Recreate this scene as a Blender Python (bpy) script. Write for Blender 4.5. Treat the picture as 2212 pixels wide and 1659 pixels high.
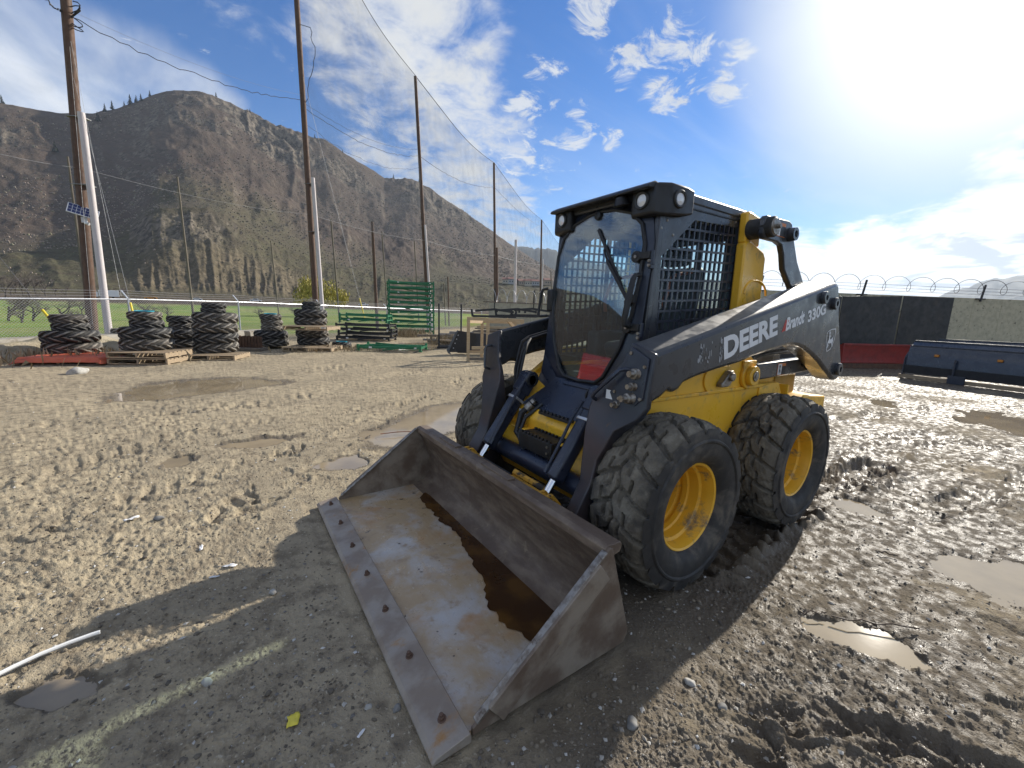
import bpy, bmesh, math, random
import numpy as np
from mathutils import Vector, Matrix, Euler, noise as mnoise
for _o in list(bpy.data.objects): bpy.data.objects.remove(_o)
SC = bpy.context.scene
COL = SC.collection
rad = math.radians
PI = math.pi

# ------------------------------------------------------------------ camera
CF = 884.4777            # focal length in units of a 2212-wide picture
CPOS = np.array([2.56087552, 2.02459427, 1.41329579])
CR = np.array([-0.82607398, 0.56273888, 0.0304422])
CU = np.array([-0.07068035, -0.15704365, 0.98505918])
CW = np.array([-0.55911185, -0.81158009, -0.16950426])
cam = bpy.data.cameras.new('camera')
cam.sensor_width = 36.0
cam.lens = CF / 2212.0 * 36.0
cam.clip_start = 0.05
cam.clip_end = 30000.0
camo = bpy.data.objects.new('camera', cam)
COL.objects.link(camo)
_m = Matrix(((CR[0], CU[0], -CW[0], CPOS[0]), (CR[1], CU[1], -CW[1], CPOS[1]),
             (CR[2], CU[2], -CW[2], CPOS[2]), (0, 0, 0, 1)))
camo.matrix_world = _m
SC.camera = camo

def ray(U, V):
    return CW + (U - 1106.0) / CF * CR - (V - 829.5) / CF * CU
def G(U, V, z=0.0):
    """survey: point at height z seen at picture position"""
    d = ray(U, V); t = (z - CPOS[2]) / d[2]
    p = CPOS + t * d
    return Vector((float(p[0]), float(p[1]), float(p[2])))
def PD(U, V, dep):
    p = CPOS + dep * ray(U, V)
    return Vector((float(p[0]), float(p[1]), float(p[2])))
def zat(U, V, x, y):
    """height of a vertical line through x,y where it meets picture row V (col roughly U)"""
    d = ray(U, V)
    t = math.hypot(x - CPOS[0], y - CPOS[1]) / math.hypot(d[0], d[1])
    return float(CPOS[2] + t * d[2])

# ------------------------------------------------------------------ light
SUN_AZ, SUN_EL = rad(-170.0), rad(28.0)
SDIR = Vector((math.cos(SUN_EL) * math.cos(SUN_AZ), math.cos(SUN_EL) * math.sin(SUN_AZ), math.sin(SUN_EL)))
sl = bpy.data.lights.new('sun', 'SUN')
sl.energy = 4.1
sl.angle = rad(0.55)
sl.color = (1.0, 0.93, 0.82)
so = bpy.data.objects.new('sun', sl)
so.rotation_euler = (-SDIR).to_track_quat('-Z', 'Y').to_euler()
COL.objects.link(so)

SKY_STRENGTH = 0.071
W = bpy.data.worlds.new('World'); SC.world = W
W.use_nodes = True
W.cycles.sampling_method = 'MANUAL'; W.cycles.sample_map_resolution = 512
wn = W.node_tree; wn.nodes.clear()
def wnode(t, **k):
    n = wn.nodes.new(t)
    for a, b in k.items(): setattr(n, a, b)
    return n
def wl(a, b): wn.links.new(a, b)
def wmath(op, a, b=None, c=None, clamp=False):
    n = wnode('ShaderNodeMath', operation=op, use_clamp=clamp)
    for i, v in enumerate((a, b, c)):
        if v is None: continue
        if isinstance(v, (int, float)): n.inputs[i].default_value = v
        else: wl(v, n.inputs[i])
    return n.outputs[0]
def wmap(v, a, b, lo=0.0, hi=1.0, smooth=True):
    n = wnode('ShaderNodeMapRange', interpolation_type='SMOOTHSTEP' if smooth else 'LINEAR')
    wl(v, n.inputs['Value'])
    n.inputs['From Min'].default_value = a; n.inputs['From Max'].default_value = b
    n.inputs['To Min'].default_value = lo; n.inputs['To Max'].default_value = hi
    return n.outputs[0]
def build_world():
    out = wnode('ShaderNodeOutputWorld'); bg = wnode('ShaderNodeBackground')
    wl(bg.outputs[0], out.inputs[0])
    sky = wnode('ShaderNodeTexSky', sky_type='NISHITA')
    sky.sun_disc = False
    sky.sun_elevation = SUN_EL
    sky.sun_rotation = PI / 2 - SUN_AZ
    sky.altitude = 400; sky.air_density = 1.0; sky.dust_density = 0.0; sky.ozone_density = 1.6
    tc = wnode('ShaderNodeTexCoord')
    nv = wnode('ShaderNodeVectorMath', operation='NORMALIZE'); wl(tc.outputs['Generated'], nv.inputs[0])
    D = nv.outputs[0]
    sep = wnode('ShaderNodeSeparateXYZ'); wl(D, sep.inputs[0])
    zc = wmath('ADD', wmath('MAXIMUM', sep.outputs[2], 0.0), 0.16)
    inv = wmath('DIVIDE', 1.0, zc)
    pv = wnode('ShaderNodeVectorMath', operation='SCALE'); wl(D, pv.inputs[0]); wl(inv, pv.inputs['Scale'])
    P = pv.outputs[0]
    def wnoise(vec, scale, detail=8, rough=0.6, dist=0.0, off=(0, 0, 0), stretch=None, rotz=0.0):
        mp = wnode('ShaderNodeMapping'); wl(vec, mp.inputs['Vector'])
        mp.inputs['Location'].default_value = off
        mp.inputs['Rotation'].default_value = (0, 0, rotz)
        if stretch: mp.inputs['Scale'].default_value = stretch
        n = wnode('ShaderNodeTexNoise'); wl(mp.outputs[0], n.inputs['Vector'])
        n.inputs['Scale'].default_value = scale; n.inputs['Detail'].default_value = detail
        n.inputs['Roughness'].default_value = rough; n.inputs['Distortion'].default_value = dist
        return n.outputs['Fac']
    def blob(U, V, r, soft=0.9):
        d = ray(U, V); d = d / np.linalg.norm(d)
        dt = wnode('ShaderNodeVectorMath', operation='DOT_PRODUCT'); wl(D, dt.inputs[0])
        dt.inputs[1].default_value = tuple(float(x) for x in d)
        return wmap(dt.outputs['Value'], math.cos(rad(r * 1.25)), math.cos(rad(r * 1.25 * (1 - soft))))
    def mx(lst):
        a = lst[0]
        for b in lst[1:]: a = wmath('MAXIMUM', a, b)
        return a
    n1 = wnoise(P, 1.9, 5, 0.62, 0.35)
    n2 = wnoise(P, 5.5, 7, 0.65, 0.4, (3, 1, 0))
    # heaped cloud in the upper middle
    big = mx([blob(800, 40, 10), blob(895, 110, 9), blob(960, 60, 8), blob(985, 210, 7.0), blob(1010, 320, 7), blob(950, 400, 6), blob(1085, 300, 5),
              wmath('MULTIPLY', blob(650, 20, 11), 0.5), wmath('MULTIPLY', blob(760, 180, 8), 0.45)])
    cum = wmap(wmath('ADD', wmath('MULTIPLY', big, 0.29), wmath('MULTIPLY', wmath('ADD', wmath('MULTIPLY', n1, 0.45), wmath('MULTIPLY', n2, 0.55)), 1.0)), 0.63, 0.86)
    # low clouds behind the ridge
    low = mx([blob(860, 340, 7), blob(960, 420, 7), blob(1050, 430, 6), blob(1100, 480, 6)])
    cum2 = wmap(wmath('ADD', wmath('MULTIPLY', low, 0.26), wmath('MULTIPLY', n2, 1.0)), 0.62, 0.9)
    # long soft streak on the left
    n3 = wnoise(P, 1.1, 5, 0.5, 0.2, (0.3, 2, 0))
    n5s = wnoise(P, 3.5, 5, 0.6, 0.3, (4, 2, 0), (1.0, 0.35, 1.0), rad(-20))
    stk = mx([blob(0, 130, 8, .9), blob(70, 150, 7, .9), blob(150, 175, 7, .9), blob(240, 195, 6.5, .9), blob(330, 215, 6, .9), blob(420, 235, 5, .9), blob(20, 205, 7, .9), blob(130, 225, 6, .9), blob(-150, 110, 11, .9), blob(-90, 190, 9, .9)])
    streak = wmath('MULTIPLY', wmap(wmath('ADD', wmath('MULTIPLY', stk, 0.34), wmath('MULTIPLY', wmath('ADD', n3, n5s), 0.5)), 0.60, 1.0), 0.9)
    # torn wisps in the middle
    n4 = wnoise(P, 8.0, 6, 0.66, 0.7, (1, 5, 0))
    wsp = mx([blob(1165, 185, 3.6), blob(1135, 220, 2.2), blob(1200, 170, 2.5), blob(1250, 250, 2.8), blob(1205, 345, 3.2), blob(1185, 320, 2), blob(1435, 200, 3), blob(1440, 100, 3.5),
              blob(1510, 130, 3.5), blob(1320, 300, 1.6), blob(1480, 90, 3), blob(1345, 140, 2.5), blob(1570, 190, 2.4), blob(1240, 295, 2.4), blob(1110, 330, 4), blob(1135, 260, 3), blob(1280, 15, 3), blob(1580, 120, 2.5)])
    wisp = wmath('MULTIPLY', wmap(wmath('ADD', wmath('MULTIPLY', wsp, 0.20), n4), 0.645, 0.80), 0.85)
    # high veil around the sun
    n5 = wnoise(P, 1.3, 5, 0.6, 0.5, (7, 0, 0), (0.45, 1.6, 1.0), rad(-35))
    sdt = wnode('ShaderNodeVectorMath', operation='DOT_PRODUCT'); wl(D, sdt.inputs[0]); sdt.inputs[1].default_value = tuple(SDIR)
    sd = sdt.outputs['Value']
    veilm = wmap(sd, math.cos(rad(22)), math.cos(rad(4)))
    veil = wmath('MULTIPLY', wmath('ADD', wmath('MULTIPLY', veilm, 0.92), wmath('MULTIPLY', wmap(n5, 0.42, 0.75), 0.16), None), wmap(sd, math.cos(rad(48)), math.cos(rad(24))), clamp=True)
    # clouds low on the right
    n6 = wnoise(P, 3.2, 5, 0.62, 0.3, (2, 8, 0))
    lr = mx([blob(2110, 590, 8), blob(2230, 580, 9), blob(1990, 610, 6), blob(1700, 610, 6), blob(1850, 620, 7), blob(2400, 560, 12)])
    lowr = wmap(wmath('ADD', wmath('MULTIPLY', lr, 0.5), n6), 0.66, 0.9)
    # unseen cloud cover out of the picture, thickened and brightened as fill light
    back = wmap(sep.outputs[2], 0.05, 0.35)
    dtb = wnode('ShaderNodeVectorMath', operation='DOT_PRODUCT'); wl(D, dtb.inputs[0]); dtb.inputs[1].default_value = tuple(float(x) for x in CW)
    outw = wmap(dtb.outputs['Value'], 0.45, 0.1)
    fill_clouds = wmath('MULTIPLY', wmath('MULTIPLY', wmap(wmath('ADD', wmath('MULTIPLY', n1, .6), wmath('MULTIPLY', n2, .4)), 0.40, 0.58), outw), back)
    allc = mx([cum, wmath('MULTIPLY', cum2, 0.85), streak, wisp, wmath('MULTIPLY', fill_clouds, 0.92)])
    # cloud brightness: raised opposite the sun for fill light, greyer where thick
    thick = wmap(n2, 0.35, 0.65, 1.0, 0.86)
    lit = wmath('MULTIPLY', wmap(sd, -1.0, 1.0, 10.5, 5.6, False), thick)
    cc = wnode('ShaderNodeCombineXYZ')
    wl(wmath('MULTIPLY', lit, 0.97), cc.inputs[0]); wl(wmath('MULTIPLY', lit, 0.99), cc.inputs[1]); wl(wmath('MULTIPLY', lit, 1.0), cc.inputs[2])
    m1 = wnode('ShaderNodeMix', data_type='RGBA'); 
    hs = wnode('ShaderNodeHueSaturation'); wl(sky.outputs[0], hs.inputs['Color'])
    hs.inputs['Saturation'].default_value = 1.45; hs.inputs['Value'].default_value = 1.0; hs.inputs['Hue'].default_value = 0.512
    hzm = wnode('ShaderNodeMix', data_type='RGBA'); hzm.inputs[7].default_value = (3.6, 4.7, 6.3, 1); wl(wmap(sep.outputs[2], 0.22, -0.04, 0.0, 0.85), hzm.inputs[0]); wl(hs.outputs[0], hzm.inputs[6])
    wl(allc, m1.inputs[0]); wl(hzm.outputs[2], m1.inputs[6]); wl(cc.outputs[0], m1.inputs[7])
    # veil and aureole
    cv = wnode('ShaderNodeCombineXYZ')
    va = wmath('ADD', 7.4, wmath('MULTIPLY', wmath('POWER', wmath('MAXIMUM', sd, 0.0), 90.0), 8.0))
    for i, k in enumerate((0.96, 1.0, 1.0)): wl(wmath('MULTIPLY', va, k), cv.inputs[i])
    m2 = wnode('ShaderNodeMix', data_type='RGBA')
    wl(veil, m2.inputs[0]); wl(m1.outputs[2], m2.inputs[6]); wl(cv.outputs[0], m2.inputs[7])
    m3 = wnode('ShaderNodeMix', data_type='RGBA')
    m3.inputs[7].default_value = (8.6, 8.8, 8.8, 1)
    wl(lowr, m3.inputs[0]); wl(m2.outputs[2], m3.inputs[6])
    # grey undersides of the low clouds
    n7 = wnoise(P, 3.0, 6, 0.55, 0.4, (5, 5, 2))
    und = wmath('MULTIPLY', wmap(n7, 0.50, 0.60), wmath('MULTIPLY', mx([blob(2120, 590, 7), blob(2230, 570, 6), blob(2010, 620, 4)]), 0.85))
    m4 = wnode('ShaderNodeMix', data_type='RGBA'); m4.inputs[7].default_value = (4.3, 4.9, 5.6, 1)
    wl(und, m4.inputs[0]); wl(m3.outputs[2], m4.inputs[6])
    wl(m4.outputs[2], bg.inputs[0])
    bg.inputs[1].default_value = SKY_STRENGTH
build_world()

SC.view_settings.view_transform = 'Standard'
SC.view_settings.look = 'None'
SC.view_settings.exposure = 0.95
SC.view_settings.gamma = 1.0
SC.view_settings.use_curve_mapping = False
SC.cycles.max_bounces = 8
SC.cycles.transparent_max_bounces = 24
SC.cycles.caustics_reflective = False
SC.cycles.caustics_refractive = False
SC.cycles.sample_clamp_indirect = 6.0
SC.cycles.use_denoising = True

# ------------------------------------------------------------------ helpers
class MB:
    def __init__(s): s.v = []; s.f = []; s.m = []
    def add(s, vs, fs, mi=0):
        o = len(s.v); s.v.extend([tuple(p) for p in vs])
        for f in fs: s.f.append(tuple(i + o for i in f)); s.m.append(mi)
        return s
    def box(s, c, size, R=None, mi=0):
        hx, hy, hz = size[0] / 2, size[1] / 2, size[2] / 2
        vs = [Vector((x, y, z)) for x in (-hx, hx) for y in (-hy, hy) for z in (-hz, hz)]
        if R is not None: vs = [R @ p for p in vs]
        c = Vector(c)
        return s.add([p + c for p in vs], [(0, 1, 3, 2), (4, 6, 7, 5), (0, 4, 5, 1), (2, 3, 7, 6), (0, 2, 6, 4), (1, 5, 7, 3)], mi)
    def beam(s, a, b, w, h, up=(0, 0, 1), mi=0):
        a = Vector(a); b = Vector(b); d = (b - a); L = d.length; d.normalize()
        up = Vector(up)
        if abs(d.dot(up)) > .98: up = Vector((1, 0, 0))
        r = d.cross(up).normalized(); u = r.cross(d)
        R = Matrix((d, r, u)).transposed()
        return s.box((a + b) / 2, (L, w, h), R, mi)
    def prism(s, poly, ax, a, b, mi=0):
        n = len(poly)
        def mk(p, t):
            return {'x': (t, p[0], p[1]), 'y': (p[0], t, p[1]), 'z': (p[0], p[1], t)}[ax]
        vs = [mk(p, a) for p in poly] + [mk(p, b) for p in poly]
        fs = [tuple(range(n)), tuple(range(2 * n - 1, n - 1, -1))]
        fs += [(i, (i + 1) % n, n + (i + 1) % n, n + i) for i in range(n)]
        return s.add(vs, fs, mi)
    def cyl(s, a, b, r, r2=None, n=12, caps=True, mi=0):
        a = Vector(a); b = Vector(b); r2 = r if r2 is None else r2
        d = (b - a).normalized(); q = d.to_track_quat('Z', 'Y').to_matrix()
        vs = []
        for p, rr in ((a, r), (b, r2)):
            for i in range(n):
                t = 2 * PI * i / n
                vs.append(p + q @ Vector((rr * math.cos(t), rr * math.sin(t), 0)))
        fs = [(i, (i + 1) % n, n + (i + 1) % n, n + i) for i in range(n)]
        if caps: fs += [tuple(range(n - 1, -1, -1)), tuple(range(n, 2 * n))]
        return s.add(vs, fs, mi)
    def tube(s, path, r, n=8, mi=0, caps=True):
        path = [Vector(p) for p in path]; rings = []
        vs = []; prev = None
        for k, p in enumerate(path):
            if k == 0: d = path[1] - path[0]
            elif k == len(path) - 1: d = path[-1] - path[-2]
            else: d = (path[k + 1] - p).normalized() + (p - path[k - 1]).normalized()
            d.normalize()
            if prev is None:
                up = Vector((0, 0, 1)) if abs(d.z) < .9 else Vector((1, 0, 0))
                x = d.cross(up).normalized()
            else:
                x = (prev - d * prev.dot(d)).normalized()
            prev = x; y = d.cross(x)
            rr = r[k] if isinstance(r, (list, tuple)) else r
            for i in range(n):
                t = 2 * PI * i / n
                vs.append(p + x * (rr * math.cos(t)) + y * (rr * math.sin(t)))
        fs = []
        for k in range(len(path) - 1):
            for i in range(n):
                j = (i + 1) % n
                fs.append((k * n + i, k * n + j, (k + 1) * n + j, (k + 1) * n + i))
        if caps: fs += [tuple(range(n - 1, -1, -1)), tuple(range((len(path) - 1) * n, len(path) * n))]
        return s.add(vs, fs, mi)
    def lathe(s, prof, c, axis, n=32, mi=0, close=False):
        """prof: (radius, height along axis)"""
        q = Vector(axis).normalized().to_track_quat('Z', 'Y').to_matrix(); c = Vector(c)
        vs = []
        for (r, h) in prof:
            for i in range(n):
                t = 2 * PI * i / n
                vs.append(c + q @ Vector((r * math.cos(t), r * math.sin(t), h)))
        fs = []; m = len(prof)
        for k in range(m if close else m - 1):
            k2 = (k + 1) % m
            for i in range(n):
                j = (i + 1) % n
                fs.append((k * n + i, k * n + j, k2 * n + j, k2 * n + i))
        return s.add(vs, fs, mi)
    def build(s, name, mats, parent=None, smooth=35, bevel=0.0, seg=2, fixn=True):
        me = bpy.data.meshes.new(name)
        me.from_pydata(s.v, [], s.f)
        if not isinstance(mats, (list, tuple)): mats = [mats]
        for m in mats: me.materials.append(m)
        if len(mats) > 1: me.polygons.foreach_set('material_index', s.m)
        if fixn:
            bm = bmesh.new(); bm.from_mesh(me); bmesh.ops.recalc_face_normals(bm, faces=bm.faces); bm.to_mesh(me); bm.free()
        finish(me, smooth)
        o = bpy.data.objects.new(name, me); COL.objects.link(o)
        if parent is not None: o.parent = parent
        if bevel > 0:
            bv = o.modifiers.new('bevel', 'BEVEL'); bv.width = bevel; bv.segments = seg
            bv.limit_method = 'ANGLE'; bv.angle_limit = rad(40); bv.harden_normals = False
        return o
def finish(me, smooth):
    if smooth:
        me.polygons.foreach_set('use_smooth', [True] * len(me.polygons))
        try: me.set_sharp_from_angle(angle=rad(smooth))
        except Exception: pass
    me.update()
def grid_mesh(name, X, Y, Z, mats, smooth=0, wrap=False):
    n, m = X.shape
    co = np.stack([X, Y, Z], -1).reshape(-1, 3).astype(np.float32)
    idx = np.arange(n * m).reshape(n, m)
    if wrap:
        a = idx[:-1, :]; b = np.roll(idx, -1, 1)[:-1, :]; c = np.roll(idx, -1, 1)[1:, :]; d = idx[1:, :]
    else:
        a = idx[:-1, :-1]; b = idx[:-1, 1:]; c = idx[1:, 1:]; d = idx[1:, :-1]
    q = np.stack([a, b, c, d], -1).reshape(-1, 4)
    me = bpy.data.meshes.new(name)
    me.vertices.add(len(co)); me.vertices.foreach_set('co', co.ravel())
    me.loops.add(q.size); me.loops.foreach_set('vertex_index', q.ravel().astype(np.int32))
    me.polygons.add(len(q)); me.polygons.foreach_set('loop_start', np.arange(0, q.size, 4, dtype=np.int32))
    try: me.polygons.foreach_set('loop_total', np.full(len(q), 4, dtype=np.int32))
    except Exception: pass
    me.polygons.foreach_set('use_smooth', np.ones(len(q), dtype=bool))
    me.update(calc_edges=True); me.validate()
    if not isinstance(mats, (list, tuple)): mats = [mats]
    for mt in mats: me.materials.append(mt)
    o = bpy.data.objects.new(name, me); COL.objects.link(o)
    return o
def empty(name, loc=(0, 0, 0), rz=0.0, label=None, cat=None, group=None):
    o = bpy.data.objects.new(name, None); o.empty_display_size = .2
    o.location = loc; o.rotation_euler = (0, 0, rz); COL.objects.link(o)
    if label: tag(o, label, cat, group)
    return o
def tag(o, label=None, cat=None, group=None, kind=None):
    if label: o['label'] = label
    if cat: o['category'] = cat
    if group: o['group'] = group
    if kind: o['kind'] = kind
    elif cat: o['kind'] = 'thing'
    return o
def copy_tree(o, parent=None):
    c = o.copy(); COL.objects.link(c); c.parent = parent
    for ch in [k for k in bpy.data.objects if k.parent is o]: copy_tree(ch, c)
    return c
def link_copy(src, name, loc, rot=(0, 0, 0), scale=(1, 1, 1), parent=None):
    o = bpy.data.objects.new(name, src.data); COL.objects.link(o)
    o.location = loc; o.rotation_euler = rot; o.scale = scale
    if parent is not None: o.parent = parent
    return o

# ------------------------------------------------------------------ noise (numpy)
_rs = np.random.RandomState(7)
_PT = _rs.rand(512, 512).astype(np.float32)
def vnoise(x, y):
    xi = np.floor(x).astype(np.int64); yi = np.floor(y).astype(np.int64)
    fx = x - xi; fy = y - yi
    fx = fx * fx * fx * (fx * (fx * 6 - 15) + 10); fy = fy * fy * fy * (fy * (fy * 6 - 15) + 10)
    x0 = xi & 511; x1 = (xi + 1) & 511; y0 = yi & 511; y1 = (yi + 1) & 511
    a = _PT[y0, x0]; b = _PT[y0, x1]; c = _PT[y1, x0]; d = _PT[y1, x1]
    return (a + (b - a) * fx) * (1 - fy) + (c + (d - c) * fx) * fy
def fbm(x, y, oct=5, gain=0.5, lac=2.03):
    s = 0.0; a = 1.0; t = 0.0
    for k in range(oct):
        s = s + a * (vnoise(x + 17.3 * k, y - 9.1 * k) - 0.5) * 2; t += a
        x = x * lac; y = y * lac; a *= gain
    return s / t
def ridged(x, y, oct=5, gain=0.5, lac=2.07):
    s = 0.0; a = 1.0; t = 0.0
    for k in range(oct):
        n = 1 - np.abs(vnoise(x + 31.7 * k, y + 5.3 * k) * 2 - 1); s = s + a * n * n; t += a
        x = x * lac; y = y * lac; a *= gain
    return s / t
def sstep(a, b, x):
    t = np.clip((x - a) / (b - a), 0, 1); return t * t * (3 - 2 * t)

# ------------------------------------------------------------------ materials
def newmat(name):
    m = bpy.data.materials.new(name); m.use_nodes = True
    nt = m.node_tree; nt.nodes.clear()
    out = nt.nodes.new('ShaderNodeOutputMaterial'); p = nt.nodes.new('ShaderNodeBsdfPrincipled')
    nt.links.new(p.outputs[0], out.inputs[0])
    return m, nt, p, out
class NT:
    def __init__(s, nt): s.nt = nt
    def n(s, t, **k):
        x = s.nt.nodes.new(t)
        for a, b in k.items(): setattr(x, a, b)
        return x
    def l(s, a, b): s.nt.links.new(a, b)
    def coord(s, kind='Object'):
        if kind == 'World': return s.n('ShaderNodeNewGeometry').outputs['Position']
        return s.n('ShaderNodeTexCoord').outputs[kind]
    def noise(s, vec, scale, detail=5, rough=.55, dist=0, stretch=None):
        if stretch:
            mp = s.n('ShaderNodeMapping'); s.l(vec, mp.inputs['Vector']); mp.inputs['Scale'].default_value = stretch; vec = mp.outputs[0]
        x = s.n('ShaderNodeTexNoise'); s.l(vec, x.inputs['Vector'])
        x.inputs['Scale'].default_value = scale; x.inputs['Detail'].default_value = detail
        x.inputs['Roughness'].default_value = rough; x.inputs['Distortion'].default_value = dist
        return x.outputs['Fac']
    def ramp(s, fac, stops):
        r = s.n('ShaderNodeValToRGB'); s.l(fac, r.inputs[0])
        e = r.color_ramp.elements
        while len(e) < len(stops): e.new(.5)
        for i, (p, c) in enumerate(stops):
            e[i].position = p; e[i].color = (c[0], c[1], c[2], 1) if isinstance(c, (tuple, list)) else (c, c, c, 1)
        return r.outputs[0]
    def mix(s, fac, a, b):
        x = s.n('ShaderNodeMix', data_type='RGBA')
        for i, v in ((0, fac), (6, a), (7, b)):
            if isinstance(v, (int, float)): x.inputs[i].default_value = v
            elif isinstance(v, (tuple, list)): x.inputs[i].default_value = (v[0], v[1], v[2], 1)
            else: s.l(v, x.inputs[i])
        return x.outputs[2]
    def math(s, op, a, b=0.0, clamp=False):
        x = s.n('ShaderNodeMath', operation=op, use_clamp=clamp)
        for i, v in enumerate((a, b)):
            if isinstance(v, (int, float)): x.inputs[i].default_value = v
            else: s.l(v, x.inputs[i])
        return x.outputs[0]
    def mapr(s, v, a, b, lo=0., hi=1.):
        x = s.n('ShaderNodeMapRange', interpolation_type='SMOOTHSTEP'); s.l(v, x.inputs['Value'])
        for k, q in zip(('From Min', 'From Max', 'To Min', 'To Max'), (a, b, lo, hi)): x.inputs[k].default_value = q
        return x.outputs[0]
    def bump(s, h, strength, dist=.01, normal=None):
        b = s.n('ShaderNodeBump'); s.l(h, b.inputs['Height']); b.inputs['Strength'].default_value = strength; b.inputs['Distance'].default_value = dist
        if normal is not None: s.l(normal, b.inputs['Normal'])
        return b.outputs[0]
def M(name, col, rough=.5, metal=0., col2=None, scale=6., lo=.4, hi=.65, bump=0., bscale=60., bdist=.004, dirt=None, dscale=9., dlo=.52, dhi=.68, rvar=.12, coat=0., spec=.5, detail=6, stretch=None):
    m, nt, p, out = newmat(name); N = NT(nt); co = N.coord('Object')
    oi = N.n('ShaderNodeObjectInfo'); va = N.n('ShaderNodeVectorMath', operation='SCALE'); 
    cx = N.n('ShaderNodeCombineXYZ'); N.l(oi.outputs['Random'], cx.inputs[0]); N.l(oi.outputs['Random'], cx.inputs[1])
    N.l(cx.outputs[0], va.inputs[0]); va.inputs['Scale'].default_value = 13.0
    ad = N.n('ShaderNodeVectorMath', operation='ADD'); N.l(co, ad.inputs[0]); N.l(va.outputs[0], ad.inputs[1]); co = ad.outputs[0]
    c = None
    if col2 is not None:
        f = N.mapr(N.noise(co, scale, detail, .6, .2, stretch), lo, hi); c = N.mix(f, col, col2)
    else:
        f = N.noise(co, scale, detail)
        c = N.mix(f, tuple(x * .88 for x in col), tuple(min(1, x * 1.12) for x in col))
    rr = N.mapr(N.noise(co, scale * 2.3, 5), .3, .7, max(.03, rough - rvar), min(1, rough + rvar))
    if dirt is not None:
        df = N.mapr(N.noise(co, dscale, 8, .68, .3), dlo, dhi); c = N.mix(df, c, dirt)
        x = N.n('ShaderNodeMix', data_type='FLOAT'); N.l(df, x.inputs[0]); N.l(rr, x.inputs[2]); x.inputs[3].default_value = .9; rr = x.outputs[0]
    N.l(c, p.inputs['Base Color']); N.l(rr, p.inputs['Roughness'])
    p.inputs['Metallic'].default_value = metal; p.inputs['Specular IOR Level'].default_value = spec
    p.inputs['Coat Weight'].default_value = coat
    if coat: p.inputs['Coat Roughness'].default_value = .12
    if bump: N.l(N.bump(N.noise(co, bscale, 6, .6), bump, bdist), p.inputs['Normal'])
    return m

# ================================================================== GROUND
# line of the fence / pole row (surveyed)
FH = np.array([CW[0], CW[1]]); FH = FH / np.linalg.norm(FH)
RH = np.array([CR[0], CR[1]]); RH = RH / np.linalg.norm(RH)
def LD(lat, d):
    return (float(CPOS[0] + d * FH[0] + lat * RH[0]), float(CPOS[1] + d * FH[1] + lat * RH[1]))
_f0 = np.array(LD(-16.7, 0.0)); _f1 = np.array(LD(-16.7 + .257 * 50, 50.0))
FD = (_f1 - _f0) / np.linalg.norm(_f1 - _f0); FN = np.array([-FD[1], FD[0]])
if np.dot(FN, RH) > 0: FN = -FN          # points away from the yard
def fence_sd(x, y):
    return (x - _f0[0]) * FN[0] + (y - _f0[1]) * FN[1]

def ell(l, r, t, b, wz=-.014, rot=0.0):
    """puddle from its picture extents: centre, half axes as vectors"""
    c = G((l[0] + r[0]) / 2, (l[1] + r[1] + t[1] + b[1]) / 4)
    a = (G(*r) - G(*l)) / 2; d = (G(*b) - G(*t)) / 2
    return (c.x, c.y, a.x, a.y, d.x, d.y, wz)
PUD = {
 'brown muddy puddle with dark twigs beside the near front wheel': ell((1718, 1345), (1985, 1405), (1800, 1318), (1890, 1425), -.014),
 'bright pool of water glinting in the tracks at the right edge': ell((2010, 1225), (2330, 1290), (2090, 1178), (2230, 1300), -.014),
 'small shallow puddle behind the rear wheel in wheel ruts': ell((1790, 1083), (1905, 1098), (1840, 1072), (1860, 1112), -.014),
 'brown puddle on the far mud in front of the dark steel plates': ell((1880, 866), (1940, 872), (1905, 861), (1915, 879), -.012),
 'long brown puddle at the far right edge below the blue blade': ell((2070, 893), (2260, 925), (2140, 885), (2190, 935), -.012),
 'long tan puddle in front of the tyre stacks': ell((270, 848), (600, 826), (450, 818), (420, 855), -.014),
 'small round tan puddle in the open mud left of the bucket': ell((345, 1000), (425, 991), (385, 985), (378, 1010), -.012),
 'narrow tan puddle between tyre marks in the middle of the yard': ell((480, 964), (635, 946), (560, 943), (540, 968), -.011),
 'pale puddle reflecting the sky beside the far front wheel': ell((815, 930), (1045, 880), (975, 862), (930, 945), -.016),
 'small pale puddle behind the top corner of the bucket': ell((690, 1006), (790, 992), (745, 985), (740, 1014), -.012),
 'muddy puddle in the shadow at the lower left corner': ell((20, 1530), (205, 1458), (90, 1465), (110, 1530), -.013),
 'shallow puddle reflecting the green frames': ell((830, 752), (985, 742), (900, 738), (900, 760), -.012),
}
TRK = []   # (polyline pts, half width, depth, lug strength, spacing)
def trk(pts, hw=.16, dep=.03, lug=.02, sp=.13): TRK.append((pts, hw, dep, lug, sp))
trk([(0.75, .77), (-.6, .77), (-2.2, .80), (-4.5, 1.15), (-8, 2.2), (-11, 3.6)], .19, .045, .034, .15)
trk([(0.75, -.77), (-.6, -.77), (-3, -.7), (-8, .6)], .19, .04, .03, .15)
trk([(-1.5, 1.35), (-3.5, 1.75), (-7, 3.3)], .15, .03, .03, .14)
trk([(-1.2, 2.2), (-4.0, 2.6), (-9, 4.5)], .17, .03, .03, .15)
trk([(.9, 1.15), (1.25, 1.45), (1.55, 1.62), (1.9, 1.70)], .17, .02, .022, .13)
def _w(*uv): return [tuple(G(*p).xy) for p in uv]
trk(_w((1000, 900), (700, 960), (420, 1040), (150, 1130), (-80, 1190)), .17, .016, .018, .16)
trk(_w((1000, 860), (640, 900), (330, 960), (60, 1040), (-150, 1090)), .16, .015, .016, .16)
trk(_w((900, 800), (600, 870), (250, 900), (-100, 950)), .22, .02, .02, .2)
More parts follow.
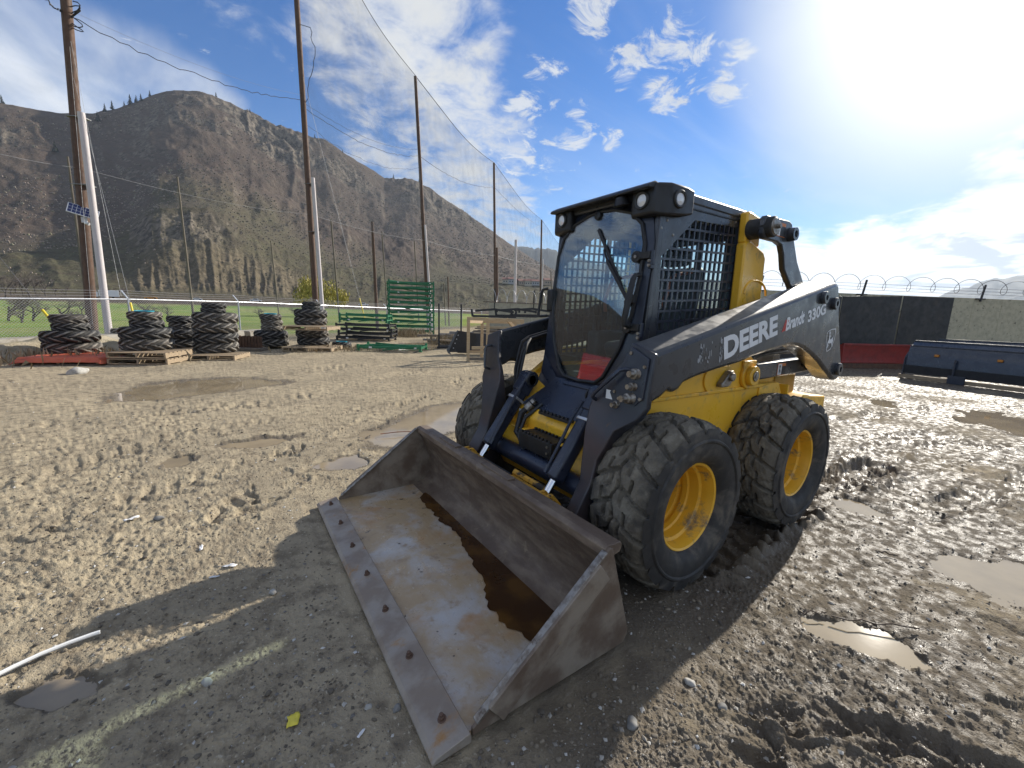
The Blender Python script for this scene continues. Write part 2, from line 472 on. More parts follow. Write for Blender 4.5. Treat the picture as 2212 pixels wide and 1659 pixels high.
trk(_w((760, 790), (450, 825), (150, 850), (-150, 880)), .25, .02, .02, .2)
trk(_w((1010, 820), (820, 900), (650, 1010), (520, 1100)), .17, .022, .024, .15)
trk(_w((600, 1230), (380, 1330), (150, 1420), (-60, 1490)), .13, .012, .008, .15)

trk(_w((1770, 1020), (1950, 1000), (2150, 1010), (2330, 1040)), .17, .03, .03, .15)
trk(_w((1800, 905), (2000, 885), (2330, 880)), .17, .03, .03, .15)
trk(_w((1800, 965), (2050, 940), (2330, 955)), .16, .035, .03, .15)
trk(_w((1480, 1430), (1640, 1500), (1850, 1570), (2260, 1720)), .10, .028, .02, .14)
trk(_w((1570, 1290), (1600, 1420), (1640, 1560), (1700, 1680)), .15, .016, .022, .13)
def track_h(x, y):
    dz = np.zeros_like(x); wet = np.zeros_like(x)
    for pts, hw, dep, lug, sp in TRK:
        best = np.full(x.shape, 9.0); sa = np.zeros_like(x); si = np.zeros_like(x); acc = 0.0
        bx0 = min(p[0] for p in pts) - 1; bx1 = max(p[0] for p in pts) + 1
        by0 = min(p[1] for p in pts) - 1; by1 = max(p[1] for p in pts) + 1
        msk = (x > bx0) & (x < bx1) & (y > by0) & (y < by1)
        xx = x[msk]; yy = y[msk]
        b = np.full(xx.shape, 9.0); al = np.zeros_like(xx); sd = np.zeros_like(xx)
        wob = .06 * fbm(xx * 1.3, yy * 1.3, 2) + .05 * fbm(xx * 7, yy * 7, 3)
        for (p, q) in zip(pts[:-1], pts[1:]):
            dx, dy = q[0] - p[0], q[1] - p[1]; L = math.hypot(dx, dy); dx /= L; dy /= L
            t = (xx - p[0]) * dx + (yy - p[1]) * dy
            tc = np.clip(t, 0, L); nx = xx - (p[0] + tc * dx); ny = yy - (p[1] + tc * dy)
            dist = np.hypot(nx, ny); s = np.sign(-nx * dy + ny * dx) * dist + wob
            up = dist < b
            b = np.where(up, dist, b); al = np.where(up, acc + tc, al); sd = np.where(up, s, sd); acc += L
        a = np.abs(sd) / hw
        body = 1 - sstep(.85, 1.1, a)
        rim = np.exp(-((a - 1.22) / .16) ** 2)
        ph = (al / sp + np.sign(sd) * .25 + a * .55)
        lg = np.abs((ph % 1.0) - .5) * 2
        lgm = sstep(.35, .6, lg) - .5
        edge = sstep(.1, .35, b * 0 + 1)
        fade = sstep(.25, .75, .5 + 1.0 * fbm(xx * 1.6 + 5, yy * 1.6, 3))
        z = (-dep * body + .5 * dep * rim * (0.6 + 0.8 * vnoise(xx * 12, yy * 12)) + lug * lgm * (1 - sstep(.9, 1.25, a))) * (0.15 + .85 * fade)
        dz[msk] += z; wet[msk] = np.maximum(wet[msk], body * (0.4 + .6 * fade))
    return dz, wet

def ground_h(x, y):
    x = x.astype(np.float64); y = y.astype(np.float64)
    r = np.hypot(x - CPOS[0], y - CPOS[1])
    far = 1 - sstep(25, 60, r)
    # churned patches versus smooth packed ones
    churn = sstep(.48, .80, .5 + .75 * fbm(x * .55 + 3.1, y * .55 + 7.7, 3))
    h = .028 * fbm(x * .8, y * .8, 3) + (.0035 + .005 * churn) * fbm(x * 4.2, y * 4.2, 4) + (.0025 + .0035 * churn) * fbm(x * 19, y * 19, 4) + (.0016 + .0018 * churn) * fbm(x * 62, y * 62, 3)
    h += (.45 + .55 * churn) * .0085 * sstep(.60, .80, vnoise(x * 44 + 7, y * 44)) + .0048 * sstep(.60, .78, vnoise(x * 95 + 3, y * 95 + 8))
    cl = vnoise(x * 14 + 40, y * 14) * .6 + vnoise(x * 31, y * 31 + 9) * .4
    h += churn * .010 * sstep(.62, .86, cl)
    h -= .010 * sstep(.60, .9, vnoise(x * 6.1 + 11, y * 6.1 + 3)) * churn
    t, tw = track_h(x, y)
    h += t
    for y0, sg in ((.985, 1), (.60, -1)):
        ph = (x + .03 * np.sin(y * 30)) / .125; row = np.exp(-((y - y0 - .05 * np.sin(x * 2.1) - .035 * np.sin(x * 5)) / .055) ** 2) * (x < .45) * sstep(-4.6, -3.2, x)
        h += .042 * row * sstep(.25, .6, np.abs((ph % 1) - .5) * 2) * (.45 + .9 * vnoise(x * 5, y * 5))
    # machine stands on firm ground
    mb = sstep(1.0, 1.25, np.maximum(np.abs(x - 1.55) / .75, np.abs(y) / 1.15))
    h = h * (.25 + .75 * mb)
    # only under the bucket: keep flat
    ub = (1 - sstep(1.0, 1.12, np.maximum(np.abs(x - 1.68) / .50, np.abs(y) / 1.08)))
    h = h * (1 - ub) + (-.012) * ub
    lat0 = (x - CPOS[0]) * RH[0] + (y - CPOS[1]) * RH[1]; dep0 = (x - CPOS[0]) * FH[0] + (y - CPOS[1]) * FH[1]
    wet = tw * (.28 + .67 * sstep(-.2, .35, lat0 / np.maximum(dep0, .3)))
    # puddle basins
    for (cx, cy, ax, ay, bx, by, wz) in PUD.values():
        det = ax * by - ay * bx
        px = x - cx; py = y - cy
        u = (px * by - py * bx) / det; v = (ax * py - ay * px) / det
        ang = np.arctan2(v, u)
        rho = np.sqrt(u * u + v * v)
        m = rho < 3.0
        if not m.any(): continue
        rw = rho.copy()
        sc = max(.12, min(math.hypot(ax, ay), math.hypot(bx, by)))
        rw[m] = rho[m] * (1 + .55 * fbm(x[m] / sc * 1.1 + cx, y[m] / sc * 1.1 + cy, 4)) + .10 * fbm(x[m] * 9, y[m] * 9, 3)
        ins = 1 - sstep(.60, 1.06, rw)
        rimm = (rw > .98) & (rw < 1.9)
        fl = np.maximum(h, wz + .004 + .012 * sstep(1.0, 1.5, rw))
        h = np.where(rimm, fl, h)
        h = h * (1 - ins) + (wz - .016 + .2 * h) * ins
        wet = np.maximum(wet, .8 * (1 - sstep(.92, 1.30, rw)))
    sdx = fence_sd(x, y)
    h = h * far - .45 * sstep(-2.6, -.3, sdx) - .25 * sstep(2, 14, sdx)
    h = np.where(sdx > -.5, h + .06 * fbm(x * .5, y * .5, 3), h)
    # overall wetness: the right-hand side is soaked, the left is drying
    lat = (x - CPOS[0]) * RH[0] + (y - CPOS[1]) * RH[1]; dep = (x - CPOS[0]) * FH[0] + (y - CPOS[1]) * FH[1]
    side = sstep(-.15, .55, lat / np.maximum(dep, .3) + .22 * fbm(x * .6, y * .6, 3))
    w2 = side * (.35 + .9 * (.5 + .5 * fbm(x * 1.7 + 9, y * 1.7, 4))) + .35 * sstep(.1, .5, fbm(x * .7 + 2, y * .7 + 8, 4))
    w3 = np.exp(-(((x - .2) / 1.6) ** 2 + (y / 1.2) ** 2)) * .5
    wet = np.clip(np.maximum(wet, w2 + w3), 0, 1)
    wet = wet * (1 - sstep(-.8, .5, sdx))
    return h, wet

def make_ground():
    a0 = math.atan2(FH[1], FH[0])
    th = np.concatenate([np.linspace(-PI, -rad(62), 60, endpoint=False), np.linspace(-rad(62), rad(62), 1050, endpoint=False), np.linspace(rad(62), PI, 60)])
    th = a0 + th
    rr = np.concatenate([np.linspace(0.0, .8, 6, endpoint=False), 1.0 / np.linspace(1 / .8, 1 / 34., 640, endpoint=False), 34 * (130 / 34.) ** np.linspace(0, 1, 30)])
    R, T = np.meshgrid(rr, th, indexing='ij')
    X = CPOS[0] + R * np.cos(T); Y = CPOS[1] + R * np.sin(T)
    Z, wet = ground_h(X, Y)
    m, nt, p, out = newmat('mud'); N = NT(nt)
    co = N.coord('World')
    at = N.n('ShaderNodeAttribute', attribute_name='wet'); gr = N.n('ShaderNodeAttribute', attribute_name='grass')
    n1 = N.noise(co, 1.1, 4, .65); n2 = N.noise(co, 9, 5, .65); n3 = N.noise(co, 60, 3, .6); n4 = N.noise(co, 170, 2, .6)
    dry = N.mix(N.mapr(n1, .35, .65), (.38, .32, .222), (.295, .25, .178))
    dry = N.mix(N.mapr(n2, .42, .70), dry, (.19, .158, .115))
    dry = N.mix(N.mapr(n3, .60, .72), dry, (.44, .39, .30))
    wetc = N.mix(n2, (.070, .058, .044), (.155, .128, .094))
    wf = N.math('ADD', at.outputs['Fac'], N.math('MULTIPLY', N.math('SUBTRACT', n2, .5), .5), True)
    wf = N.mapr(wf, .24, .95)
    c = N.mix(wf, dry, wetc)
    # grit
    vor = N.n('ShaderNodeTexVoronoi'); N.l(co, vor.inputs['Vector']); vor.inputs['Scale'].default_value = 55; 
    grit = N.math('MULTIPLY', N.mapr(vor.outputs['Distance'], .22, .12), N.mapr(N.noise(co, 23, 3), .55, .6))
    c = N.mix(N.math('MULTIPLY', grit, .55), c, (.40, .385, .35))
    gcol = N.mix(N.mapr(N.noise(co, .22, 6, .6), .4, .6), (.165, .245, .052), (.24, .265, .09))
    gcol = N.mix(N.mapr(N.noise(co, 2.5, 6, .6), .5, .75), gcol, (.17, .15, .085))
    dead = N.mix(N.noise(co, 3, 6), (.24, .20, .13), (.15, .13, .085))
    gz = N.n('ShaderNodeAttribute', attribute_name='verge')
    gcol = N.mix(gz.outputs['Fac'], gcol, dead)
    c = N.mix(gr.outputs['Fac'], c, gcol)
    N.l(c, p.inputs['Base Color'])
    rg = N.math('ADD', N.math('MULTIPLY', N.math('SUBTRACT', 1.0, wf), .50), N.mapr(N.noise(co, 14, 4, .6), .36, .62, .30, .95), True)
    N.l(rg, p.inputs['Roughness'])
    N.l(N.math('MULTIPLY', N.math('MULTIPLY', wf, wf), .24), p.inputs['Specular IOR Level'])
    hsum = N.math('ADD', N.math('MULTIPLY', n3, .55), N.math('ADD', N.math('MULTIPLY', n4, .25), N.math('MULTIPLY', grit, .35)))
    N.l(N.bump(hsum, .85, .018), p.inputs['Normal'])
    o = grid_mesh('ground', X, Y, Z, m)
    tag(o, kind='structure')
    me = o.data
    a = me.attributes.new('wet', 'FLOAT', 'POINT'); a.data.foreach_set('value', wet.ravel().astype(np.float32))
    sdv = fence_sd(X, Y)
    g = sstep(.6, 2.2, sdv + .8 * fbm(X * .4, Y * .4, 3))
    a = me.attributes.new('grass', 'FLOAT', 'POINT'); a.data.foreach_set('value', g.ravel().astype(np.float32))
    vz = 1 - sstep(3.0, 9.0, sdv + 2.5 * fbm(X * .12, Y * .12, 3))
    a = me.attributes.new('verge', 'FLOAT', 'POINT'); a.data.foreach_set('value', vz.ravel().astype(np.float32))
    return o
make_ground()
def hz(x, y):
    z, _ = ground_h(np.array([float(x)]), np.array([float(y)])); return float(z[0])

def make_water():
    m, nt, p, out = newmat('muddy_water'); N = NT(nt); co = N.coord('World')
    p.inputs['Base Color'].default_value = (.21, .165, .105, 1)
    N.l(N.mix(N.mapr(N.noise(co, 2.2, 4), .35, .65), (.30, .24, .155), (.23, .185, .125)), p.inputs['Base Color'])
    p.inputs['Roughness'].default_value = .04
    p.inputs['Specular IOR Level'].default_value = .55
    N.l(N.bump(N.noise(co, 28, 2), .04, .002), p.inputs['Normal'])
    for lab, (cx, cy, ax, ay, bx, by, wz) in PUD.items():
        mb = MB(); n = 40
        vs = [(0, 0, 0)] + [(1.35 * (ax * math.cos(t) + bx * math.sin(t)), 1.35 * (ay * math.cos(t) + by * math.sin(t)), 0) for t in [2 * PI * i / n for i in range(n)]]
        mb.add(vs, [(0, i + 1, (i + 1) % n + 1) for i in range(n)])
        o = mb.build('puddle', m, smooth=0, fixn=False)
        o.location = (cx, cy, wz); o['kind'] = 'structure'; o['label'] = lab
make_water()

def scatter_stones(name, n, rmax, smin, smax, mat, seed, squash=.6, bias=1.0, label=None, keep=None, power=2.6, sub=False):
    rs = np.random.RandomState(seed)
    base = np.array([(1, 0, 0), (-1, 0, 0), (0, 1, 0), (0, -1, 0), (0, 0, 1), (0, 0, -1)], float)
    tri = np.array([(0, 2, 4), (2, 1, 4), (1, 3, 4), (3, 0, 4), (2, 0, 5), (1, 2, 5), (3, 1, 5), (0, 3, 5)])
    if sub:
        bm = bmesh.new(); bmesh.ops.create_icosphere(bm, subdivisions=2, radius=1.0)
        base = np.array([v.co[:] for v in bm.verts]); tri = np.array([[v.index for v in f.verts] for f in bm.faces]); bm.free()
    a0 = math.atan2(FH[1], FH[0])
    th = a0 + rad(60) * (rs.rand(n) * 2 - 1); r = .6 + (rmax - .6) * rs.rand(n) ** bias
    x = CPOS[0] + r * np.cos(th); y = CPOS[1] + r * np.sin(th)
    k = ~((np.abs(x - 1.68) < .52) & (np.abs(y) < 1.06)) & (fence_sd(x, y) < -2)
    if keep is not None: k &= keep(x, y)
    x = x[k]; y = y[k]; n = len(x)
    z, w = ground_h(x, y)
    s = smin + (smax - smin) * rs.rand(n) ** power
    V = base[None] * (1 + .28 * rs.randn(n, len(base), 1).clip(-1.4, 1.4) * (0.55 if sub else 1))
    V = V * np.stack([s * (.8 + .5 * rs.rand(n)), s * (.6 + .4 * rs.rand(n)), s * squash * (.6 + .5 * rs.rand(n))], -1)[:, None, :]
    a = rs.rand(n) * 2 * PI; ca = np.cos(a)[:, None]; sa = np.sin(a)[:, None]
    vx = V[..., 0] * ca - V[..., 1] * sa + x[:, None]; vy = V[..., 0] * sa + V[..., 1] * ca + y[:, None]; vz = V[..., 2] + (z + s * .15)[:, None]
    co = np.stack([vx, vy, vz], -1).reshape(-1, 3)
    F = (tri[None] + (np.arange(n) * len(base))[:, None, None]).reshape(-1, 3)
    me = bpy.data.meshes.new(name); me.from_pydata(co.tolist(), [], F.tolist())
    me.materials.append(mat); finish(me, 60 if sub else 0)
    o = bpy.data.objects.new(name, me); COL.objects.link(o); o['kind'] = 'stuff'
    if label: o['label'] = label
    return o
def stone_mat(name, stops, rough=.7):
    m, nt, p, out = newmat(name); N = NT(nt); 
    isl = N.n('ShaderNodeNewGeometry').outputs['Random Per Island']
    N.l(N.ramp(isl, stops), p.inputs['Base Color']); p.inputs['Roughness'].default_value = rough
    return m
MG = stone_mat('gravel', [(0, (.12, .11, .10)), (.35, (.22, .20, .17)), (.7, (.34, .32, .28)), (1, (.55, .54, .51))])
MC = stone_mat('clods', [(0, (.085, .072, .056)), (.5, (.15, .125, .092)), (1, (.24, .20, .145))], .8)
scatter_stones('gravel', 12000, 11, .0025, .013, MG, 3, bias=1.35, label='small pale stones strewn over the mud', power=4.0)
scatter_stones('mud', 6000, 7, .0025, .013, MC, 5, squash=.7, bias=1.2, label='loose clods of mud thrown up by tyres', keep=lambda x, y: fbm(x * .9, y * .9, 3) > .02, power=3.0, sub=True)
scatter_stones('mud_crumbs', 26000, 5.5, .0018, .0085, MC, 9, squash=.8, bias=1.1, label='fine dark crumbs of mud strewn over the ground', power=2.2)

# ================================================================== SKID STEER LOADER
MUDC = (.17, .145, .11)
YEL = M('yellow_paint', (.88, .50, .038), .36, 0, col2=(.80, .44, .034), scale=3, dirt=(.24, .19, .12), dscale=7, dlo=.52, dhi=.78, coat=.08)
YELMUD = M('yellow_paint_muddy', (.60, .32, .03), .5, 0, col2=(.45, .25, .03), scale=5, dirt=(.05, .043, .035), dscale=7, dlo=.53, dhi=.60)
CHAR = M('charcoal_paint', (.033, .037, .044), .34, 0, col2=(.042, .046, .053), scale=4, dirt=(.10, .10, .10), dscale=26, dlo=.60, dhi=.86, coat=.2)
NAVY = M('dark_blue_grey_paint', (.018, .023, .040), .36, 0, col2=(.024, .031, .050), scale=5, dirt=(.075, .07, .06), dscale=30, dlo=.62, dhi=.80, coat=.12)
ARMTOP = M('pale_top_paint', (.06, .063, .068), .42, 0, col2=(.11, .108, .10), scale=5, lo=.4, hi=.7, dirt=(.15, .13, .10), dscale=8, dlo=.58, dhi=.78)  # paler, mottled paint for the top faces of the arms
BLK = M('black_plastic', (.014, .0145, .016), .5, 0, dirt=(.06, .055, .048), dscale=20, dlo=.62, dhi=.85)
RUB = M('black_rubber', (.024, .023, .022), .68, 0, col2=(.05, .046, .041), scale=6, lo=.42, hi=.68, dirt=(.135, .115, .088), dscale=6, dlo=.50, dhi=.72, bump=.15, bscale=120)
TREAD = M('muddy_tread', (.135, .118, .090), .9, 0, col2=(.062, .056, .047), scale=4.5, lo=.48, hi=.64, dirt=(.20, .178, .138), dscale=11, dlo=.48, dhi=.64, bump=.6, bscale=70, bdist=.012)
CHROME = M('chrome', (.75, .76, .78), .09, 1.0, rvar=.04)
STEEL = M('worn_steel', (.33, .31, .28), .42, .75, col2=(.20, .17, .14), scale=30, dirt=(.12, .08, .05), dscale=20, dlo=.55, dhi=.75)
WHT = M('white_decal', (.72, .73, .74), .45, 0)
RED = M('red_decal', (.60, .07, .05), .45, 0)
ORG = M('orange_decal', (.62, .19, .04), .45, 0)
GRYL = M('lamp_bezel', (.03, .03, .03), .4, 0)
SEATM = M('seat_vinyl', (.045, .05, .055), .6, 0)

def glassmat(name, tint, refl=.10, rough=.01):
    m, nt, p, out = newmat(name); N = NT(nt); nt.nodes.remove(p)
    tr = N.n('ShaderNodeBsdfTransparent'); tr.inputs[0].default_value = (*tint, 1)
    gl = N.n('ShaderNodeBsdfGlossy'); gl.inputs['Roughness'].default_value = rough; gl.inputs[0].default_value = (.95, .97, 1, 1)
    fr = N.n('ShaderNodeFresnel'); bf = N.n('ShaderNodeNewGeometry').outputs['Backfacing']; N.l(N.math('SUBTRACT', 1.5, N.math('MULTIPLY', bf, .83333)), fr.inputs[0])
    fac = N.math('ADD', fr.outputs[0], refl, True)
    mx = N.n('ShaderNodeMixShader'); N.l(fac, mx.inputs[0]); N.l(tr.outputs[0], mx.inputs[1]); N.l(gl.outputs[0], mx.inputs[2])
    N.l(mx.outputs[0], out.inputs[0])
    return m
GLASS = glassmat('tinted_glass', (.82, .91, .92), .065)
SGLASS = glassmat('side_glass', (.93, .96, .95), .0)
m, nt, p, out = newmat('lamp_lens'); LENS = m
N = NT(nt); v = N.n('ShaderNodeTexVoronoi'); N.l(N.coord('Object'), v.inputs['Vector']); v.inputs['Scale'].default_value = 28
p.inputs['Base Color'].default_value = (.78, .79, .80, 1); p.inputs['Roughness'].default_value = .12; p.inputs['Metallic'].default_value = .12
N.l(N.bump(v.outputs['Distance'], .5, .01), p.inputs['Normal'])

SK = empty('skid_steer_loader', (0, 0, 0), 0, 'yellow and charcoal skid steer loader with a rusty bucket lowered on the mud', 'skid steer loader')
def part(mb, name, mats, bevel=0., smooth=35, parent=None, label=None):
    o = mb.build(name, mats, parent or SK, smooth, bevel)
    if label: o['label'] = label
    return o

# ---- chassis
mb = MB()
mb.prism([(.86, .27), (.93, .42), (.80, .78), (.60, .95), (-.5, 1.10), (-.9, 1.05), (-.9, .27)], 'y', -.545, .545)
chassis = part(mb, 'chassis', YEL, .012)
for s in (1, -1):
    mb = MB()
    mb.prism([(.82, .40), (.66, .92), (.60, .952), (.30, 1.15), (-.46, 1.175), (-.52, 1.14), (-.53, .99), (-.66, .955), (-.95, .95), (-.95, .40)], 'y', s * .547, s * .600)
    part(mb, 'side_panel', YEL, .012)
    mb = MB()
    mb.beam((.62, s * .606, .952), (-.64, s * .606, .945), .016, .022)
    part(mb, 'crease_rail', YEL, .005)
    mb = MB(); mb.cyl((-.43, s * .600, 1.035), (-.43, s * .625, 1.035), .098, n=28); mb.cyl((-.43, s * .625, 1.035), (-.43, s * .66, 1.035), .070, n=24)
    mb.box((-.43, s * .6105, 1.09), (.17, .02, .10))
    pb = part(mb, 'pivot_boss', YEL, .006)
    mb = MB(); mb.cyl((-.43, s * .66, 1.035), (-.43, s * .668, 1.035), .036, n=20); mb.cyl((-.43, s * .668, 1.035), (-.43, s * .672, 1.035), .018, n=6)
    part(mb, 'pivot_pin', STEEL, .002, parent=pb)
    mb = MB()
    pts = []
    for i in range(24):
        t = 2 * PI * i / 24; e = .13 if math.cos(t) > 0 else -.13
        pts.append((-.06 + .085 * math.cos(t) * 1.0 + (.09 if math.cos(t) > 0 else -.09) * 1.0, 1.035 + .085 * math.sin(t)))
    mb.prism(pts, 'y', s * .600, s * .612)
    part(mb, 'lock_recess', YEL, .004)
    mb = MB(); mb.prism([(-.15, 1.09), (-.11, 1.085), (-.02, 1.01), (-.02, .985), (-.10, .985), (-.16, 1.03)], 'y', s * .612, s * .655); mb.cyl((-.115, s * .64, 1.05), (-.115, s * .675, 1.05), .028, n=14)
    part(mb, 'arm_lock', STEEL, .006)
    # tower upright
    mb = MB()
    mb.prism([(-.38, 1.0), (-.37, 1.93), (-.40, 1.955), (-.45, 1.955), (-.64, 1.90), (-.675, 1.86), (-.70, 1.0)], 'y', s * .446, s * .512)
    mb.prism([(-.375, 1.94), (-.37, 2.135), (-.40, 2.145), (-.56, 2.12), (-.575, 1.93)], 'y', s * .449, s * .505)
    tw = part(mb, 'tower', YEL, .012)
    mb = MB(); mb.tube([(-.42 - .16 * (1 - math.cos(t)) / 1.0, s * .514, 1.60 + .10 * math.sin(t)) for t in np.linspace(0, PI, 10)], .008, 6)
    part(mb, 'tower_rib', YEL, 0, parent=tw)
# rear compartment
mb = MB(); mb.prism([(-.9, .28), (-1.36, .32), (-1.40, 1.0), (-1.36, 1.06), (-.9, 1.08)], 'y', -.54, .54)
part(mb, 'rear_compartment', YEL, .012)
mb = MB(); mb.prism([(-.70, 1.0), (-1.30, 1.0), (-1.28, 1.38), (-1.16, 1.46), (-.70, 1.50)], 'y', -.45, .45)
part(mb, 'engine_hood', CHAR, .02)
mb = MB(); mb.box((-1.18, .545, .91), (.36, .012, .15)); part(mb, 'grille_panel', M('dark_yellow_grille', (.36, .22, .035), .6), .004)  # grille inset in a darker yellow
mb = MB()
mb.prism([(-1.12, .80), (-1.20, .84), (-1.62, .80), (-1.64, .45), (-1.12, .45)], 'y', -.70, .70)
part(mb, 'rear_bumper', YEL, .012)
mb = MB()
mb.box((-1.02, .60, .885), (.02, .09, .09)); mb.prism([(-.62, .93), (-.80, .955), (-.92, .95), (-.99, .86), (-.62, .86)], 'y', .600, .612)
part(mb, 'fender_bracket', YEL, .003)

# ---- wheels
def make_tyre(name, R, wd, bead, N_l, depth, nth, pattern, mats, sidebulge=.03):
    tw = wd * .46
    prof = []
    # outer bead -> outer shoulder -> tread -> inner shoulder -> inner bead ; entries (y, r, tread?)
    H = R - bead
    sidep = [(.36, 0.0), (.39, .03), (.445, .10), (.49, .28), (.50, .45), (.497, .53), (.517, .565), (.517, .60), (.494, .635), (.49, .75), (.475, .87)]
    for a, b in sidep: prof.append((a * wd, bead + H * b, 0))
    nt_ = 60 if pattern == 'block' else 30
    for k in range(nt_ + 1):
        y = tw * (1 - 2 * k / nt_); q = abs(y) / tw
        prof.append((y, R - .045 * H / .22 * q ** 5 * .8 - .006 * q * q, 1))
    for a, b in reversed(sidep): prof.append((-a * wd, bead + H * b, 0))
    th = np.linspace(0, 2 * PI, nth, endpoint=False)
    P = np.array([(p[0], p[1]) for p in prof]); tr = np.array([p[2] for p in prof])
    Yv = P[:, 0][None, :].repeat(nth, 0); Rv = P[:, 1][None, :].repeat(nth, 0); T = th[:, None].repeat(len(prof), 1)
    q = np.abs(Yv) / tw; sg = np.where(Yv >= 0, 1.0, -1.0)
    a = T / (2 * PI) * N_l
    if pattern == 'block':
        tri = np.abs((a * 1.0 % 1) - .5) * 2
        ph = a + .62 * q + np.where(sg > 0, 0, .5)
        fr = np.abs((ph % 1) - .5) * 2
        g1 = sstep(.80, .87, fr)
        blk = np.floor(ph)
        zc = .36 + .11 * np.where((ph % 1) < .5, 1, -1) * 1.0
        g2 = 1 - sstep(.04, .065, np.abs(q - zc))
        ctr = 1 - sstep(.02, .05, np.abs(Yv / tw - .10 * (tri - .5) * 2))
        g = np.maximum(np.maximum(g1, g2 * .9), ctr * .9)
        g = g * (q < 1.06)
        mudf = sstep(-.15, .35, fbm(T * 5.0, Yv * 30, 3))
        g = g * (1 - .35 * mudf)
        shoulder = ((tr == 0) & (Rv > bead + H * .80))
        disp = -depth * g * np.where(tr == 1, 1, np.where(shoulder, g1 * 0 + .9, 0))
        disp = disp + np.where(tr == 1, .006 * fbm(T * 14, Yv * 60, 4) + .004 * mudf * fbm(T * 40, Yv * 150 + 7, 3), 0)
    else:
        # long diagonal bars, alternating sides; gaps are the base, bars are raised
        ph = a + .95 * q + np.where(sg > 0, 0, .5)
        fr = np.abs((ph % 1) - .5) * 2
        bar = 1 - sstep(.33, .41, fr)
        bar = bar * sstep(-.12, .02, q)
        vis = ((tr == 1) | (Rv > bead + H * .72))
        disp = np.where(vis, -depth * (1 - bar), 0.)
        disp = disp + np.where(tr == 1, .004 * fbm(T * 9, Yv * 30, 3), 0)
    Rv = Rv + disp
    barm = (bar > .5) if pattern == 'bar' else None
    X = Rv * np.cos(T); Z = Rv * np.sin(T)
    co = np.stack([X, Yv, Z], -1).reshape(-1, 3)
    n, m_ = X.shape
    idx = np.arange(n * m_).reshape(n, m_)
    A_ = idx[:, :-1]; B_ = np.roll(idx, -1, 0)[:, :-1]; C_ = np.roll(idx, -1, 0)[:, 1:]; D_ = idx[:, 1:]
    F = np.stack([A_, B_, C_, D_], -1)
    mi = np.where((tr[:-1] == 1) & (tr[1:] == 1), 1, 0)[None, :].repeat(n, 0).ravel()
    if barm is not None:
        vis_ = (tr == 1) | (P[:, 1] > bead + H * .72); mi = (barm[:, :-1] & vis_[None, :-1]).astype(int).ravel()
    me = bpy.data.meshes.new(name); me.from_pydata(co.tolist(), [], F.reshape(-1, 4).tolist())
    for mt in mats: me.materials.append(mt)
    me.polygons.foreach_set('material_index', mi.astype(np.int32))
    finish(me, 34 if pattern == 'bar' else 42)
    return me
TYM = make_tyre('tyre', .460, .37, .236, 18, .030, 400, 'block', [RUB, TREAD])
mb = MB()
mb.lathe([(.240, .120), (.243, .135), (.236, .142), (.226, .136), (.222, .118), (.219, .108), (.217, .070), (.203, .060), (.200, .005), (.190, -.002), (.188, -.030), (.200, -.036), (.200, -.052), (.186, -.060), (.180, -.088), (.13, -.10), (.10, -.10), (.095, -.085), (.07, -.08), (.0, -.08)], (0, 0, 0), (0, 1, 0), 56)
mb.lathe([(.236, -.14), (.215, -.12), (.20, -.08)], (0, 0, 0), (0, 1, 0), 40)
RIMY = M('yellow_rim_paint', (.84, .46, .035), .4, 0, col2=(.74, .40, .03), scale=4, dirt=(.19, .155, .11), dscale=9, dlo=.52, dhi=.70)
_rim = mb.build('rim', RIMY, None, 30)
RIMM = _rim.data; bpy.data.objects.remove(_rim)
mb = MB(); mb.cyl((0, -.095, 0), (0, -.07, 0), .012, n=6)
_nut = mb.build('wheel_nut', STEEL, None, 30); NUTM = _nut.data; bpy.data.objects.remove(_nut)
mb = MB(); mb.cyl((.17, -.03, -.10), (.182, .012, -.107), .006, n=6); _val = mb.build('valve', STEEL, None, 30); VALM = _val.data; bpy.data.objects.remove(_val)
for (x, s, ang, lab) in ((.6415, 1, .3, 'near front wheel'), (-.6415, 1, 1.1, 'near rear wheel'), (.6415, -1, 2.0, 'far front wheel'), (-.6415, -1, .7, 'far rear wheel')):
    w = bpy.data.objects.new('wheel', None); COL.objects.link(w); w.parent = SK
    w.location = (x, s * .775, .445); w.rotation_euler = (0, ang, 0 if s > 0 else PI)
    for nm, me in (('tyre', TYM), ('rim', RIMM), ('valve', VALM)):
        o = bpy.data.objects.new(nm, me); COL.objects.link(o); o.parent = w
    for i in range(8):
        t = 2 * PI * i / 8 + .2; o = bpy.data.objects.new('wheel_nut', NUTM); COL.objects.link(o); o.parent = w; o.location = (.145 * math.cos(t), 0, .145 * math.sin(t))
for s in (1, -1):
    for x in (.6415, -.6415):
        mb = MB(); mb.cyl((x, s * .50, .445), (x, s * .72, .445), .11, n=20); part(mb, 'axle', BLK, .01)

